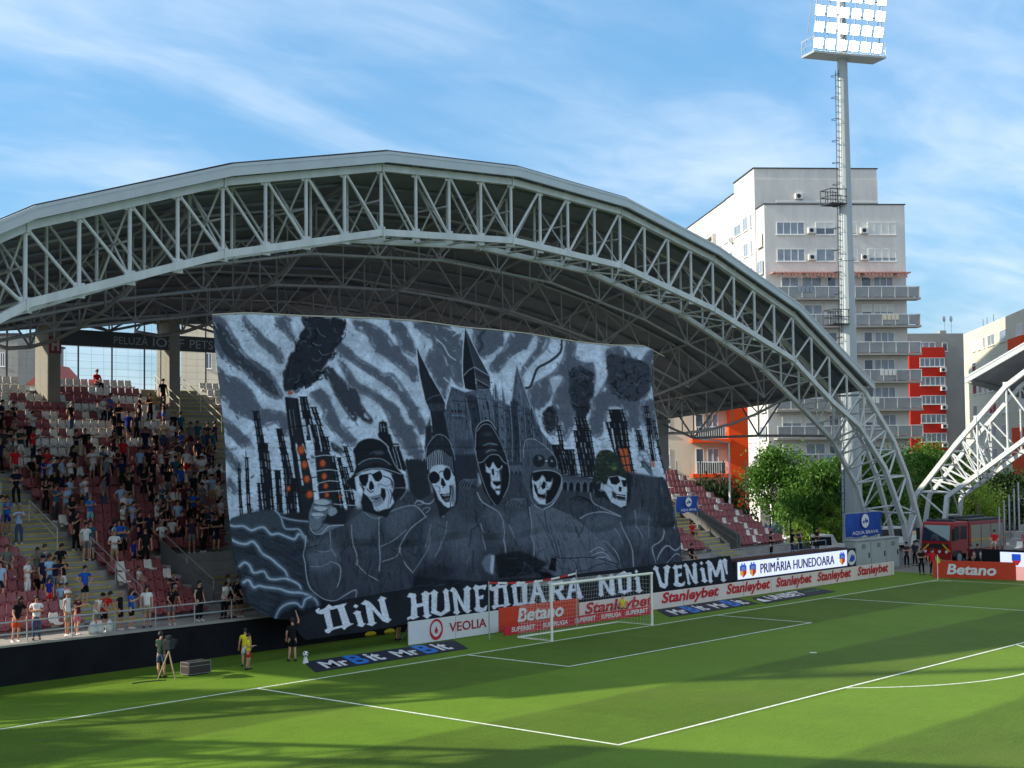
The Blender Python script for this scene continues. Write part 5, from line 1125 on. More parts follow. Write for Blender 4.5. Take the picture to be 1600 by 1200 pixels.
# blue cloth banners with the round mountain logo
def blue_banner(label, x0, x1, z0, z1, y, sag=.06):
    t = thing('blue_banner', label, 'banner', (x0, y, z0)); n = 14; b = MB(); b.smooth = True
    g = [[(x0+(x1-x0)*i/n, y+.05*math.sin(i*1.7+j*.8)+.03*math.sin(i*.7-j), z0+(z1-z0)*j/6+sag*math.sin(i*1.1)*(j == 0)) for i in range(n+1)] for j in range(7)]
    b.add([v for r in g for v in r], [(j*(n+1)+i, j*(n+1)+i+1, (j+1)*(n+1)+i+1, (j+1)*(n+1)+i) for j in range(6) for i in range(n)])
    c = obj('cloth', b, mat('blue_cloth', srgb(34, 78, 164), .75, 0, .15, 1.2), t)
    w, h = x1-x0, z1-z0; cx = (x0+x1)/2; yy = y-.12
    e = MB(); ring(e, (cx, z0+h*.66), h*.3, 0, yy, 24, 1.1, 1.0); lg = obj('round_logo', e, INK_W, c)
    e = MB(); a = h*.3
    e.add([(cx+a*u, yy-.01, z0+h*.66+a*v) for u, v in ((-1.0, -.35), (-.5, .1), (-.25, -.1), (.1, .5), (.4, .1), (.6, .25), (1.0, -.3), (.5, -.15), (.2, -.4), (-.1, -.05), (-.4, -.4), (-.7, -.2))], [tuple(range(12))]); obj('mountain_mark', e, mat('blue_cloth', (0, 0, 0)), lg)
    text('lettering', 'AQUA BRAVA', INK_W, c, (cx-w*.36, yy, z0+h*.08), EXX, EZZ, w*.72, h*.17, 0, .01, .0)
    f = MB(); f.bar((x0-.1, y+.06, z1+.04), (x1+.1, y+.06, z1+.04), .03, 6); f.bar((x0, y+.06, 0), (x0, y+.06, z1), .03, 6); f.bar((x1, y+.06, 0), (x1, y+.06, z1), .03, 6); obj('frame', f, GALV, t)
P1 = lambda x, y, Y: ony(x, y, Y)
blue_banner('large blue cloth with round white mountain logo above the grey cabinets', 38.5, 43.75, 2.15, 3.8, 9.0)
a, b_ = ony(1057, 802, 13.6), ony(1090, 775, 13.6)
blue_banner('small blue cloth with white mountain logo hanging among the right end seats', a[0], b_[0], a[2], b_[2], 13.6)
# electrical cabinets
t = thing('electrical_cabinet', 'pale grey electrical cabinets with three doors behind the far end of the boards', 'cabinet', (35.6, 6.6, 0))
CAB = mat('cabinet_grey', srgb(168, 176, 172), .5, 0, .08, 1.)
b = MB(); b.box((35.5, 6.6, 0), (41.7, 7.4, 2.15)); bd = obj('cabinet_body', b, CAB, t, .03)
for x0, x1 in ((35.6, 37.5), (37.6, 39.7), (39.8, 41.6)):
    b = MB(); b.box((x0, 6.555, .12), (x1, 6.6, 2.05)); d = obj('door', b, CAB, t, .012)
    h = MB(); h.box((x1-.3, 6.52, .95), (x1-.18, 6.556, 1.3)); obj('handle', h, FENCE_D, d)
    v = MB()
    for k in range(5): v.box(((x0+x1)/2-.25, 6.535, 1.62+k*.06), ((x0+x1)/2+.25, 6.556, 1.655+k*.06))
    obj('vent', v, mat('vent_grey', srgb(120, 126, 122), .6, 0, .05, 2), d)
b = MB(); b.box((35.45, 6.5, 2.15), (41.75, 7.45, 2.2)); obj('cabinet_roof', b, CAB, t)
# right sideline: red board, black wall, LED panels
t = thing('advertising_board', 'orange red advertising board with white lettering on the right sideline', 'advertising board', (35.6, .6, 0), 'boards along the goal line')
A0, A1 = np.array((35.45, .55, 0)), np.array((36.35, -4.1, 0)); ex = (A1-A0)/np.linalg.norm(A1-A0); nn = np.array((-ex[1], ex[0], 0)); nn = -nn if nn@(CAM-A0) < 0 else nn
LL = np.linalg.norm(A1-A0)
b = MB(); b.obox(A0, ex, -nn, (0, 0, 1), (-.45, 0, .02), (LL, .06, 1.13)); p = obj('panel', b, B_RED, t)
text('lettering', 'Betano', INK_W, p, A0+ex*.45+np.array((0, 0, .25))+nn*.0, ex, (0, 0, 1), 3.1, .68, .15, .03)
t = thing('lit_board', 'lit pinkish panel at the right picture edge beside the orange red board', 'LED board', tuple(A1))
b = MB(); b.obox(A1, ex, -nn, (0, 0, 1), (0.02, 0, .02), (7, .2, .85)); obj('screen', b, mat('led_pink', srgb(236, 170, 160), .4, 0, .15, 1.2, .3, srgb(240, 170, 160), .4), t)
q0, q1 = onx(1532, 845, 38.2), onx(1600, 848, 38.6)
t = thing('sideline_wall', 'black cloth covered wall below the right hand stand', 'wall', (38.4, q0[1], 0))
b = MB(); b.box((38.3, q0[1]-26, 0), (38.6, q0[1], 1.75)); obj('wall_face', b, BLACKCLOTH, t)
s1, s2 = onx(1563, 860, 38.25), onx(1600, 885, 38.25)
t = thing('lit_board', 'lit white panel with a town crest on the black wall at the right edge', 'LED board', tuple(map(float, s1)))
b = MB(); b.box((38.2, s1[1]-7, .72), (38.28, s1[1], 1.62)); p = obj('screen', b, LED, t)
cx_ = onx(1588, 870, 38.2)[1]
for k, (z0, z1, mm) in enumerate(((1.1, 1.52, 'crest_blue'), (.8, 1.1, 'crest_red'))):
    b = MB(); b.add([(38.19-.003*k, cx_+.3, z1), (38.19-.003*k, cx_-.3, z1), (38.19-.003*k, cx_-(.3 if k == 0 else .1), z0), (38.19-.003*k, cx_+(.3 if k == 0 else .1), z0)], [(0, 1, 2, 3)]); obj('crest', b, MATS[mm], p)
# goal
t = thing('goal', 'white football goal with fine net in front of the black lettered strip', 'goal', (0, 0, 0))
GW = mat('goal_white', srgb(238, 236, 222), .35, 0, .04, 3)
for s in (-1, 1):
    b = MB(); b.bar((s*3.72, 0, 0), (s*3.72, 0, 2.5), .06, 14); obj('post', b, GW, t)
b = MB(); b.bar((-3.78, 0, 2.5), (3.78, 0, 2.5), .06, 14, up=(0, 1, 0)); obj('crossbar', b, GW, t)
b = MB()
b.path([(-3.72, 0, .03), (-3.72, 2.05, .03), (3.72, 2.05, .03), (3.72, 0, .03)], .02, 8); obj('ground_frame', b, GW, t)
nb_ = MB(); g = .19; r = .0036
def netpt(x, k):      # net profile from crossbar back and down
    if k <= 1.8: return (x, k, 2.46-.04*math.sin(k*1.7))
    return (x, 1.8+.25*(k-1.8)/2.4, 2.44-(k-1.8))
for x in np.arange(-3.68, 3.7, g):
    nb_.path([netpt(x, k) for k in (0, .6, 1.2, 1.8, 2.6, 3.4, 4.2)], r, 3)
for k in np.arange(0, 4.2, g): nb_.bar(netpt(-3.7, k), netpt(3.7, k), r, 3)
for s in (-3.7, 3.7):
    for y in np.arange(.12, 2.0, g): nb_.bar((s, y, .03), (s, y, 2.44), r, 3)
    for z in np.arange(.1, 2.42, g): nb_.bar((s, 0, z), (s, 1.8+.25*(2.44-z)/2.4, z), r, 3)
obj('net', nb_, mat('net_white', srgb(214, 214, 208), .8, 0, 0), t)
# red and white tape behind the goal, thin poles holding the net
t = thing('net_pole', 'thin grey pole standing on the grass left of the goal', 'pole', (-4.9, 2.7, 0))
b = MB(); b.bar((-4.9, 2.7, 0), (-4.9, 2.7, 2.6), .03, 8); obj('pole', b, GALV, t)
t = thing('net_pole', 'thin grey pole standing behind the middle of the goal', 'pole', (1.3, 2.7, 0))
b = MB(); b.bar((1.3, 2.7, 0), (1.3, 2.7, 2.7), .03, 8); obj('pole', b, GALV, t)
b = MB(); RW = mat('red_tape', srgb(190, 40, 44), .6, 0, 0)
for k in range(10):
    b.k = k % 2; f = lambda u: (-4.9+6.2*u, 2.7, 2.5-.18*math.sin(math.pi*u)); A, Bq = f(k/10), f((k+1)/10)
    b.add([A, Bq, (Bq[0], 2.7, Bq[2]+.09), (A[0], 2.7, A[2]+.09)], [(0, 1, 2, 3)])
o = obj('barrier_tape', b, [RW, INK_W]); tag(o, 'red and white striped tape stretched between the two poles behind the goal', 'tape')
# corner flag
t = thing('corner_flag', 'yellow green flag on a white corner pole', 'corner flag', (34, 0, 0))
b = MB(); b.bar((34, 0, 0), (34, 0, 1.6), .025, 8); obj('pole', b, GW, t)
b = MB(); b.add([(34, 0, 1.6), (34, 0, 1.05), (34.05, -.16, 1.12), (33.95, -.24, 1.3)], [(0, 1, 2), (0, 2, 3)]); b.add([(34.02, 0, 1.6), (34.02, 0, 1.05), (34.14, .1, 1.1), (34.1, .12, 1.35)], [(0, 2, 1), (0, 3, 2)]); obj('flag', b, mat('flag_lime', srgb(196, 232, 60), .7, 0, .05, 3), t)
# ball on a cone
t = thing('football', 'white and black football resting on a small marker cone', 'ball', (-14.9, 3.55, .28))
b = MB(); b.smooth = True; b.ball((-14.9, 3.55, .38), .115, 18, 12); bl = obj('ball', b, mat('ball_white', srgb(236, 236, 232), .4, 0, .03, 3), t)
b = MB()
for d in ((0, -1, .2), (-.8, -.4, .5), (.8, -.5, .4), (-.5, -.6, -.6), (.5, -.6, -.6), (0, -.3, 1)):
    d = np.array(d); d = d/np.linalg.norm(d); c = np.array((-14.9, 3.55, .38))+d*.112; x = np.cross(d, (0.1, .2, 1)); x /= np.linalg.norm(x); y = np.cross(d, x)
    b.add([c+d*.006+(x*math.cos(q)+y*math.sin(q))*.038 for q in np.linspace(0, 6.283, 6)[:-1]], [(0, 1, 2, 3, 4)])
obj('black_panel', b, FENCE_D, bl)
b = MB(); b.bar((-14.9, 3.55, 0), (-14.9, 3.55, .27), .13, 14, .05); o = obj('marker_cone', b, mat('cone_white', srgb(220, 220, 216), .5, 0, .03, 3)); tag(o, 'small white marker cone carrying the football', 'cone')
# flight case
t = thing('flight_case', 'brown flight case with metal edges on the grass beside the television camera', 'case', (-19.2, 5.05, 0), rz=0)
q0 = onz(295, 1057); q1 = onz(329, 1052); ex = (q1-q0); LC = np.linalg.norm(ex); ex /= LC; ey = np.array((-ex[1], ex[0], 0))
b = MB(); b.obox(q0, ex, ey, (0, 0, 1), (0, 0, .06), (LC, .5, .5)); bx = obj('case_body', b, mat('brown_case', srgb(54, 42, 42), .6, 0, .12, 3), t, .015)
b = MB()
for a in (0, LC):
    for c in (0, .5): b.bar(q0+ex*a+ey*c+np.array((0, 0, .05)), q0+ex*a+ey*c+np.array((0, 0, .51)), .014, 4)
for z in (.06, .36, .505):
    b.bar(q0+np.array((0, 0, z)), q0+ex*LC+np.array((0, 0, z)), .012, 4); b.bar(q0+ey*.5+np.array((0, 0, z)), q0+ey*.5+ex*LC+np.array((0, 0, z)), .012, 4); b.bar(q0+np.array((0, 0, z)), q0+ey*.5+np.array((0, 0, z)), .012, 4)
obj('metal_edge', b, DARK_STEEL, t)
b = MB()
for a in (.12, LC-.12):
    for c in (.1, .45): b.ball(q0+ex*a+ey*c+np.array((0, 0, .045)), .045, 8, 6)
obj('castor', b, FENCE_D, t)
# yellow heap under the strip
b = MB(); b.smooth = True; P0 = onz(590, 992)
rr_ = random.Random(4)
for k in range(9): b.ball((P0[0]+rr_.uniform(-.9, .9), P0[1]+rr_.uniform(-.1, .3), .1), rr_.uniform(.16, .3), 8, 6, (1.4, 1, .6))
o = obj('yellow_bib_heap', b, mat('yellow_cloth', srgb(206, 186, 40), .8, 0, .15, 4)); tag(o, 'crumpled yellow cloth lying under the black lettered strip', 'cloth')

# ================= people =================
SKIN = [mat('skin_fair', srgb(198, 148, 122), .6, 0, .06, 8), mat('skin_tan', srgb(176, 124, 98), .6, 0, .06, 8)]
EYE = mat('dark_eye', (.02, .015, .012), .4, 0, 0); MOUTH = mat('lips', srgb(140, 76, 70), .6, 0, 0)
CL = {}
def clothm(k, rgb): CL[k] = mat('cloth_'+k.replace(' ', '_'), srgb(*rgb), .85, 0, .18, 7., .15)
for k, c in dict(black=(26, 27, 30), navy=(26, 32, 58), white=(214, 214, 212), red=(196, 36, 44), blue=(36, 84, 176), royal=(30, 46, 132), teal=(40, 90, 112), grey=(110, 112, 114), sage=(98, 110, 100), khaki=(152, 136, 106), denim=(62, 80, 110), maroon=(86, 34, 42), cream=(208, 192, 166), pink=(214, 120, 128), orange=(206, 84, 40), yellow=(226, 206, 50), paleblue=(150, 180, 210), brightblue=(32, 106, 196), cyan=(120, 180, 196), purple=(60, 48, 74), green=(38, 62, 52), mint=(120, 160, 150), steelblue=(52, 98, 150), charcoal=(52, 54, 60)).items(): clothm(k, c)
HAIRM = [mat('hair_dark', (.014, .011, .010), .6, 0, .2, 20), mat('hair_brown', (.05, .03, .018), .6, 0, .2, 20), mat('hair_grey', srgb(120, 116, 110), .7, 0, .2, 20)]
SHOE = {'w': mat('shoe_white', srgb(210, 210, 208), .5, 0, .05, 6), 'k': mat('shoe_dark', srgb(30, 30, 34), .5, 0, .1, 6)}
def skin_mesh(name, verts, edges, radii, root=0, sub=1):
    me = bpy.data.meshes.new(name); me.from_pydata([tuple(v) for v in verts], edges, []); o = bpy.data.objects.new(name, me); COL.objects.link(o)
    md = o.modifiers.new('skin', 'SKIN'); md.use_smooth_shade = True; md.branch_smoothing = .6
    for i, r in enumerate(radii):
        sv = me.skin_vertices[0].data[i]; sv.radius = (r, r) if not isinstance(r, tuple) else r; sv.use_root = (i == root)
    if sub: s = o.modifiers.new('sub', 'SUBSURF'); s.levels = sub; s.render_levels = sub
    dg = bpy.context.evaluated_depsgraph_get(); dg.update()
    out = bpy.data.meshes.new_from_object(o.evaluated_get(dg)); out.name = name
    bpy.data.objects.remove(o); bpy.data.meshes.remove(me)
    return out
def flat(me, k=.74, z0=.9, z1=1.5):
    for v in me.vertices:
        if z0 < v.co.z < z1 and abs(v.co.y-.0) < .2 and abs(v.co.x) < .26: v.co.y *= k
# poses: right/left elbow, right/left wrist, knees, ankles, spine lean
def V(*a): return np.array(a, float)
def pose(elbows, wrists, knees=None, ankles=None, lean=0., seat=None, head=(0, 0)):
    return dict(e=elbows, w=wrists, k=knees or [V(-.105, -.03, .5), V(.105, -.03, .5)], a=ankles or [V(-.115, .02, .08), V(.115, .02, .08)], lean=lean, seat=seat, head=head)
sitk = dict(knees=[V(-.11, -.44, .50), V(.11, -.44, .50)], ankles=[V(-.12, -.42, .08), V(.12, -.42, .08)], seat=.46)
POSES = {
 'down': pose([V(-.26, .03, 1.15), V(.26, .03, 1.15)], [V(-.27, -.05, .90), V(.27, -.05, .90)]),
 'folded': pose([V(-.27, -.04, 1.15), V(.27, -.04, 1.15)], [V(.08, -.24, 1.20), V(-.08, -.25, 1.16)]),
 'phone': pose([V(-.25, -.10, 1.18), V(.25, -.10, 1.18)], [V(-.07, -.33, 1.33), V(.07, -.33, 1.32)], head=(0, -.02)),
 'clap': pose([V(-.27, -.12, 1.20), V(.27, -.12, 1.20)], [V(-.05, -.36, 1.24), V(.05, -.36, 1.24)]),
 'point': pose([V(-.27, .02, 1.16), V(.42, -.18, 1.38)], [V(-.25, -.10, .93), V(.62, -.32, 1.44)]),
 'hips': pose([V(-.40, .06, 1.18), V(.40, .06, 1.18)], [V(-.20, -.06, 1.0), V(.20, -.06, 1.0)]),
 'raise': pose([V(-.30, -.05, 1.60), V(.27, .02, 1.16)], [V(-.20, -.12, 1.86), V(.25, -.10, .93)]),
 'lean': pose([V(-.28, -.32, 1.12), V(.28, -.32, 1.12)], [V(-.24, -.50, .96), V(.24, -.50, .96)], lean=.26, head=(0, -.05)),
 'sit': pose([V(-.25, -.08, .74), V(.25, -.08, .74)], [V(-.12, -.34, .66), V(.12, -.34, .66)], **sitk),
 'walk': pose([V(-.26, .10, 1.16), V(.26, -.10, 1.16)], [V(-.26, .02, .92), V(.25, -.28, 1.0)], knees=[V(-.1, -.16, .52), V(.1, .05, .5)], ankles=[V(-.11, -.18, .08), V(.11, .28, .12)]),
 'camera': pose([V(-.28, -.12, 1.16), V(.27, -.16, 1.18)], [V(-.12, -.42, 1.24), V(.18, -.46, 1.08)]),
}
def build_pose(pn, var=0):
    p = POSES[pn]; rv = np.random.RandomState(var*31+sum(map(ord, pn))); j = lambda L, s: [v+rv.uniform(-s, s, 3)*(var > 0) for v in L]
    p = dict(p, e=j(p['e'], .035), w=j(p['w'], .055), k=j(p['k'], .025), a=[v+rv.uniform(-1, 1, 3)*V(.05, .06, 0)*(var > 0) for v in p['a']], head=(p['head'][0]+rv.uniform(-.03, .03)*(var > 0), p['head'][1]+rv.uniform(-.025, .02)*(var > 0)))
    lean = p['lean']; base = 0.
    dz = (p['seat']+.09-.95) if p['seat'] else 0
    def tl(v, z): return np.array(v, float)+np.array((0, -lean*max(0, (z-.95))/.5, dz))
    pel = tl((0, 0, .95), .95); sp = tl((0, 0, 1.13), 1.13); ch = tl((0, 0.01, 1.32), 1.32); nb = tl((0, .01, 1.46), 1.46); nk = tl((0, -.005, 1.53), 1.53)
    h1 = tl((p['head'][0], -.03+p['head'][1], 1.60), 1.6); h2 = tl((p['head'][0], -.02+p['head'][1], 1.675), 1.67); h3 = tl((p['head'][0], -.005+p['head'][1], 1.74), 1.7)
    sh = [tl((s*.175, .01, 1.41), 1.41) for s in (-1, 1)]
    hip = [np.array((s*.095, 0, .90+dz)) for s in (-1, 1)]
    verts = [pel, sp, ch, nb, nk, h1, h2, h3]; rad = [.138, .126, .142, .082, .058, .075, .092, .062]
    ed = [(0, 1), (1, 2), (2, 3), (3, 4), (4, 5), (5, 6), (6, 7)]
    def add(v, r, par): verts.append(np.array(v, float)); rad.append(r); ed.append((par, len(verts)-1)); return len(verts)-1
    nose = add(h1+V(0, -.105, .035), .016, 5)
    for s in (-1, 1): add(h1+V(s*.092, .02, .05), .018, 6)
    for i, s in enumerate((-1, 1)):
        e_, w_ = p['e'][i].copy(), p['w'][i].copy()
        if not p['seat'] and False: pass
        a = add(sh[i], .066, 2); m1 = add(sh[i]*.5+e_*.5, .05, a); b = add(e_, .042, m1); m2 = add(e_*.5+w_*.5, .038, b); c = add(w_, .027, m2)
        d = w_-e_; d /= np.linalg.norm(d); side = np.cross(d, V(0, 0, 1)); side = side/np.linalg.norm(side) if np.linalg.norm(side) > .1 else V(1, 0, 0)
        pm = add(w_+d*.055, .032, c)
        for f, (o_, l_) in enumerate(((-.03, .075), (-.01, .09), (.01, .085), (.03, .065))):
            k1 = add(w_+d*.095+side*o_, .0095, pm); k2 = add(w_+d*(.095+l_*.6)+side*o_*1.2+V(0, 0, -.008), .0085, k1); add(w_+d*(.095+l_*.9)+side*o_*1.2+V(0, 0, -.025), .0075, k2)
        t1 = add(w_+d*.045+side*(-s)*.045, .011, pm); add(w_+d*.085+side*(-s)*.062, .0095, t1)
        g = add(hip[i], .098, 0); k = p['k'][i]; mt = add(hip[i]*.5+k*.5, .08, g); kk = add(k, .058, mt); cf = add(k*.6+p['a'][i]*.4+V(0, .02, 0), .056, kk); an = add(p['a'][i], .038, cf); add(p['a'][i]+V(s*.02, -.14, -.045), .036, an)
    body = skin_mesh('person_body', verts, ed, rad); flat(body, .76, .9+dz, 1.5+dz)
    # face details on the continuous body mesh
    for mm in (SKIN[0], EYE, MOUTH): body.materials.append(mm)
    for pf in body.polygons:
        c = np.array(pf.center)
        for s in (-1, 1):
            if np.linalg.norm(c-(h1+V(s*.034, -.085, .058))) < .020: pf.material_index = 1
        if np.linalg.norm((c-(h1+V(0, -.088, -.012)))*V(.6, 1, 1.6)) < .022: pf.material_index = 2
    body.shade_smooth()
    out = {'body': body}
    def garment(name, vs, es, rs, fl=True):
        g = skin_mesh(name, vs, es, rs)
        if fl: flat(g, .80, .82+dz, 1.5+dz)
        g.materials.append(CL['black']); return g
    m_ = lambda a, b, t: a*(1-t)+b*t
    for nm, t_ in (('shirt', .62), ('vest', .12)):
        vs = [m_(pel, sp, -.42), sp, ch, nb, m_(pel, sp, .1)]; rs_ = [.172, .160, .170, .098, .172]; es = [(0, 4), (4, 1), (1, 2), (2, 3)]
        for i in (0, 1):
            vs.append(sh[i]+V(0, 0, .004)); rs_.append(.080); es.append((2, len(vs)-1)); vs.append(m_(sh[i], p['e'][i], t_*.5)); rs_.append(.070); es.append((len(vs)-2, len(vs)-1)); vs.append(m_(sh[i], p['e'][i], t_)); rs_.append(.064); es.append((len(vs)-2, len(vs)-1))
        out[nm] = garment(nm, vs, es, rs_)
    for nm, kx in (('shorts', .9), ('trousers', 1.9)):
        vs = [m_(pel, sp, .3), pel]; rs_ = [.152, .160]; es = [(0, 1)]
        for i in (0, 1):
            vs.append(hip[i]); rs_.append(.116); es.append((1, len(vs)-1)); vs.append(m_(hip[i], p['k'][i], .5)); rs_.append(.102); es.append((len(vs)-2, len(vs)-1)); vs.append(m_(hip[i], p['k'][i], min(kx, 1.))); rs_.append(.092 if kx < 1 else .074); es.append((len(vs)-2, len(vs)-1))
            if kx > 1:
                vs.append(m_(p['k'][i], p['a'][i], .5)+V(0, .012, 0)); rs_.append(.068); es.append((len(vs)-2, len(vs)-1)); vs.append(m_(p['k'][i], p['a'][i], .95)); rs_.append(.056); es.append((len(vs)-2, len(vs)-1))
        out[nm] = garment(nm, vs, es, rs_, False)
    out['shoe'] = []
    for i, s in enumerate((-1, 1)):
        b = MB(); b.smooth = True; a = p['a'][i]; b.loft([[(a[0]+s*.012+w*math.cos(q), a[1]+y, max(a[2]-.08, a[2]-.08+hh*.5*(1+math.sin(q)))) for q in np.linspace(0, 6.283, 9)[:-1]] for y, w, hh in ((.085, .03, .07), (.05, .045, .1), (-.04, .048, .1), (-.13, .05, .07), (-.185, .03, .045))]); out['shoe'].append(b.mesh('shoe', SHOE['k']))
    hc = h2+V(0, .012, .0)
    def cap(rx, ry, rz, cut, extra=None, back=0):
        b = MB(); b.smooth = True; rings = []
        for t in np.linspace(0.08, 1, 7):
            th = t*math.pi*.58; rings.append([(hc[0]+rx*math.sin(th)*math.cos(q), hc[1]+ry*math.sin(th)*math.sin(q)+(back*t if math.sin(q) > 0 else 0), hc[2]+.005+rz*math.cos(th)-(cut*t if math.sin(q) > -.2 else -cut*.35*t)) for q in np.linspace(0, 6.283, 15)[:-1]])
        b.loft(rings); return b
    out['short'] = cap(.100, .118, .105, .045).mesh('hair', HAIRM[0])
    lb = cap(.108, .124, .108, .06, back=.01); lb.loft([[(hc[0]+w*math.cos(q), hc[1]+.07+.055*math.sin(q), hc[2]+z) for q in np.linspace(0, 6.283, 11)[:-1]] for z, w in ((.02, .09), (-.08, .105), (-.2, .115), (-.3, .09))]); out['long'] = lb.mesh('hair', HAIRM[0])
    cb2 = cap(.106, .122, .11, .0); cb2.loft([[(hc[0]+x, hc[1]-y, hc[2]+.012-.02*(y-.1)) for x, y in ((-.075, .09), (-.06, .17), (0, .2), (.06, .17), (.075, .09))], [(hc[0]+x, hc[1]-y, hc[2]+.026-.02*(y-.1)) for x, y in ((-.075, .09), (-.06, .17), (0, .2), (.06, .17), (.075, .09))]]); out['cap'] = cb2.mesh('cap', CL['black'])
    return out
PB = {}
NP = [0]
PEOPLE = []
WORDS = dict(paleblue='pale blue', brightblue='bright blue', steelblue='steel blue')
PHR = dict(down='standing with arms down', folded='standing with folded arms', phone='holding both hands up at the chest', clap='clapping', point='stretching one arm out', hips='with hands on the hips', lean='leaning forward on the railing', sit='sitting', walk='walking', camera='working the camera', **{'raise': 'raising one arm'})
def person(pos, face, shirt, bottom, pz='down', sc=1., hair='short', trousers=False, vest=False, cap=None, skin=0, where='', label=None, shoe='k', grp=None, px=0):
    key = (pz, NP[0]*7 % 3)
    if key not in PB: PB[key] = build_pose(*key)
    P = PB[key]
    o = thing('person', label or 'x', 'person', tuple(map(float, pos)), grp, face, True); o.scale = (sc, sc, sc)
    def part(nm, me, m):
        q = bpy.data.objects.new(nm, me); COL.objects.link(q); q.parent = o
        if m is not None: q.material_slots[0].link = 'OBJECT'; q.material_slots[0].material = m
    part('body', P['body'], SKIN[skin]); part('vest' if vest else 'shirt', P['vest' if vest else 'shirt'], CL[shirt])
    part('trousers' if trousers else 'shorts', P['trousers' if trousers else 'shorts'], CL[bottom]); part('shoe', P['shoe'][0], SHOE[shoe]); part('shoe', P['shoe'][1], SHOE[shoe])
    if cap: part('cap', P['cap'], CL[cap])
    elif hair != 'bald': part('hair', P['long' if hair == 'long' else 'short'], HAIRM[0 if hair in ('short', 'long') else 1 if hair == 'brown' else 2])
    w = lambda k: WORDS.get(k, k)
    PEOPLE.append((o, label, f"{'child' if sc < .85 else 'person'} in {w(shirt)} top and {w(bottom)} {'trousers' if trousers else 'shorts'}{' and ' + w(cap) + ' cap' if cap else ''}{' with long hair' if hair == 'long' and not cap else ''}", PHR[pz], where, px))
    NP[0] += 1
    return o
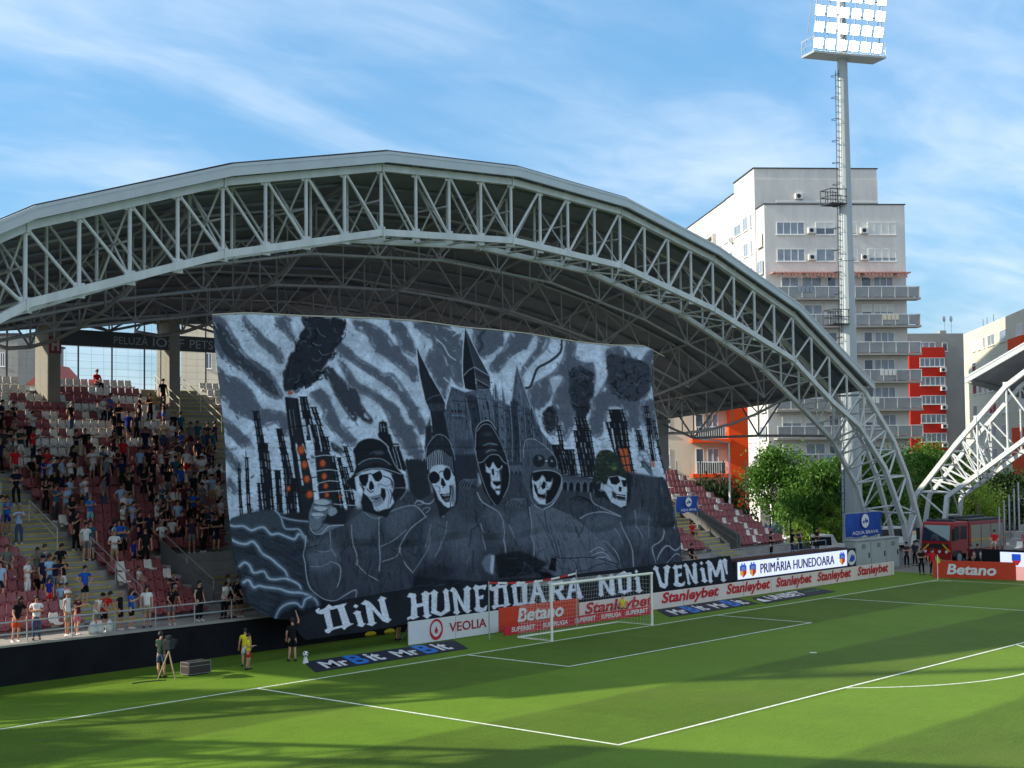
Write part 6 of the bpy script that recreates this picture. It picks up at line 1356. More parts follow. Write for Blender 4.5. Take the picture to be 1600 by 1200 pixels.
# spectators: head position in the photograph (crop origin, scale) -> the terrace row that puts the head there
CR = {1: (0, 570, 8.889), 2: (160, 590, 8.889), 3: (0, 690, 8.889), 4: (170, 690, 7.6), 5: (0, 800, 8.), 6: (190, 820, 8.), 7: (0, 900, 7.273)}
SP = [
 (1, 1345, 110, 'red', 'black', 'sit', ''), (1, 1530, 450, 'steelblue', 'navy', 'folded', ''), (1, 985, 560, 'black', 'denim', 'hips', ''), (1, 190, 590, 'black', 'grey', 'clap', ''), (1, 20, 540, 'navy', 'black', 'folded', ''), (1, 400, 780, 'black', 'black', 'down', 'Cw'), (1, 280, 935, 'green', 'white', 'folded', ''), (1, 460, 960, 'red', 'navy', 'phone', ''), (1, 1060, 925, 'black', 'khaki', 'clap', ''), (1, 1185, 880, 'black', 'cream', 'point', ''), (1, 120, 640, 'maroon', 'black', 'down', ''), (1, 60, 960, 'charcoal', 'grey', 'down', ''), (1, 0, 1050, 'navy', 'black', 'down', ''),
 (2, 20, 300, 'white', 'navy', 'folded', ''), (2, 220, 350, 'black', 'black', 'folded', 't'), (2, 355, 440, 'royal', 'navy', 'down', ''), (2, 510, 285, 'maroon', 'black', 'phone', ''), (2, 660, 290, 'black', 'black', 'phone', 't'), (2, 840, 60, 'black', 'black', 'down', 't'), (2, 930, -140, 'cream', 'khaki', 'down', 't'), (2, 850, 275, 'black', 'brightblue', 'phone', ''), (2, 990, 520, 'black', 'black', 'down', 't'), (2, 1085, 550, 'teal', 'black', 'down', ''), (2, 1225, 600, 'grey', 'maroon', 'down', ''), (2, 1320, 660, 'teal', 'grey', 'down', ''), (2, 1455, 580, 'charcoal', 'black', 'folded', ''), (2, 160, 480, 'black', 'denim', 'down', 't'), (2, 595, 765, 'navy', 'navy', 'down', ''), (2, 520, 990, 'paleblue', 'navy', 'down', ''), (2, 640, 985, 'black', 'black', 'point', ''), (2, 820, 980, 'white', 'navy', 'down', ''), (2, 965, 925, 'white', 'navy', 'phone', ''), (2, 1170, 920, 'grey', 'maroon', 'down', ''), (2, 1380, 1095, 'white', 'black', 'down', 'Cw'), (2, 1520, 900, 'navy', 'black', 'clap', ''), (2, 1440, 780, 'purple', 'black', 'down', ''), (2, 470, 520, 'charcoal', 'black', 'down', ''), (2, 1560, 620, 'purple', 'black', 'down', ''), (2, 1330, 860, 'navy', 'black', 'down', ''), (2, 740, 760, 'black', 'black', 'down', ''),
 (3, 225, 315, 'navy', 'black', 'folded', ''), (3, 100, 795, 'brightblue', 'royal', 'phone', ''), (3, 265, 890, 'paleblue', 'denim', 'phone', 't'), (3, 10, 810, 'mint', 'grey', 'folded', ''), (3, 440, 230, 'black', 'grey', 'sit', ''), (3, 600, 300, 'royal', 'navy', 'clap', ''), (3, 700, 250, 'paleblue', 'black', 'down', ''), (3, 860, 165, 'paleblue', 'navy', 'hips', ''), (3, 980, 190, 'white', 'black', 'phone', ''), (3, 1280, 170, 'white', 'white', 'hips', ''), (3, 640, 480, 'black', 'black', 'clap', 'Lt'), (3, 965, 530, 'paleblue', 'black', 'folded', ''), (3, 1145, 560, 'paleblue', 'navy', 'phone', ''), (3, 1440, 510, 'grey', 'denim', 'down', ''), (3, 1250, 790, 'brightblue', 'cyan', 'clap', ''), (3, 1060, 980, 'black', 'black', 'point', 't'), (3, 1430, 130, 'teal', 'black', 'phone', ''), (3, 540, 110, 'black', 'charcoal', 'down', ''),
 (4, 145, 495, 'paleblue', 'grey', 'hips', ''), (4, 240, 440, 'black', 'khaki', 'down', ''), (4, 500, 440, 'black', 'black', 'down', 't'), (4, 70, 880, 'black', 'charcoal', 'sit', 't'), (4, 65, 1000, 'paleblue', 'khaki', 'folded', ''), (4, 365, 825, 'black', 'navy', 'folded', 't'), (4, 285, 770, 'paleblue', 'denim', 'phone', ''), (4, 570, 725, 'white', 'navy', 'clap', ''), (4, 700, 545, 'grey', 'black', 'clap', ''), (4, 820, 720, 'paleblue', 'navy', 'down', ''), (4, 750, 850, 'white', 'navy', 'sit', ''), (4, 435, 1045, 'black', 'black', 'down', 't'), (4, 295, 1135, 'royal', 'navy', 'down', 'k'), (4, 1110, 815, 'black', 'black', 'folded', ''), (4, 1220, 830, 'paleblue', 'denim', 'down', ''), (4, 1140, 415, 'white', 'white', 'clap', ''), (4, 970, 330, 'grey', 'black', 'clap', ''), (4, 1095, 185, 'white', 'black', 'folded', ''), (4, 1210, 220, 'white', 'black', 'down', ''), (4, 1335, 620, 'white', 'black', 'folded', ''), (4, 985, 865, 'purple', 'grey', 'down', ''), (4, 945, 640, 'charcoal', 'black', 'clap', ''), (4, 645, 730, 'black', 'black', 'down', ''), (4, 920, 60, 'white', 'red', 'down', ''), (4, 1180, 745, 'charcoal', 'black', 'down', ''), (4, 1010, 425, 'black', 'black', 'down', ''), (4, 1195, 60, 'purple', 'black', 'raise', ''), (4, 840, 330, 'blue', 'black', 'down', ''), (4, 480, 820, 'navy', 'black', 'down', ''), (4, 870, 800, 'maroon', 'black', 'down', ''), (4, 1300, 430, 'cream', 'black', 'down', ''), (4, 1060, 700, 'maroon', 'black', 'clap', ''), (4, 890, 480, 'maroon', 'black', 'down', ''),
 (5, 85, 490, 'sage', 'grey', 'sit', ''), (5, 5, 590, 'paleblue', 'navy', 'down', ''), (5, 340, 575, 'white', 'white', 'folded', 't'), (5, 460, 475, 'sage', 'grey', 'phone', ''), (5, 565, 455, 'grey', 'navy', 'clap', ''), (5, 535, 560, 'navy', 'navy', 'down', 'Cn'), (5, 610, 575, 'paleblue', 'denim', 'folded', ''), (5, 760, 445, 'black', 'black', 'hips', ''), (5, 785, 565, 'black', 'white', 'phone', 't'), (5, 690, 560, 'navy', 'grey', 'down', ''), (5, 470, 725, 'black', 'black', 'sit', 'k'), (5, 1060, 740, 'blue', 'black', 'hips', ''), (5, 615, 890, 'royal', 'red', 'down', 'k'), (5, 755, 965, 'paleblue', 'grey', 'sit', 'k'), (5, 830, 960, 'pink', 'grey', 'sit', 'k'), (5, 955, 30, 'black', 'black', 'phone', 't'), (5, 1075, 125, 'white', 'grey', 'down', ''), (5, 1130, 130, 'teal', 'teal', 'down', ''), (5, 1430, 180, 'white', 'khaki', 'folded', ''),
 (6, 645, 560, 'navy', 'black', 'phone', ''), (6, 970, 705, 'black', 'black', 'down', 'tv'), (6, 590, 835, 'black', 'grey', 'lean', ''), (6, 315, 900, 'white', 'khaki', 'down', 'L'), (6, 120, 875, 'blue', 'black', 'phone', 'L'), (6, 1330, 580, 'black', 'black', 'down', ''), (6, 1260, 690, 'white', 'black', 'lean', 't'), (6, 1450, 790, 'black', 'black', 'lean', ''), (6, 1350, 760, 'navy', 'black', 'lean', ''), (6, 1470, 640, 'charcoal', 'black', 'down', ''), (6, 220, 310, 'charcoal', 'black', 'sit', 'k'), (6, 215, 565, 'white', 'khaki', 'sit', 'k'),
 (7, 165, 390, 'black', 'orange', 'lean', 'L'), (7, 415, 385, 'white', 'denim', 'folded', 't'), (7, 765, 270, 'white', 'khaki', 'down', 'Cwv'), (7, 880, 235, 'maroon', 'pink', 'phone', 'w'), (7, 1075, 225, 'white', 'grey', 'lean', 'Ckv'), (7, 1155, 275, 'red', 'black', 'lean', 'w'), (7, 1365, 215, 'black', 'black', 'down', 'b'),
]
prs = random.Random(11)
used_ = [(CR[a][0]+b/CR[a][2], CR[a][1]+c/CR[a][2]) for a, b, c, *_ in SP]
CR[0] = (0, 0, 1.)
while len(SP) < 184:
    px, py = (prs.uniform(180, 345), prs.uniform(655, 835)) if prs.random() < .72 else (prs.uniform(0, 190), prs.uniform(640, 770))
    if px < 75 and py > 715 or min(abs(px-a)/9+abs(py-b)/12 for a, b in used_) < 1.0 or px > 255 and py > 815: continue
    used_.append((px, py))
    SP.append((0, px, py, prs.choice(['black', 'black', 'navy', 'charcoal', 'grey', 'white', 'white', 'paleblue', 'paleblue', 'blue', 'red', 'maroon', 'teal', 'cream']), prs.choice(['black', 'navy', 'denim', 'charcoal', 'grey', 'khaki']), prs.choice(['down', 'folded', 'phone', 'clap', 'down', 'hips', 'folded']), prs.choice(['', '', '', 't', 'L', 'Ck'])))
for cr_, zx, zy, shirt, bottom, pz, fl in SP:
    ox, oy, sc_ = CR[cr_]; px, py = ox+zx/sc_, oy+zy/sc_
    kid = 'k' in fl.replace('Ck', ''); sc = .72 if kid else prs.uniform(.9, 1.02)
    hz = (1.68 if pz != 'sit' else 1.29)*sc*(1 if pz != 'lean' else .96)
    best = None
    opts = [(-1, 8.75, 1.46)]+[(i, row_y(i)+(.12 if pz != 'sit' else .45), row_z(i)) for i in range(NR)]
    for i, y, z in opts:
        d = ray(px, py); t_ = (y-CAM[1])/d[1]; Q = CAM+d*t_
        e = abs(Q[2]-hz-z)
        if pz == 'lean' and i != -1: continue
        if best is None or e < best[0]: best = (e, i, Q[0], y, z)
    e, i, x, y, z = best
    if pz == 'lean': y = 8.62
    if i == -1: wh = 'at the railing above the black wall'
    else:
        side = 'left of the wide yellow stair' if x < -20.5 else 'on the wide yellow stair' if x < -17.9 else 'between the yellow stair and the banner' if x > -17.9 else ''
        wh = f"in the {ORD[min(i, 14)]} row {side}" if i < 15 else ('in the upper rows below the name beam' if i >= 18 else 'halfway up the upper seat rows')
    cap = 'white' if 'Cw' in fl else 'navy' if 'Cn' in fl else 'black' if 'Ck' in fl else None
    person((x, y, z), prs.uniform(-.7, .7) if pz != 'lean' else prs.uniform(-.2, .2), shirt, bottom, pz, sc, 'long' if 'L' in fl else 'bald' if 'b' in fl else prs.choice(['short', 'short', 'short', 'brown', 'grey']), 't' in fl or (cr_ < 5 and bottom in ('black', 'navy', 'denim', 'charcoal') and prs.random() < .65), 'v' in fl, cap, prs.randrange(2), wh, None, prs.choice('wk'), 'spectators in the stand', px)
# people on and around the pitch
def ground_person(px, py, face, label, *a, z=0., **k): q = onz(px, py, z); return person(q, face, *a, label=label, px=px, **k)
ground_person(252, 1059, R(118), 'television cameraman in a dark green shirt behind his camera on the grass', 'green', 'denim', 'camera')
ground_person(388, 1046, R(40), 'ball boy in a yellow bib and red shorts on the dark grass', 'yellow', 'red', 'folded', sc=.80)
ground_person(383, 1041, R(150), 'taller ball boy in a yellow bib and white shorts turned towards the wall', 'yellow', 'white', 'down', sc=.86)
ground_person(457, 1033, R(150), 'man in black pulling the lower left corner of the lettered strip', 'black', 'black', 'raise')
ground_person(622, 1000, R(10), 'person half hidden behind the lettered strip with only bare legs showing', 'navy', 'black', 'down')
q = ony(974, 945, 3.55); person((q[0], 3.6, -.05), R(-60), 'yellow', 'black', 'sit', .86, label='ball boy in a yellow bib sitting behind the goal net', px=974)
ground_person(1440, 898, R(-50), 'steward in black standing left of the corner flag', 'black', 'black', 'folded', trousers=True)
ground_person(1457, 899, R(-50), 'person in a red and white bib standing right behind the corner flag', 'red', 'black', 'down', trousers=True)
ground_person(1417, 886, R(-60), 'firefighter in a dark uniform beside the grey cabinets', 'charcoal', 'black', 'folded', trousers=True, cap='black')
ground_person(1430, 884, R(-80), 'firefighter in dark clothing standing in front of the fire engine', 'charcoal', 'black', 'down', trousers=True)
ground_person(1517, 891, R(-100), 'steward in a maroon vest behind the orange red board', 'maroon', 'black', 'down', trousers=True)
ground_person(1528, 890, R(-60), 'steward in black with a pale sleeve next to the black side wall', 'charcoal', 'black', 'point', trousers=True)
for px, py, f, l, sh_, bo, pz in ((1204, 838, 20, 'guard in a black shirt standing alone behind the lit text board', 'black', 'black', 'folded'), (1238, 836, 60, 'man in black shirt and jeans turning away behind the lit text board', 'black', 'denim', 'down'), (1249, 838, -40, 'man in dark jacket bending behind the lit text board', 'charcoal', 'navy', 'clap'), (1276, 834, 0, 'man in black standing left of the white off road car', 'black', 'black', 'folded')):
    d = ray(px, py); q = CAM+d*((9.2-CAM[1])/d[1]); person((q[0], 9.2, 1.3 if px < 1300 else 0), R(f), sh_, bo, pz, 1., label=l, trousers=True, px=px)
for px, py, Y, l, sh_ in ((1080, 858, 10.2, 'person in black sitting at the lower right edge of the painted banner', 'black'), (1081, 822, 12.6, 'person in red sitting on the right end seats below the small blue cloth', 'red')):
    q = ony(px, py, Y); person((q[0], Y, q[2]-1.0), R(-10), sh_, 'black', 'sit', 1., label=l, px=px)
q = onx(1554, 834, 40.5); person((40.5, q[1], q[2]-1.1), R(-80), 'red', 'white', 'sit', 1., label='person in red and white sitting above the black side wall at the right', px=1554)
q = ony(1279, 803, 34); person((q[0], 34, q[2]-1.7), R(-120), 'cream', 'grey', 'walk', 1., label='bare chested person walking behind the white off road car', px=1279)
# give every spectator a label of their own
from collections import defaultdict
grp_ = defaultdict(list)
for o, lab, a, ph, wh, px in PEOPLE:
    if lab: o['label'] = lab
    else: grp_[(a, ph, wh)].append((px, o))
for (a, ph, wh), L_ in grp_.items():
    L_.sort(key=lambda q: q[0])
    for k, (px, o) in enumerate(L_):
        s = f"{a} {ph} {wh}"
        if len(L_) > 1: s = f"{a} {ph} {wh}, {'left one' if k == 0 and len(L_) == 2 else 'right one' if len(L_) == 2 else ORD[k]+' from left'}"
        w = s.split()
        if len(w) > 16: s = s.replace('standing with ', 'with ').replace('between the yellow stair and the banner', 'right of the yellow stair').replace('holding both hands up at the chest', 'with hands up')
        w = s.split(); o['label'] = ' '.join(w[:16])
print('people', NP[0])
# television camera on a tripod
q = onz(264, 1061); t = thing('television_camera', 'black television camera on a pale tripod beside the cameraman', 'camera', tuple(q))
b = MB(); b.smooth = False
for a in (0, 2.1, 4.2): b.bar(q+V(0, 0, 1.05), q+V(.42*math.cos(a+.5), .42*math.sin(a+.5), 0), .028, 8, .02)
obj('tripod', b, mat('tripod_pale', srgb(150, 132, 110), .5, .2, .1, 4), t)
b = MB(); b.obox(q+V(0, 0, 1.12), (.8, .6, 0), (-.6, .8, 0), (0, 0, 1), (-.32, -.14, 0), (.3, .14, .36)); b.obox(q+V(0, 0, 1.42), (.8, .6, 0), (-.6, .8, 0), (0, 0, 1), (-.2, -.08, .06), (.12, .08, .22)); obj('camera_body', b, FENCE_D, t, .02)
b = MB(); b.bar(q+V(.24, .18, 1.3), q+V(.62, .46, 1.3), .09, 14, .11); obj('lens', b, mat('lens_black', (.01, .01, .012), .3, 0, 0), t)
b = MB(); b.bar(q+V(-.2, -.15, 1.1), q+V(-.52, -.36, .98), .016, 6); obj('pan_handle', b, FENCE_D, t)

bg_ = random.Random(5)
for k, (px, py) in enumerate(((146, 984), (157, 980), (172, 977))):
    d = ray(px, py); q = CAM+d*((8.25-CAM[1])/d[1]); b = MB(); b.smooth = True
    n = 9; b.loft([[(q[0]+w*math.cos(a)*(1+.2*bg_.uniform(-1, 1)), 8.3+w*.5*math.sin(a), 1.5+z) for a in np.linspace(0, 6.283, n)[:-1]] for z, w in ((.0, .14), (.12, .2), (.3, .19), (.42, .12), (.5, .04))])
    o = obj('plastic_bag', b, mat('bag_white', srgb(206, 206, 200), .5, 0, .15, 6)); tag(o, f"white plastic bag at the railing beside the person in the red top, {ORD[k]} from left", 'bag', 'white bags on the coping')
q = onz(268, 1064); b = MB(); pts = [q+V(-.1, .2, .03)]
for k in range(1, 4): pts.append(q+V(-.45*k, .2+.25*math.sin(k*.8)+.06*k, .02))
b.path(pts, .018, 6); o = obj('camera_cable', b, FENCE_D); tag(o, 'dark cable trailing over the grass from the television camera', 'cable')

# ================= floodlight masts =================
MASTM = mat('mast_grey', srgb(158, 166, 168), .5, .1, .14, .5, .4, streak=.15)
LAMP_E = mat('lit_floodlight', (.9, .9, .9), .3, 0, 0, 1, .3, (1, .98, .95), 30.)
def mast(label, bx, by, head, face):
    t = thing('floodlight_mast', label, 'floodlight mast', (bx, by, 0))
    f = np.array((math.cos(face), math.sin(face), 0)); s = np.array((-f[1], f[0], 0)); Z = np.array((0, 0, 1)); B = np.array((bx, by, 0.))
    H = head
    b = MB(); b.smooth = False; b.bar(B, B+Z*9, .82, 14, .76); b.bar(B+Z*9, B+Z*23, .70, 14, .54); b.bar(B+Z*23, B+Z*(H+11), .53, 14, .28); obj('mast_pole', b, MASTM, t)
    for z in (9, 23): obj('flange', MB().bar(B+Z*(z-.12), B+Z*(z+.12), .8 if z < 10 else .6, 14), MASTM, t)
    # ladder with cage hoops on the left side
    l = -s if s@(-AX[0]) < 0 else s
    b = MB(); o = B+l*.82
    for k in (-.2, .2): b.bar(o+f*k+Z*2, o+f*k-l*.32+Z*(H-1), .025, 5)
    for z in np.arange(2.5, H-1, .5): b.bar(o+f*-.2-l*.32*(z/H)+Z*z, o+f*.2-l*.32*(z/H)+Z*z, .018, 4)
    for z in np.arange(5, H-1, 1.7):
        c = o-l*.32*(z/H)+Z*z; b.path([c+f*-.25, c+l*.35+f*-.28, c+l*.5, c+l*.35+f*.28, c+f*.25], .022, 5)
    obj('ladder', b, FENCE_D, t)
    for zp in (27.2, 17.9):      # rest platforms with cage
        b = MB(); c = B+Z*zp
        b.obox(c, f, l, Z, (-.75, .3, 0), (.75, 1.75, .08))
        for a in (-.75, 0, .75):
            for e in (.4, 1.1, 1.75): b.bar(c+f*a+l*e, c+f*a+l*e+Z*1.15, .025, 4)
        for z in (.6, 1.15): b.path([c+f*-.75+l*.3+Z*z, c+f*-.75+l*1.75+Z*z, c+f*.75+l*1.75+Z*z, c+f*.75+l*.3+Z*z], .025, 4)
        obj('rest_platform', b, FENCE_D, t)
    # lamp head: leaning frame with rows of lamps
    lean = .2
    up = np.array(f*lean+Z); up /= np.linalg.norm(up); O = B+Z*H+f*.5
    b = MB(); b.obox(B+Z*H, s, f, Z, (-3.2, -.7, -.12), (3.2, 1.2, .06)); obj('lamp_platform', b, MASTM, t, .02)
    b = MB()
    for a in (-3.2, 3.2):
        b.path([B+Z*H+s*a+f*-.6, B+Z*(H+1.1)+s*a+f*-.6, B+Z*(H+1.1)+s*a+f*1.1, B+Z*H+s*a+f*1.1], .035, 5); b.bar(B+Z*(H+.55)+s*a+f*-.6, B+Z*(H+.55)+s*a+f*1.1, .03, 5)
    for r in range(7): b.bar(O+up*(.6+r*1.22)+s*-2.9, O+up*(.6+r*1.22)+s*2.9, .05, 6)
    for a in np.linspace(-2.9, 2.9, 6): b.bar(O+s*a, O+s*a+up*10.4, .05, 6)
    b.bar(O+s*-3.1-f*.9, O+s*-2.9+up*10, .03, 5); b.bar(O+s*3.1-f*.9, O+s*2.9+up*10, .03, 5)
    fr = obj('lamp_frame', b, MASTM, t)
    for r in range(8):
        for c in range(6):
            p = O+up*(.75+r*1.22)+s*(-2.6+c*1.04)*(1+.012*r)+f*.22
            d = f*.95-Z*.32; d /= np.linalg.norm(d); u2 = np.cross(s, d); u2 = u2 if u2[2] > 0 else -u2
            m1 = MB(); m1.smooth = False
            m1.loft([[p-d*.42+s*x*.22+u2*z*.22 for x, z in ((-1, -1), (1, -1), (1, 1), (-1, 1))], [p+s*x*.40+u2*z*.38 for x, z in ((-1, -1), (1, -1), (1, 1), (-1, 1))]])
            m1.k = 1; m1.add([p+d*.012+s*x*.37+u2*z*.35 for x, z in ((-1, -1), (1, -1), (1, 1), (-1, 1))], [(0, 1, 2, 3)])
            obj('floodlight', m1, [MASTM, LAMP_E], fr)
    return t
mast('tall grey floodlight mast with lit lamps in front of the apartment tower', 48.05, 13.75, 38.8, R(241))
mast('tall grey floodlight mast beyond the left picture edge', -45.2, 20.2, 39.7, R(-45))

# ================= houses =================
GL = glassmat('window_glass', srgb(70, 84, 100), .06); GLC = mat('curtained_glass', srgb(128, 140, 152), .25, 0, .3, 1.2, .6); SHUT = mat('roller_shutter', srgb(206, 206, 200), .6, 0, .06, 2); PVC = mat('white_window_frame', srgb(222, 222, 218), .5, 0, .04, 3)
PLASTER = mat('pale_grey_plaster', srgb(206, 203, 197), .9, 0, .13, .9, .2, streak=.22); CREAM = mat('cream_plaster', srgb(208, 198, 176), .9, 0, .07, .3, .2)
RED_P = mat('red_plaster', srgb(196, 48, 36), .85, 0, .08, .4, .2); ORANGE_P = mat('orange_plaster', srgb(226, 76, 28), .85, 0, .06, .4, .2); GREY_P = mat('grey_plaster', srgb(150, 148, 142), .9, 0, .12, .3, .2)
BALC = mat('smoked_balcony_glass', srgb(134, 136, 136), .25, 0, .2, .7, .5); ACM = mat('air_conditioner_white', srgb(210, 210, 206), .5, 0, .05, 3)
class Face:      # a vertical facade: origin P, horizontal axis e, outward normal n
    def __init__(s, P, e, n): s.P, s.e, s.n = np.array(P, float), np.array(e, float), np.array(n, float); s.Z = np.array((0, 0, 1.))
    def uv(s, px, py):
        Q = onplane(px, py, s.P, s.n); return (Q-s.P)@s.e, Q[2]
    def box(s, mb, u0, u1, z0, z1, d0, d1): return mb.obox(np.array((s.P[0], s.P[1], 0)), s.e, s.n, s.Z, (u0, d0, z0), (u1, d1, z1))
    def window(s, par, u0, u1, z0, z1, panes=2, shut=0., curtain=False, label=None):
        fr = MB(); w = .07
        s.box(fr, u0, u1, z0, z0+w, -.02, .05); s.box(fr, u0, u1, z1-w, z1, -.02, .05); s.box(fr, u0, u0+w, z0+w, z1-w, -.02, .05); s.box(fr, u1-w, u1, z0+w, z1-w, -.02, .05)
        for k in range(1, panes): u = u0+(u1-u0)*k/panes; s.box(fr, u-.04, u+.04, z0+w, z1-w, -.02, .045)
        s.box(fr, u0-.08, u1+.08, z0-.08, z0, -.02, .14)
        f = obj('window', fr, PVC, par)
        g = MB(); s.box(g, u0+w, u1-w, z0+w, z1-w-(z1-z0-2*w)*shut*.999, -.02, .015); obj('pane', g, GLC if curtain else GL, f)
        if shut: g = MB(); s.box(g, u0+w, u1-w, z1-w-(z1-z0-2*w)*shut, z1-w, -.02, .035); obj('shutter', g, SHUT, f)
    def aircon(s, par, u, z, w=.85, h=.6):
        b = MB(); s.box(b, u, u+w, z, z+h, 0, .42); a = obj('air_conditioner', b, ACM, par, .03)
        c = MB(); c.add([s.P*[1, 1, 0]+s.e*(u+w*.42+.22*math.cos(q))+s.n*.425+s.Z*(z+h/2+.22*math.sin(q)) for q in np.linspace(0, 6.283, 15)[:-1]], [tuple(range(14))]); obj('fan_grille', c, FENCE_D, a)
# ---- apartment tower
tu = np.array((.73, -.68, 0)); tu /= np.linalg.norm(tu); tv = np.array((-tu[1], tu[0], 0)); TP = np.array((74.83, 38.06, 0.))
t = thing('apartment_tower', 'tall pale grey apartment tower with glazed balconies behind the floodlight mast', 'apartment building', tuple(TP))
FA = Face(TP, tu, -tv); FL = Face(TP, tv, -tu); FB = Face(TP+tv*3.3, tu, -tv)
b = MB()
b.obox(TP, tu, tv, (0, 0, 1), (.15, 0, 3.0), (14.9, 14, 33.4)); b.obox(TP, tu, tv, (0, 0, 1), (0.0, 3.2, 3.0), (13.2, 16, 36.6)); b.obox(TP, tu, tv, (0, 0, 1), (0.0, 15.9, 3.0), (3.2, 39, 36.55)); b.obox(TP, tu, tv, (0, 0, 1), (0.02, 3.3, 36.6), (13.18, 12, 37.75))
for u in (.4, 4.2, 8, 11.8, 14.2): b.obox(TP, tu, tv, (0, 0, 1), (u, .4, 0), (u+.5, .9, 3.0))
b.obox(TP, tu, tv, (0, 0, 1), (.3, 4.5, 0), (14.5, 16, 3.0)); b.obox(TP, tu, tv, (0, 0, 1), (.3, 15.9, 0), (3.0, 38, 3.0))
wl = obj('wall', b, PLASTER, t)
b = MB()
for (a0, a1, c0, c1, z) in ((.05, 15.0, -.1, 14.1, 33.4), (-.1, 13.3, 3.2, 12.1, 37.75), (-.1, 13.3, 12.1, 16.1, 36.6), (-.1, 3.3, 16.1, 39.1, 36.55)): b.obox(TP, tu, tv, (0, 0, 1), (a0, c0, z), (a1, c1, z+.1))
obj('roof_edge', b, FENCE_D, t)
b = MB(); b.obox(TP+tv*3.3, tu, -tv, (0, 0, 1), (2.3, 0, 34.15), (13.2, .16, 34.32)); obj('cable_tray', b, PVC, t)
FB.aircon(t, 4.3, 34.5); 
for r, (zt, zb) in enumerate(((31.6, 30.3), (28.85, 27.55))):
    for px0, px1, n, sh, cu in ((1213, 1257, 4, (.0, .0)[r], True), (1274, 1304, 2, (.5, 0)[r], r == 1), (1330, 1339, 1, .9, True), (1355, 1399, 4, (1, .75)[r], True)):
        u0, u1 = FA.uv(px0, 350)[0], FA.uv(px1, 350)[0]; FA.window(t, u0, u1, zb, zt, n, sh, cu)
    for px in (1261, 1343): FA.aircon(t, FA.uv(px, 350)[0], zb+.1)
# balconies floor by floor
FL_H = 2.83
pal = random.Random(2); BARKC = mat('brown_wood', srgb(120, 92, 66), .8, 0, .15, 3)
for k in range(8):
    z = 23.7-k*FL_H
    bal = MB(); FA.box(bal, .7 if k else .4, 15.9, z-.22, z, -.1, 1.35); sl = obj('balcony', bal, GREY_P, t)
    rl = MB(); pn = MB(); u = .75
    xs = list(np.arange(.8, 15.8, 1.38))+[15.8]
    for u in xs: FA.box(rl, u-.03, u+.03, z, z+1.15, 1.24, 1.30)
    FA.box(rl, .75, 15.85, z+1.1, z+1.17, 1.22, 1.32); FA.box(rl, 15.78, 15.85, z+1.1, z+1.17, 0, 1.22)
    for a, c in zip(xs[:-1], xs[1:]): FA.box(pn, a+.06, c-.06, z+.06, z+1.06, 1.25, 1.28)
    FA.box(pn, 15.79, 15.83, z+.06, z+1.06, .05, 1.2)
    obj('railing', rl, PVC, sl); obj('glass_panel', pn, BALC, sl)
    for u0, u1, n, cu in ((1.7, 3.6, 2, True), (4.0, 6.0, 2, True), (6.5, 7.5, 1, False), (10.2, 11.2, 1, False), (11.4, 13.5, 3, True)):
        FA.window(t, u0+pal.uniform(-.1, .1), u1, z+.06, z+2.25, n, pal.choice((0, 0, 0, .35)), cu)
    if k in (1, 7): FA.aircon(t, 8.6, z+1.4)
    for _ in range(4):
        u = pal.uniform(1, 14.5); it = MB(); w_ = pal.uniform(.3, 1.1); FA.box(it, u, u+w_, z+.01, z+pal.uniform(.4, 1.0), .35, .35+pal.uniform(.3, .6)); obj('balcony_furniture', it, pal.choice([ORANGE_P, GREY_P, SHUT, FENCE_D, BARKC]), sl)
    if pal.random() < .6:
        u = pal.uniform(1, 13); it = MB()
        for q in range(4): FA.box(it, u+q*.42, u+q*.42+.36, z+.55, z+1.25-pal.uniform(0, .15), 1.33, 1.36)
        obj('laundry', it, pal.choice([SHUT, GLC, CREAM]), sl)
b = MB(); aw = random.Random(8)
for u in np.arange(.6, 15.0, .38):
    FA.box(b, u, u+.3, 26.25-aw.uniform(0, .12), 26.33, .05, 1.3)
    if aw.random() < .8: FA.box(b, u+.02, u+.3, 25.9-aw.uniform(0, .25), 26.25, 1.22, 1.27)
obj('awning', b, mat('faded_pink_awning', srgb(186, 134, 120), .8, 0, .25, 2.), t)
# sunlit left face: windows and a loggia
for row, zt in enumerate((33.2, 30.4, 27.55, 24.7, 21.9, 19.1, 16.2, 13.4, 10.6, 7.8)):
    for px0, px1, sh in ((1099, 1118, 0), (1121, 1126, 1), (1131, 1144, 1), (1147, 1157, .2), (1161, 1168, 0), (1172, 1175, 0)):
        v1, v0 = FL.uv(px0, 340)[0], FL.uv(px1, 340)[0]
        if px0 == 1099:
            if row == 0:
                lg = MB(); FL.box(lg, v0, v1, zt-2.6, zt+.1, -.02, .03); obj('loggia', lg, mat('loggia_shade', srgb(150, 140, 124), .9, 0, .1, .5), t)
                fr = MB(); FL.box(fr, v0-.3, v0, zt-2.6, zt+.1, 0, .5); FL.box(fr, v1, v1+.3, zt-2.6, zt+.1, 0, .5); FL.box(fr, v0-.3, v1+.3, zt+.1, zt+.35, 0, .5); FL.box(fr, v0-.3, v1+.3, zt-2.8, zt-2.6, 0, .5); obj('loggia_frame', fr, PLASTER, t)
            continue
        s = sh if row == 0 else (1 if pal.random() < .6 else 0)
        FL.window(t, v0, v1, zt-1.45, zt, 2 if v1-v0 > 1.5 else 1, s, True)
    FL.window(t, .5, 2.6, zt-4.0, zt-2.6, 2, (1, 0, 1)[row % 3], True)
    if row < 3: FL.aircon(t, FL.uv(1146, 350)[0], zt-1.9)
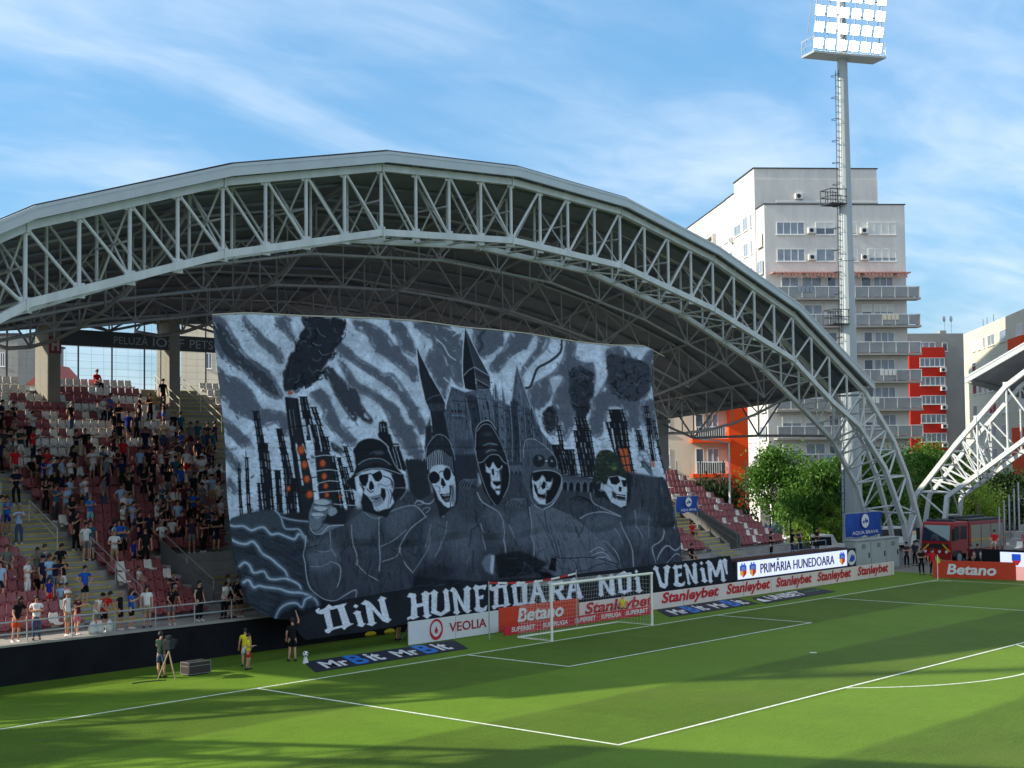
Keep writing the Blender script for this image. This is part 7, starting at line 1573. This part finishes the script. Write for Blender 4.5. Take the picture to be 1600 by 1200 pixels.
def block(label, name, cat, P, e, L_, D, H, m, z0=0):
    P = np.array(P, float); e = np.array(e, float); e /= np.linalg.norm(e); n = np.array((e[1], -e[0], 0))
    if n@(CAM-P) < 0: n = -n
    t = thing(name, label, cat, tuple(map(float, P))); b = MB(); b.obox(P, e, -n, (0, 0, 1), (0, 0, z0), (L_, D, H)); w = obj('wall', b, m, t)
    return t, Face(P, e, n), w
# ---- red block right of the tower
Pq = CAM+ray(1405, 700)*205; Pq[2] = 0
t, F, w = block('red and grey apartment block right of the tower with white window bands', 'apartment_block', 'apartment building', Pq, tu, 9.6, 14, 0, GREY_P)
H0 = F.uv(1470, 521)[1]
b = MB(); F.box(b, 0, 9.6, 0, H0, -14, 0); me_ = b.mesh('wall', GREY_P, ORG[t.name]); w.data = me_
u0, u1, zz = F.uv(1420, 600)[0], F.uv(1476, 600)[0], F.uv(1440, 543)[1]
b = MB(); F.box(b, u0, u1, 0, zz, 0, .35); obj('red_wall', b, RED_P, t)
F2 = Face(F.P+F.n*.35, F.e, F.n)
for k in range(8):
    zt = F2.uv(1450, 559)[1]-k*2.62
    F2.window(t, F2.uv(1437, 560)[0], F2.uv(1476, 560)[0], zt-1.25, zt, 5, 0, True); F2.aircon(t, F2.uv(1468, 560)[0], zt-2.0)
F.window(t, F.uv(1432, 532)[0], F.uv(1461, 532)[0], H0-2.3, H0-1.2, 3, 0, True); F.window(t, F.uv(1472, 532)[0], F.uv(1480, 532)[0], H0-2.5, H0-1.3, 1)
b = MB()
for px in (1488, 1499): q = F.uv(px, 510); F.box(b, q[0], q[0]+.06, H0, H0+2.4, -3, -2.94); b.ball(F.P*[1, 1, 0]+F.e*q[0]-F.n*3+F.Z*(H0+2.3), .45, 8, 6, (1, .3, 1))
obj('aerial', b, GALV, t)
b = MB(); q = F.uv(1473, 517); F.box(b, q[0], q[0]+.9, H0, H0+.5, -2, -1); obj('chimney', b, GREY_P, t)
# ---- cream block at the right edge, facade turned to the sun
Pa = CAM+ray(1510, 700)*196; Pb = CAM+ray(1612, 700)*158
Pa[2] = Pb[2] = 0
t, F, w = block('cream apartment block at the right edge with orange panels', 'apartment_block', 'apartment building', Pa, Pb-Pa, float(np.linalg.norm(Pb-Pa))+12, 12, 0, CREAM)
H0 = F.uv(1512, 520)[1]; b = MB(); F.box(b, 0, float(np.linalg.norm(Pb-Pa))+12, 0, H0, -12, 0); w.data = b.mesh('wall', CREAM, ORG[t.name])
for k in range(9):
    zt = H0-1.4-k*2.75
    for j, (p0, p1, n_) in enumerate(((1520, 1526, 1), (1529, 1534, 1), (1538, 1541, 1), (1545, 1556, 2), (1564, 1575, 1), (1581, 1584, 1), (1590, 1599, 3))):
        if pal.random() < .85: F.window(t, F.uv(p0, 600)[0], F.uv(p1, 600)[0], zt-1.35, zt, n_, pal.choice((0, 0, 1)), pal.random() < .5)
    if k % 2: F.aircon(t, F.uv(1550, 600)[0], zt-2.1)
for k, (p0, p1, y0, y1) in enumerate(((1583, 1605, 526, 548), (1586, 1612, 668, 742))):
    b = MB(); F.box(b, F.uv(p0, 600)[0], F.uv(p1, 600)[0], F.uv(1595, y1)[1], F.uv(1595, y0)[1], 0, .5); obj('orange_panel', b, ORANGE_P, t)
b = MB(); q = F.uv(1583, 505); F.box(b, q[0], q[0]+2.4, H0, H0+.9, -3, -1.6); obj('chimney', b, GREY_P, t)
b = MB()
for px in (1524, 1530, 1540): q = F.uv(px, 510)[0]; F.box(b, q, q+.05, H0, H0+1.3, -1, -.95)
obj('aerial', b, FENCE_D, t)
# ---- orange house behind the right end of the stand
Pa = CAM+ray(1010, 700)*128; Pb = CAM+ray(1166, 700)*128; Pa[2] = Pb[2] = 0
t, F, w = block('orange and white apartment house seen below the roof next to the column', 'apartment_block', 'apartment building', Pa, Pb-Pa, float(np.linalg.norm(Pb-Pa)), 10, 17.5, CREAM, 3.6)
u0, u1 = F.uv(1136, 650)[0], F.uv(1166, 650)[0]
b = MB(); F.box(b, u0, u1, 3.4, 17.5, 0, .9); obj('orange_pillar', b, ORANGE_P, t)
b = MB(); F.box(b, F.uv(1140, 700)[0], u1+.1, 0, 3.4, -4, .2); obj('base', b, CONC_DARK, t)
for k in range(4):
    z = F.uv(1110, 686)[1]+k*3.-3.0
    b = MB(); F.box(b, F.uv(1078, 650)[0], F.uv(1138, 650)[0], z-.3, z, 0, 1.5); bl = obj('balcony', b, ORANGE_P, t)
    b = MB()
    for px in np.arange(1084, 1130, 3.4): q = F.uv(px, 650)[0]; F.box(b, q, q+.05, z, z+1., 1.38, 1.44)
    F.box(b, F.uv(1083, 650)[0], F.uv(1130, 650)[0], z+1., z+1.07, 1.36, 1.46); obj('railing', b, PVC, bl)
    b = MB(); F.box(b, F.uv(1084, 650)[0], F.uv(1129, 650)[0], z+.05, z+.95, 1.36, 1.38); obj('panel', b, mat('dark_slatted_panel', srgb(92, 84, 74), .8, 0, .3, 3), bl)
    F.window(t, F.uv(1086, 650)[0], F.uv(1099, 650)[0], z+.1, z+2.2, 1); F.window(t, F.uv(1104, 650)[0], F.uv(1122, 650)[0], z+.9, z+2.2, 2, 0, True); F.window(t, F.uv(1030, 650)[0], F.uv(1046, 650)[0], z+.6, z+2.2, 2, .3)
# ---- far houses at the left
for px0, px1, y0, dd, lab, mm in ((-6, 28, 524, 170, 'grey house at the left edge behind the stand with one small window', GREY_P), (28, 66, 538, 190, 'darker grey flat roofed house behind the left column', CONC_DARK), (283, 345, 497, 150, 'pale apartment house between the right column and the banner', CREAM)):
    Pa = CAM+ray(px0, 600)*dd; Pb = CAM+ray(px1, 600)*dd; top = (CAM+ray(px0, y0)*dd)[2]; Pa[2] = Pb[2] = 0
    t, F, w = block(lab, 'house', 'house', Pa, Pb-Pa, float(np.linalg.norm(Pb-Pa)), 9, top, mm)
    a = F.uv(px0+(px1-px0)*.18, 600)[0]; c = F.uv(px0+(px1-px0)*.4, 600)[0]
    if px0 > 200: a, c = F.uv(322, 600)[0], F.uv(331, 600)[0]
    z = F.uv(px0+4, 551 if px0 < 200 else 552)[1]
    F.window(t, a, c, z-1.6, z, 2)
    b = MB(); F.box(b, -.2, float(np.linalg.norm(Pb-Pa))+.2, top, top+.25, -9.2, .2); obj('roof', b, FENCE_D if px0 < 200 else GREY_P, t)
Pa = CAM+ray(88, 600)*140; top = (CAM+ray(92, 568)*140)[2]
t = thing('roof_gable', 'small red tiled roof showing behind the top row beside the left column', 'house', (Pa[0], Pa[1], 0)); e = AX[0]*[1, 1, 0]
b = MB(); b.prism([Pa*[1, 1, 0]+e*-3+np.array((0, 0, top-2.)), Pa*[1, 1, 0]+e*1.2+np.array((0, 0, top-2.)), Pa*[1, 1, 0]+e*-.6+np.array((0, 0, top))], AX[2]*6*np.array((1, 1, 0))); obj('roof', b, mat('roof_tile', srgb(156, 84, 76), .9, 0, .15, 2), t)
b = MB(); q = Pa*[1, 1, 0]; b.obox(q, e, AX[2]*np.array((1, 1, 0)), (0, 0, 1), (-2.6, .2, 0), (.8, 5.5, top-2.)); obj('wall', b, CREAM, t)

# ================= trees =================
BARK = mat('bark', srgb(150, 138, 118), .9, 0, .25, 4.)
def leafmat(name, c1, c2):
    m = bpy.data.materials.new(name); m.use_nodes = True; t = m.node_tree; b = t.nodes['Principled BSDF']; b.inputs['Roughness'].default_value = .55; b.inputs['Specular IOR Level'].default_value = .3
    g = t.nodes.new('ShaderNodeNewGeometry'); mx = t.nodes.new('ShaderNodeMix'); mx.data_type = 'RGBA'
    t.links.new(g.outputs['Random Per Island'], mx.inputs[0]); mx.inputs[6].default_value = (*c1, 1); mx.inputs[7].default_value = (*c2, 1); t.links.new(mx.outputs[2], b.inputs['Base Color'])
    tr = t.nodes.new('ShaderNodeBsdfTranslucent'); t.links.new(mx.outputs[2], tr.inputs[0]); ms = t.nodes.new('ShaderNodeMixShader'); ms.inputs[0].default_value = .35
    o = t.nodes['Material Output']; t.links.new(b.outputs[0], ms.inputs[1]); t.links.new(tr.outputs[0], ms.inputs[2]); t.links.new(ms.outputs[0], o.inputs[0]); return m
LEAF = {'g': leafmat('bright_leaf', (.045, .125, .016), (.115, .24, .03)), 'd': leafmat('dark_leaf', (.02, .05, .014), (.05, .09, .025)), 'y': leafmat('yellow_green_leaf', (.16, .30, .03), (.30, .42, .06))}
def tree(label, base, h, rx, lk, seed, trunk_h=.3, droop=0., clumps=26, leaves=130, ls=.26, elong=1.0, name='tree'):
    r = np.random.RandomState(seed); base = np.array(base, float); t = thing(name, label, 'tree' if h > 3 else 'bush', tuple(map(float, base)))
    tb = MB(); th = h*trunk_h; top = base+np.array((0, 0, h*.8)); r0 = max(.06, h*.022)
    pts = [base, base+np.array((r.randn()*.1, r.randn()*.1, th*.6)), base+np.array((r.randn()*.15, r.randn()*.15, th)), base+np.array((r.randn()*.3, r.randn()*.3, h*.6)), top]
    tb.path(pts, [r0*1.25, r0, r0*.85, r0*.5, r0*.15], 8)
    cs = []
    for k in range(clumps):
        a = r.rand()*6.283; u = r.rand(); z = th+(h-th)*(.06+.9*u); w = rx*(math.sin(math.pi*(.12+.80*u))**.6)*(.35+.65*math.sqrt(r.rand()))
        c = base+np.array((w*math.cos(a), w*math.sin(a), z)); cs.append(c)
        if k % 2 == 0: s_ = base+np.array((0, 0, max(th*.8, z-h*.25))); tb.path([s_, (s_+c)/2+np.array((0, 0, .2)), c], [r0*.4, r0*.25, r0*.08], 5)
    obj('trunk', tb, BARK, t)
    n = int(clumps*leaves*2.1); C = np.array(cs)[r.randint(0, clumps, n)]; pr_ = r.rand(clumps)**1.2+.25; ci = r.choice(clumps, n, p=pr_/pr_.sum()); C = np.array(cs)[ci]; cr = (rx*(.16+.30*r.rand(clumps)))[ci][:, None]
    P = C+r.randn(n, 3)*cr*np.array((.62, .62, .5)); 
    if droop: P[:, 2] -= droop*np.abs(r.randn(n))*.8
    d = r.randn(n, 3); d[:, 2] -= .6+droop*1.5; d /= np.linalg.norm(d, axis=1)[:, None]; s = np.cross(d, r.randn(n, 3)); s /= np.linalg.norm(s, axis=1)[:, None]
    L_ = ls*.64*(.6+.8*r.rand(n))[:, None]; Wd = L_*.42/elong; L_ = L_*elong
    v = np.stack([P, P+d*L_*.5+s*Wd, P+d*L_, P+d*L_*.5-s*Wd], 1).reshape(-1, 3)
    me = bpy.data.meshes.new('crown'); me.vertices.add(n*4); me.vertices.foreach_set('co', (v-base).reshape(-1)); me.loops.add(n*4); me.loops.foreach_set('vertex_index', np.arange(n*4, dtype=np.int32)); me.polygons.add(n); me.polygons.foreach_set('loop_start', np.arange(0, n*4, 4, dtype=np.int32)); me.update(calc_edges=True); me.materials.append(LEAF[lk])
    obj('crown', me, None, t)
    return t
def at(px, py, dist): q = CAM+ray(px, py)*dist; return (q[0], q[1], 0)
tree('broad bright green tree with a pale straight trunk right of the orange house', at(1224, 800, 122), 8.4, 2.5, 'g', 1, .33, .15, 34, 190, .34)
tree('bright green tree with long hanging leaves left of the floodlight mast', at(1278, 800, 118), 7.2, 2.5, 'g', 2, .12, .5, 34, 190, .40, 1.7)
tree('slim bright green tree hard against the floodlight mast', at(1306, 800, 124), 7.9, 1.5, 'g', 3, .25, .2, 22, 150, .34)
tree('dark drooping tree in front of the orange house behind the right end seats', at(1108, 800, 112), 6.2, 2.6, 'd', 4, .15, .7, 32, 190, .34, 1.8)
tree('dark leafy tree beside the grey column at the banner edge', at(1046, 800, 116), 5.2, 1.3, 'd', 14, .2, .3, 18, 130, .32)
tree('green tree behind the legs of the lattice truss', at(1372, 800, 132), 8.0, 2.7, 'g', 5, .2, .3, 32, 180, .36)
tree('green round tree between the truss legs and the red block', at(1440, 800, 140), 8.3, 3.3, 'g', 6, .2, .2, 36, 190, .38)
tree('mid green tree below the red block at the right', at(1482, 800, 150), 7.6, 3.0, 'd', 7, .2, .2, 30, 170, .38)
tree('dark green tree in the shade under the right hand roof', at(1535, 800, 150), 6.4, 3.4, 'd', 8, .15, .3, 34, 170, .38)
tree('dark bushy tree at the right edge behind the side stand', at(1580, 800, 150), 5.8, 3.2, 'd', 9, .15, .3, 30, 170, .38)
tree('bright yellow green bush behind the roof of the fire engine', at(1527, 830, 142), 5.6, 2.2, 'y', 10, .1, 0, 22, 130, .26, 1.4)
tree('small light green bush growing between the parked cars', at(1247, 835, 110), 3.0, .8, 'y', 11, .1, .1, 14, 120, .26, 1.8, 'bush')
tree('light green bush beside the off road car at the mast foot', at(1303, 830, 116), 4.2, 1.1, 'y', 12, .1, .1, 16, 120, .28, 1.8, 'bush')

tree('tall broad tree beyond the left corner of the stands', (-49.5, 13, 0), 15, 3.6, 'd', 21, .15, .3, 30, 150, .5)
tree('tall slim tree near the left floodlight mast', (-46.5, 19.5, 0), 19, 2.8, 'd', 22, .15, .3, 30, 150, .5)
tree('spreading tree behind the left corner trees', (-54, 18, 0), 16, 4.0, 'd', 23, .15, .3, 30, 150, .5)

# ================= vehicles =================
TYRE = mat('tyre', (.015, .015, .016), .85, 0, .1, 6); RIM = mat('wheel_rim', srgb(150, 152, 154), .4, .5, .05, 4)
CG = glassmat('car_glass', srgb(40, 48, 56), .05)
def frame(P, heading): f = np.array((math.cos(heading), math.sin(heading), 0)); return np.array(P, float), f, np.array((-f[1], f[0], 0)), np.array((0, 0, 1.))
def wheel(par, P, s, r, w, sg):
    b = MB(); b.bar(P, P+s*w*sg, r, 20); y = obj('wheel', b, TYRE, par); c = MB(); c.bar(P+s*w*sg*.95, P+s*(w+.015)*sg, r*.58, 14); obj('rim', c, RIM, y)
def car(label, P, heading, paint, L_=4.3, W_=1.75, H_=1.45, off=False):
    O, f, s, Z = frame(P, heading); t = thing('parked_car', label, 'car', tuple(O))
    if off: prof = [(-.5, .42), (-.5, .92), (-.49, 1.0), (-.47, 1.9), (.08, 1.92), (.17, 1.22), (.47, 1.14), (.5, 1.0), (.5, .42)]
    else: prof = [(-.5, .28), (-.5, .75), (-.44, .92), (-.33, 1.38), (-.12, H_), (.08, 1.38), (.24, .92), (.44, .82), (.5, .62), (.5, .28)]
    rings = []
    for k, (y, iw) in enumerate(((-1, .9), (-.97, 1), (.97, 1), (1, .9))):
        rings.append([O+f*a*L_*(1 if iw == 1 else .985)+s*y*W_/2*(1 if z < 1.0 else .86)+Z*(z if iw == 1 else z*.985+.01) for a, z in prof])
    b = MB(); b.loft(rings); obj('body', b, paint, t, .05)
    for sg in (-1, 1):
        b = MB()
        wins = ([(-.44, 1.12, -.22, 1.74), (-.19, 1.12, .05, 1.76)] if off else [(-.38, .95, -.13, 1.30), (-.11, .95, .14, 1.30)])
        for a0, z0, a1, z1 in wins:
            sl = .06 if not off else .01; y = W_/2*.86+.012
            q = [O+f*a*L_+s*sg*(y if z > 1.05 or off else y)+Z*z for a, z in ((a0, z0), (a1, z0), (a1-sl, z1), (a0+sl, z1))]
            b.prism(q, s*sg*.012)
        obj('side_window', b, CG, t)
        for a in (-.31, .31): wheel(t, O+f*a*L_+s*sg*(W_/2-.2)+Z*(.4 if off else .31), s, .4 if off else .31, .22, sg)
        b = MB(); c = O+f*.497*L_+s*sg*W_*.36+Z*(.95 if off else .68); b.bar(c-f*.05, c+f*.035, .11, 12); obj('headlight', b, mat('headlamp', srgb(220, 224, 226), .15, 0, 0, 1, .6), t)
    b = MB()
    a0, z0, a1, z1 = (.165, 1.24, .085, 1.86) if off else (.235, .94, .085, 1.36)
    q = [O+f*a0*L_+s*y*W_*.4+Z*z0 for y in (-1, 1)]+[O+f*a1*L_+s*y*W_*.37+Z*z1 for y in (1, -1)]; b.prism([p+f*.012+Z*.012 for p in q], f*.02); obj('windscreen', b, CG, t)
    b = MB(); b.obox(O+f*L_*.5, f, s, Z, (-.02, -W_*.45, .3), (.1, W_*.45, .5)); obj('bumper', b, FENCE_D, t)
    return t
q = at(1288, 845, 112); car('white off road car parked left of the floodlight mast', q, R(-35), mat('white_car_paint', srgb(222, 222, 218), .3, 0, .03, 2, .5), 4.4, 1.85, 1.95, True)
car('grey blue car parked behind the trunk of the broad tree', at(1222, 820, 138), R(-20), mat('greyblue_car_paint', srgb(92, 104, 122), .3, .3, .05, 2, .5))
car('dark car parked in front of the bush left of the white car', at(1252, 850, 108), R(-60), mat('dark_car_paint', srgb(40, 42, 48), .3, .3, .05, 2, .5))
car('white van like car seen low between the fence posts', at(1240, 838, 118), R(-15), mat('white_car_paint', (0, 0, 0)), 4.6, 1.8, 1.5)
car('white car half hidden behind the truss legs', at(1398, 840, 122), R(-25), mat('white_car_paint', (0, 0, 0)), 4.8, 1.9, 1.9, True)
# fire engine
O, f, s, Z = frame((45.4, 5.6, 0), R(175))
t = thing('fire_engine', 'red fire engine with grey side shutters parked at the far corner', 'fire engine', tuple(O))
FR = mat('fire_engine_red', srgb(160, 28, 26), .4, 0, .06, 1.5, .5); GS = mat('grey_shutter', srgb(146, 150, 150), .5, .2, .08, 2); YST = mat('yellow_stripe', srgb(226, 176, 40), .5, 0, .05, 3); FBLK = mat('black_plastic', (.02, .02, .022), .5, 0, .1, 4)
b = MB(); b.loft([[O+f*a+s*y+Z*z for a, z in ((-2.3, .75), (0, .75), (.06, 1.3), (0, 1.75), (-.22, 2.95), (-.4, 3.05), (-2.3, 3.05))] for y in (-1.22, 1.22)]); cab = obj('cab', b, FR, t, .06)
b = MB(); q = [O+f*a+s*y+Z*z for a, z, y in ((.03, 1.72, -1.08), (.03, 1.72, 1.08), (-.19, 2.82, 1.04), (-.19, 2.82, -1.04))]; b.prism(q, f*.03); obj('windscreen', b, CG, cab)
for sg in (-1, 1):
    for a0, a1 in ((-1.05, -.28), (-2.05, -1.2)):
        b = MB(); q = [O+f*a+s*sg*1.222+Z*z for a, z in ((a0, 1.8), (a1, 1.8), (a1-.08, 2.75), (a0, 2.75))]; b.prism(q, s*sg*.012); obj('side_window', b, CG, cab)
    b = MB(); b.obox(O+f*.1+s*sg*1.32, f, s*sg, Z, (-.1, 0, 1.75), (.04, .22, 2.6)); obj('mirror', b, FBLK, cab)
    b = MB(); b.obox(O, f, s*sg, Z, (-.95, 1.222, .62), (-.12, 1.23, 1.02)); obj('wheel_arch', b, FBLK, cab)
    b = MB()
    for k in range(3): q = [O+f*.075+s*sg*(.55+.18*k+dx)+Z*(1.52-.16*k+dz) for dx, dz in ((0, 0), (.2, -.14), (.2, -.28), (0, -.14))]; b.prism(q, f*.03)
    obj('chevron_stripe', b, YST, cab)
    for a in (-1.0, -6.0): wheel(t, O+f*a+s*sg*.92+Z*.52, s, .52, .3, sg)
    for a0, a1 in ((-4.0, -2.65), (-5.4, -4.1), (-7.2, -5.5)):
        b = MB(); b.obox(O, f, s*sg, Z, (a0, 1.232, 1.05), (a1, 1.245, 2.75)); sh_ = obj('shutter', b, GS, t)
        l = MB()
        for z in np.arange(1.12, 2.7, .11): l.obox(O, f, s*sg, Z, (a0+.02, 1.245, z), (a1-.02, 1.252, z+.02))
        l.obox(O, f, s*sg, Z, (a0, 1.253, 1.62), (a1, 1.258, 1.74)); obj('shutter_stripe', l, YST, sh_)
b = MB(); b.obox(O, f, s, Z, (.05, -1.0, 1.2), (.09, 1.0, 1.5)); obj('grille', b, FBLK, cab)
b = MB(); b.obox(O, f, s, Z, (-.05, -1.22, .4), (.2, 1.22, .78)); obj('bumper', b, FR, cab, .03)
b = MB(); b.obox(O, f, s, Z, (-7.4, -1.22, .75), (-2.4, 1.22, 3.0)); obj('equipment_body', b, FR, t, .04)
b = MB(); b.obox(O, f, s, Z, (-7.4, -1.1, 3.0), (-2.5, 1.1, 3.16)); b.obox(O, f, s, Z, (-6.9, -.6, 3.16), (-2.7, -.1, 3.32)); obj('roof_deck', b, FBLK, t)
b = MB(); b.obox(O, f, s, Z, (-.95, -1.05, 3.05), (-.5, 1.05, 3.22)); obj('light_bar', b, mat('light_bar', srgb(70, 72, 80), .2, 0, 0, 1, .6), cab)
b = MB()
for k in range(4): c = O+f*.08+s*(-.85+k*.57)+Z*.95; b.bar(c, c+f*.05, .11, 10)
obj('headlight', b, MATS['headlamp'], cab)

# ================= right hand stand corner, fences, poles =================
t = thing('side_stand', 'grey stepped side stand with a few red and white seats at the right edge', 'grandstand', (40, -8, 0))
b = MB(); ye = onx(1568, 850, 39.5)[1]
for i in range(14): b.box((38.8+i*.8, ye-24, 0), (40.9+i*.8, ye, 1.5+.42*i))
obj('terrace', b, TERR, t)
for k in range(8):
    x, z = 39.4+.8*(k//2), 1.5+.42*(k//2); y = ye-1.1-(k % 2)*.55
    o = bpy.data.objects.new('stadium_seat', SM['r' if k % 3 else 'w']); COL.objects.link(o); o.location = (x, y, z); o.rotation_euler = (0, 0, R(-90)); tag(o, f"{'dark red' if k % 3 else 'white'} plastic seat on the side stand at the right picture edge, {ORD[k//2]} row", 'seat', 'seats on the side stand')
for px, h in ((1561, 2.6), (1569, 3.0), (1577, 3.4), (1585, 3.8), (1592, 4.2)):
    q = onx(px, 800, 42.5); b = MB(); b.bar((42.5, q[1], 1.2), (42.5, q[1], 1.6+h*1.05), .06, 8); o = obj('barrier_post', b, GALV); tag(o, 'tall grey steel post standing in the row on the right side stand', 'post', 'posts on the side stand')
# catwalk railing inside the right truss is part of the truss; slim lamp post behind the stand
q = at(1139, 700, 108); t = thing('street_lamp', 'slim white street lamp in front of the orange house', 'street lamp', q)
b = MB(); b.path([np.array(q), np.array(q)+V(0, 0, 8.9)], [.09, .06], 8); obj('pole', b, WHITE, t)
b = MB(); b.bar(np.array(q)+V(0, 0, 8.9), np.array(q)+V(-1.2, .9, 9.15), .05, 6); b.obox(np.array(q)+V(-1.2, .9, 9.1), (-.8, .6, 0), (.6, .8, 0), (0, 0, 1), (0, -.12, 0), (.6, .12, .12)); obj('lamp_head', b, GALV, t)
t = thing('yard_barrier', 'low white pipe barrier in the yard behind the right end seats', 'barrier', at(1185, 828, 118))
b = MB(); a, c = np.array(at(1180, 828, 118)), np.array(at(1262, 828, 118)); b.bar(a+V(0, 0, 1.), c+V(0, 0, 1.), .05, 6); b.bar(a+V(0, 0, .5), c+V(0, 0, .5), .05, 6)
for k in range(9): p_ = a+(c-a)*k/8; b.bar(p_, p_+V(0, 0, 1.02), .05, 6)
obj('barrier_rail', b, WHITE, t)
print('objects', len(bpy.data.objects))
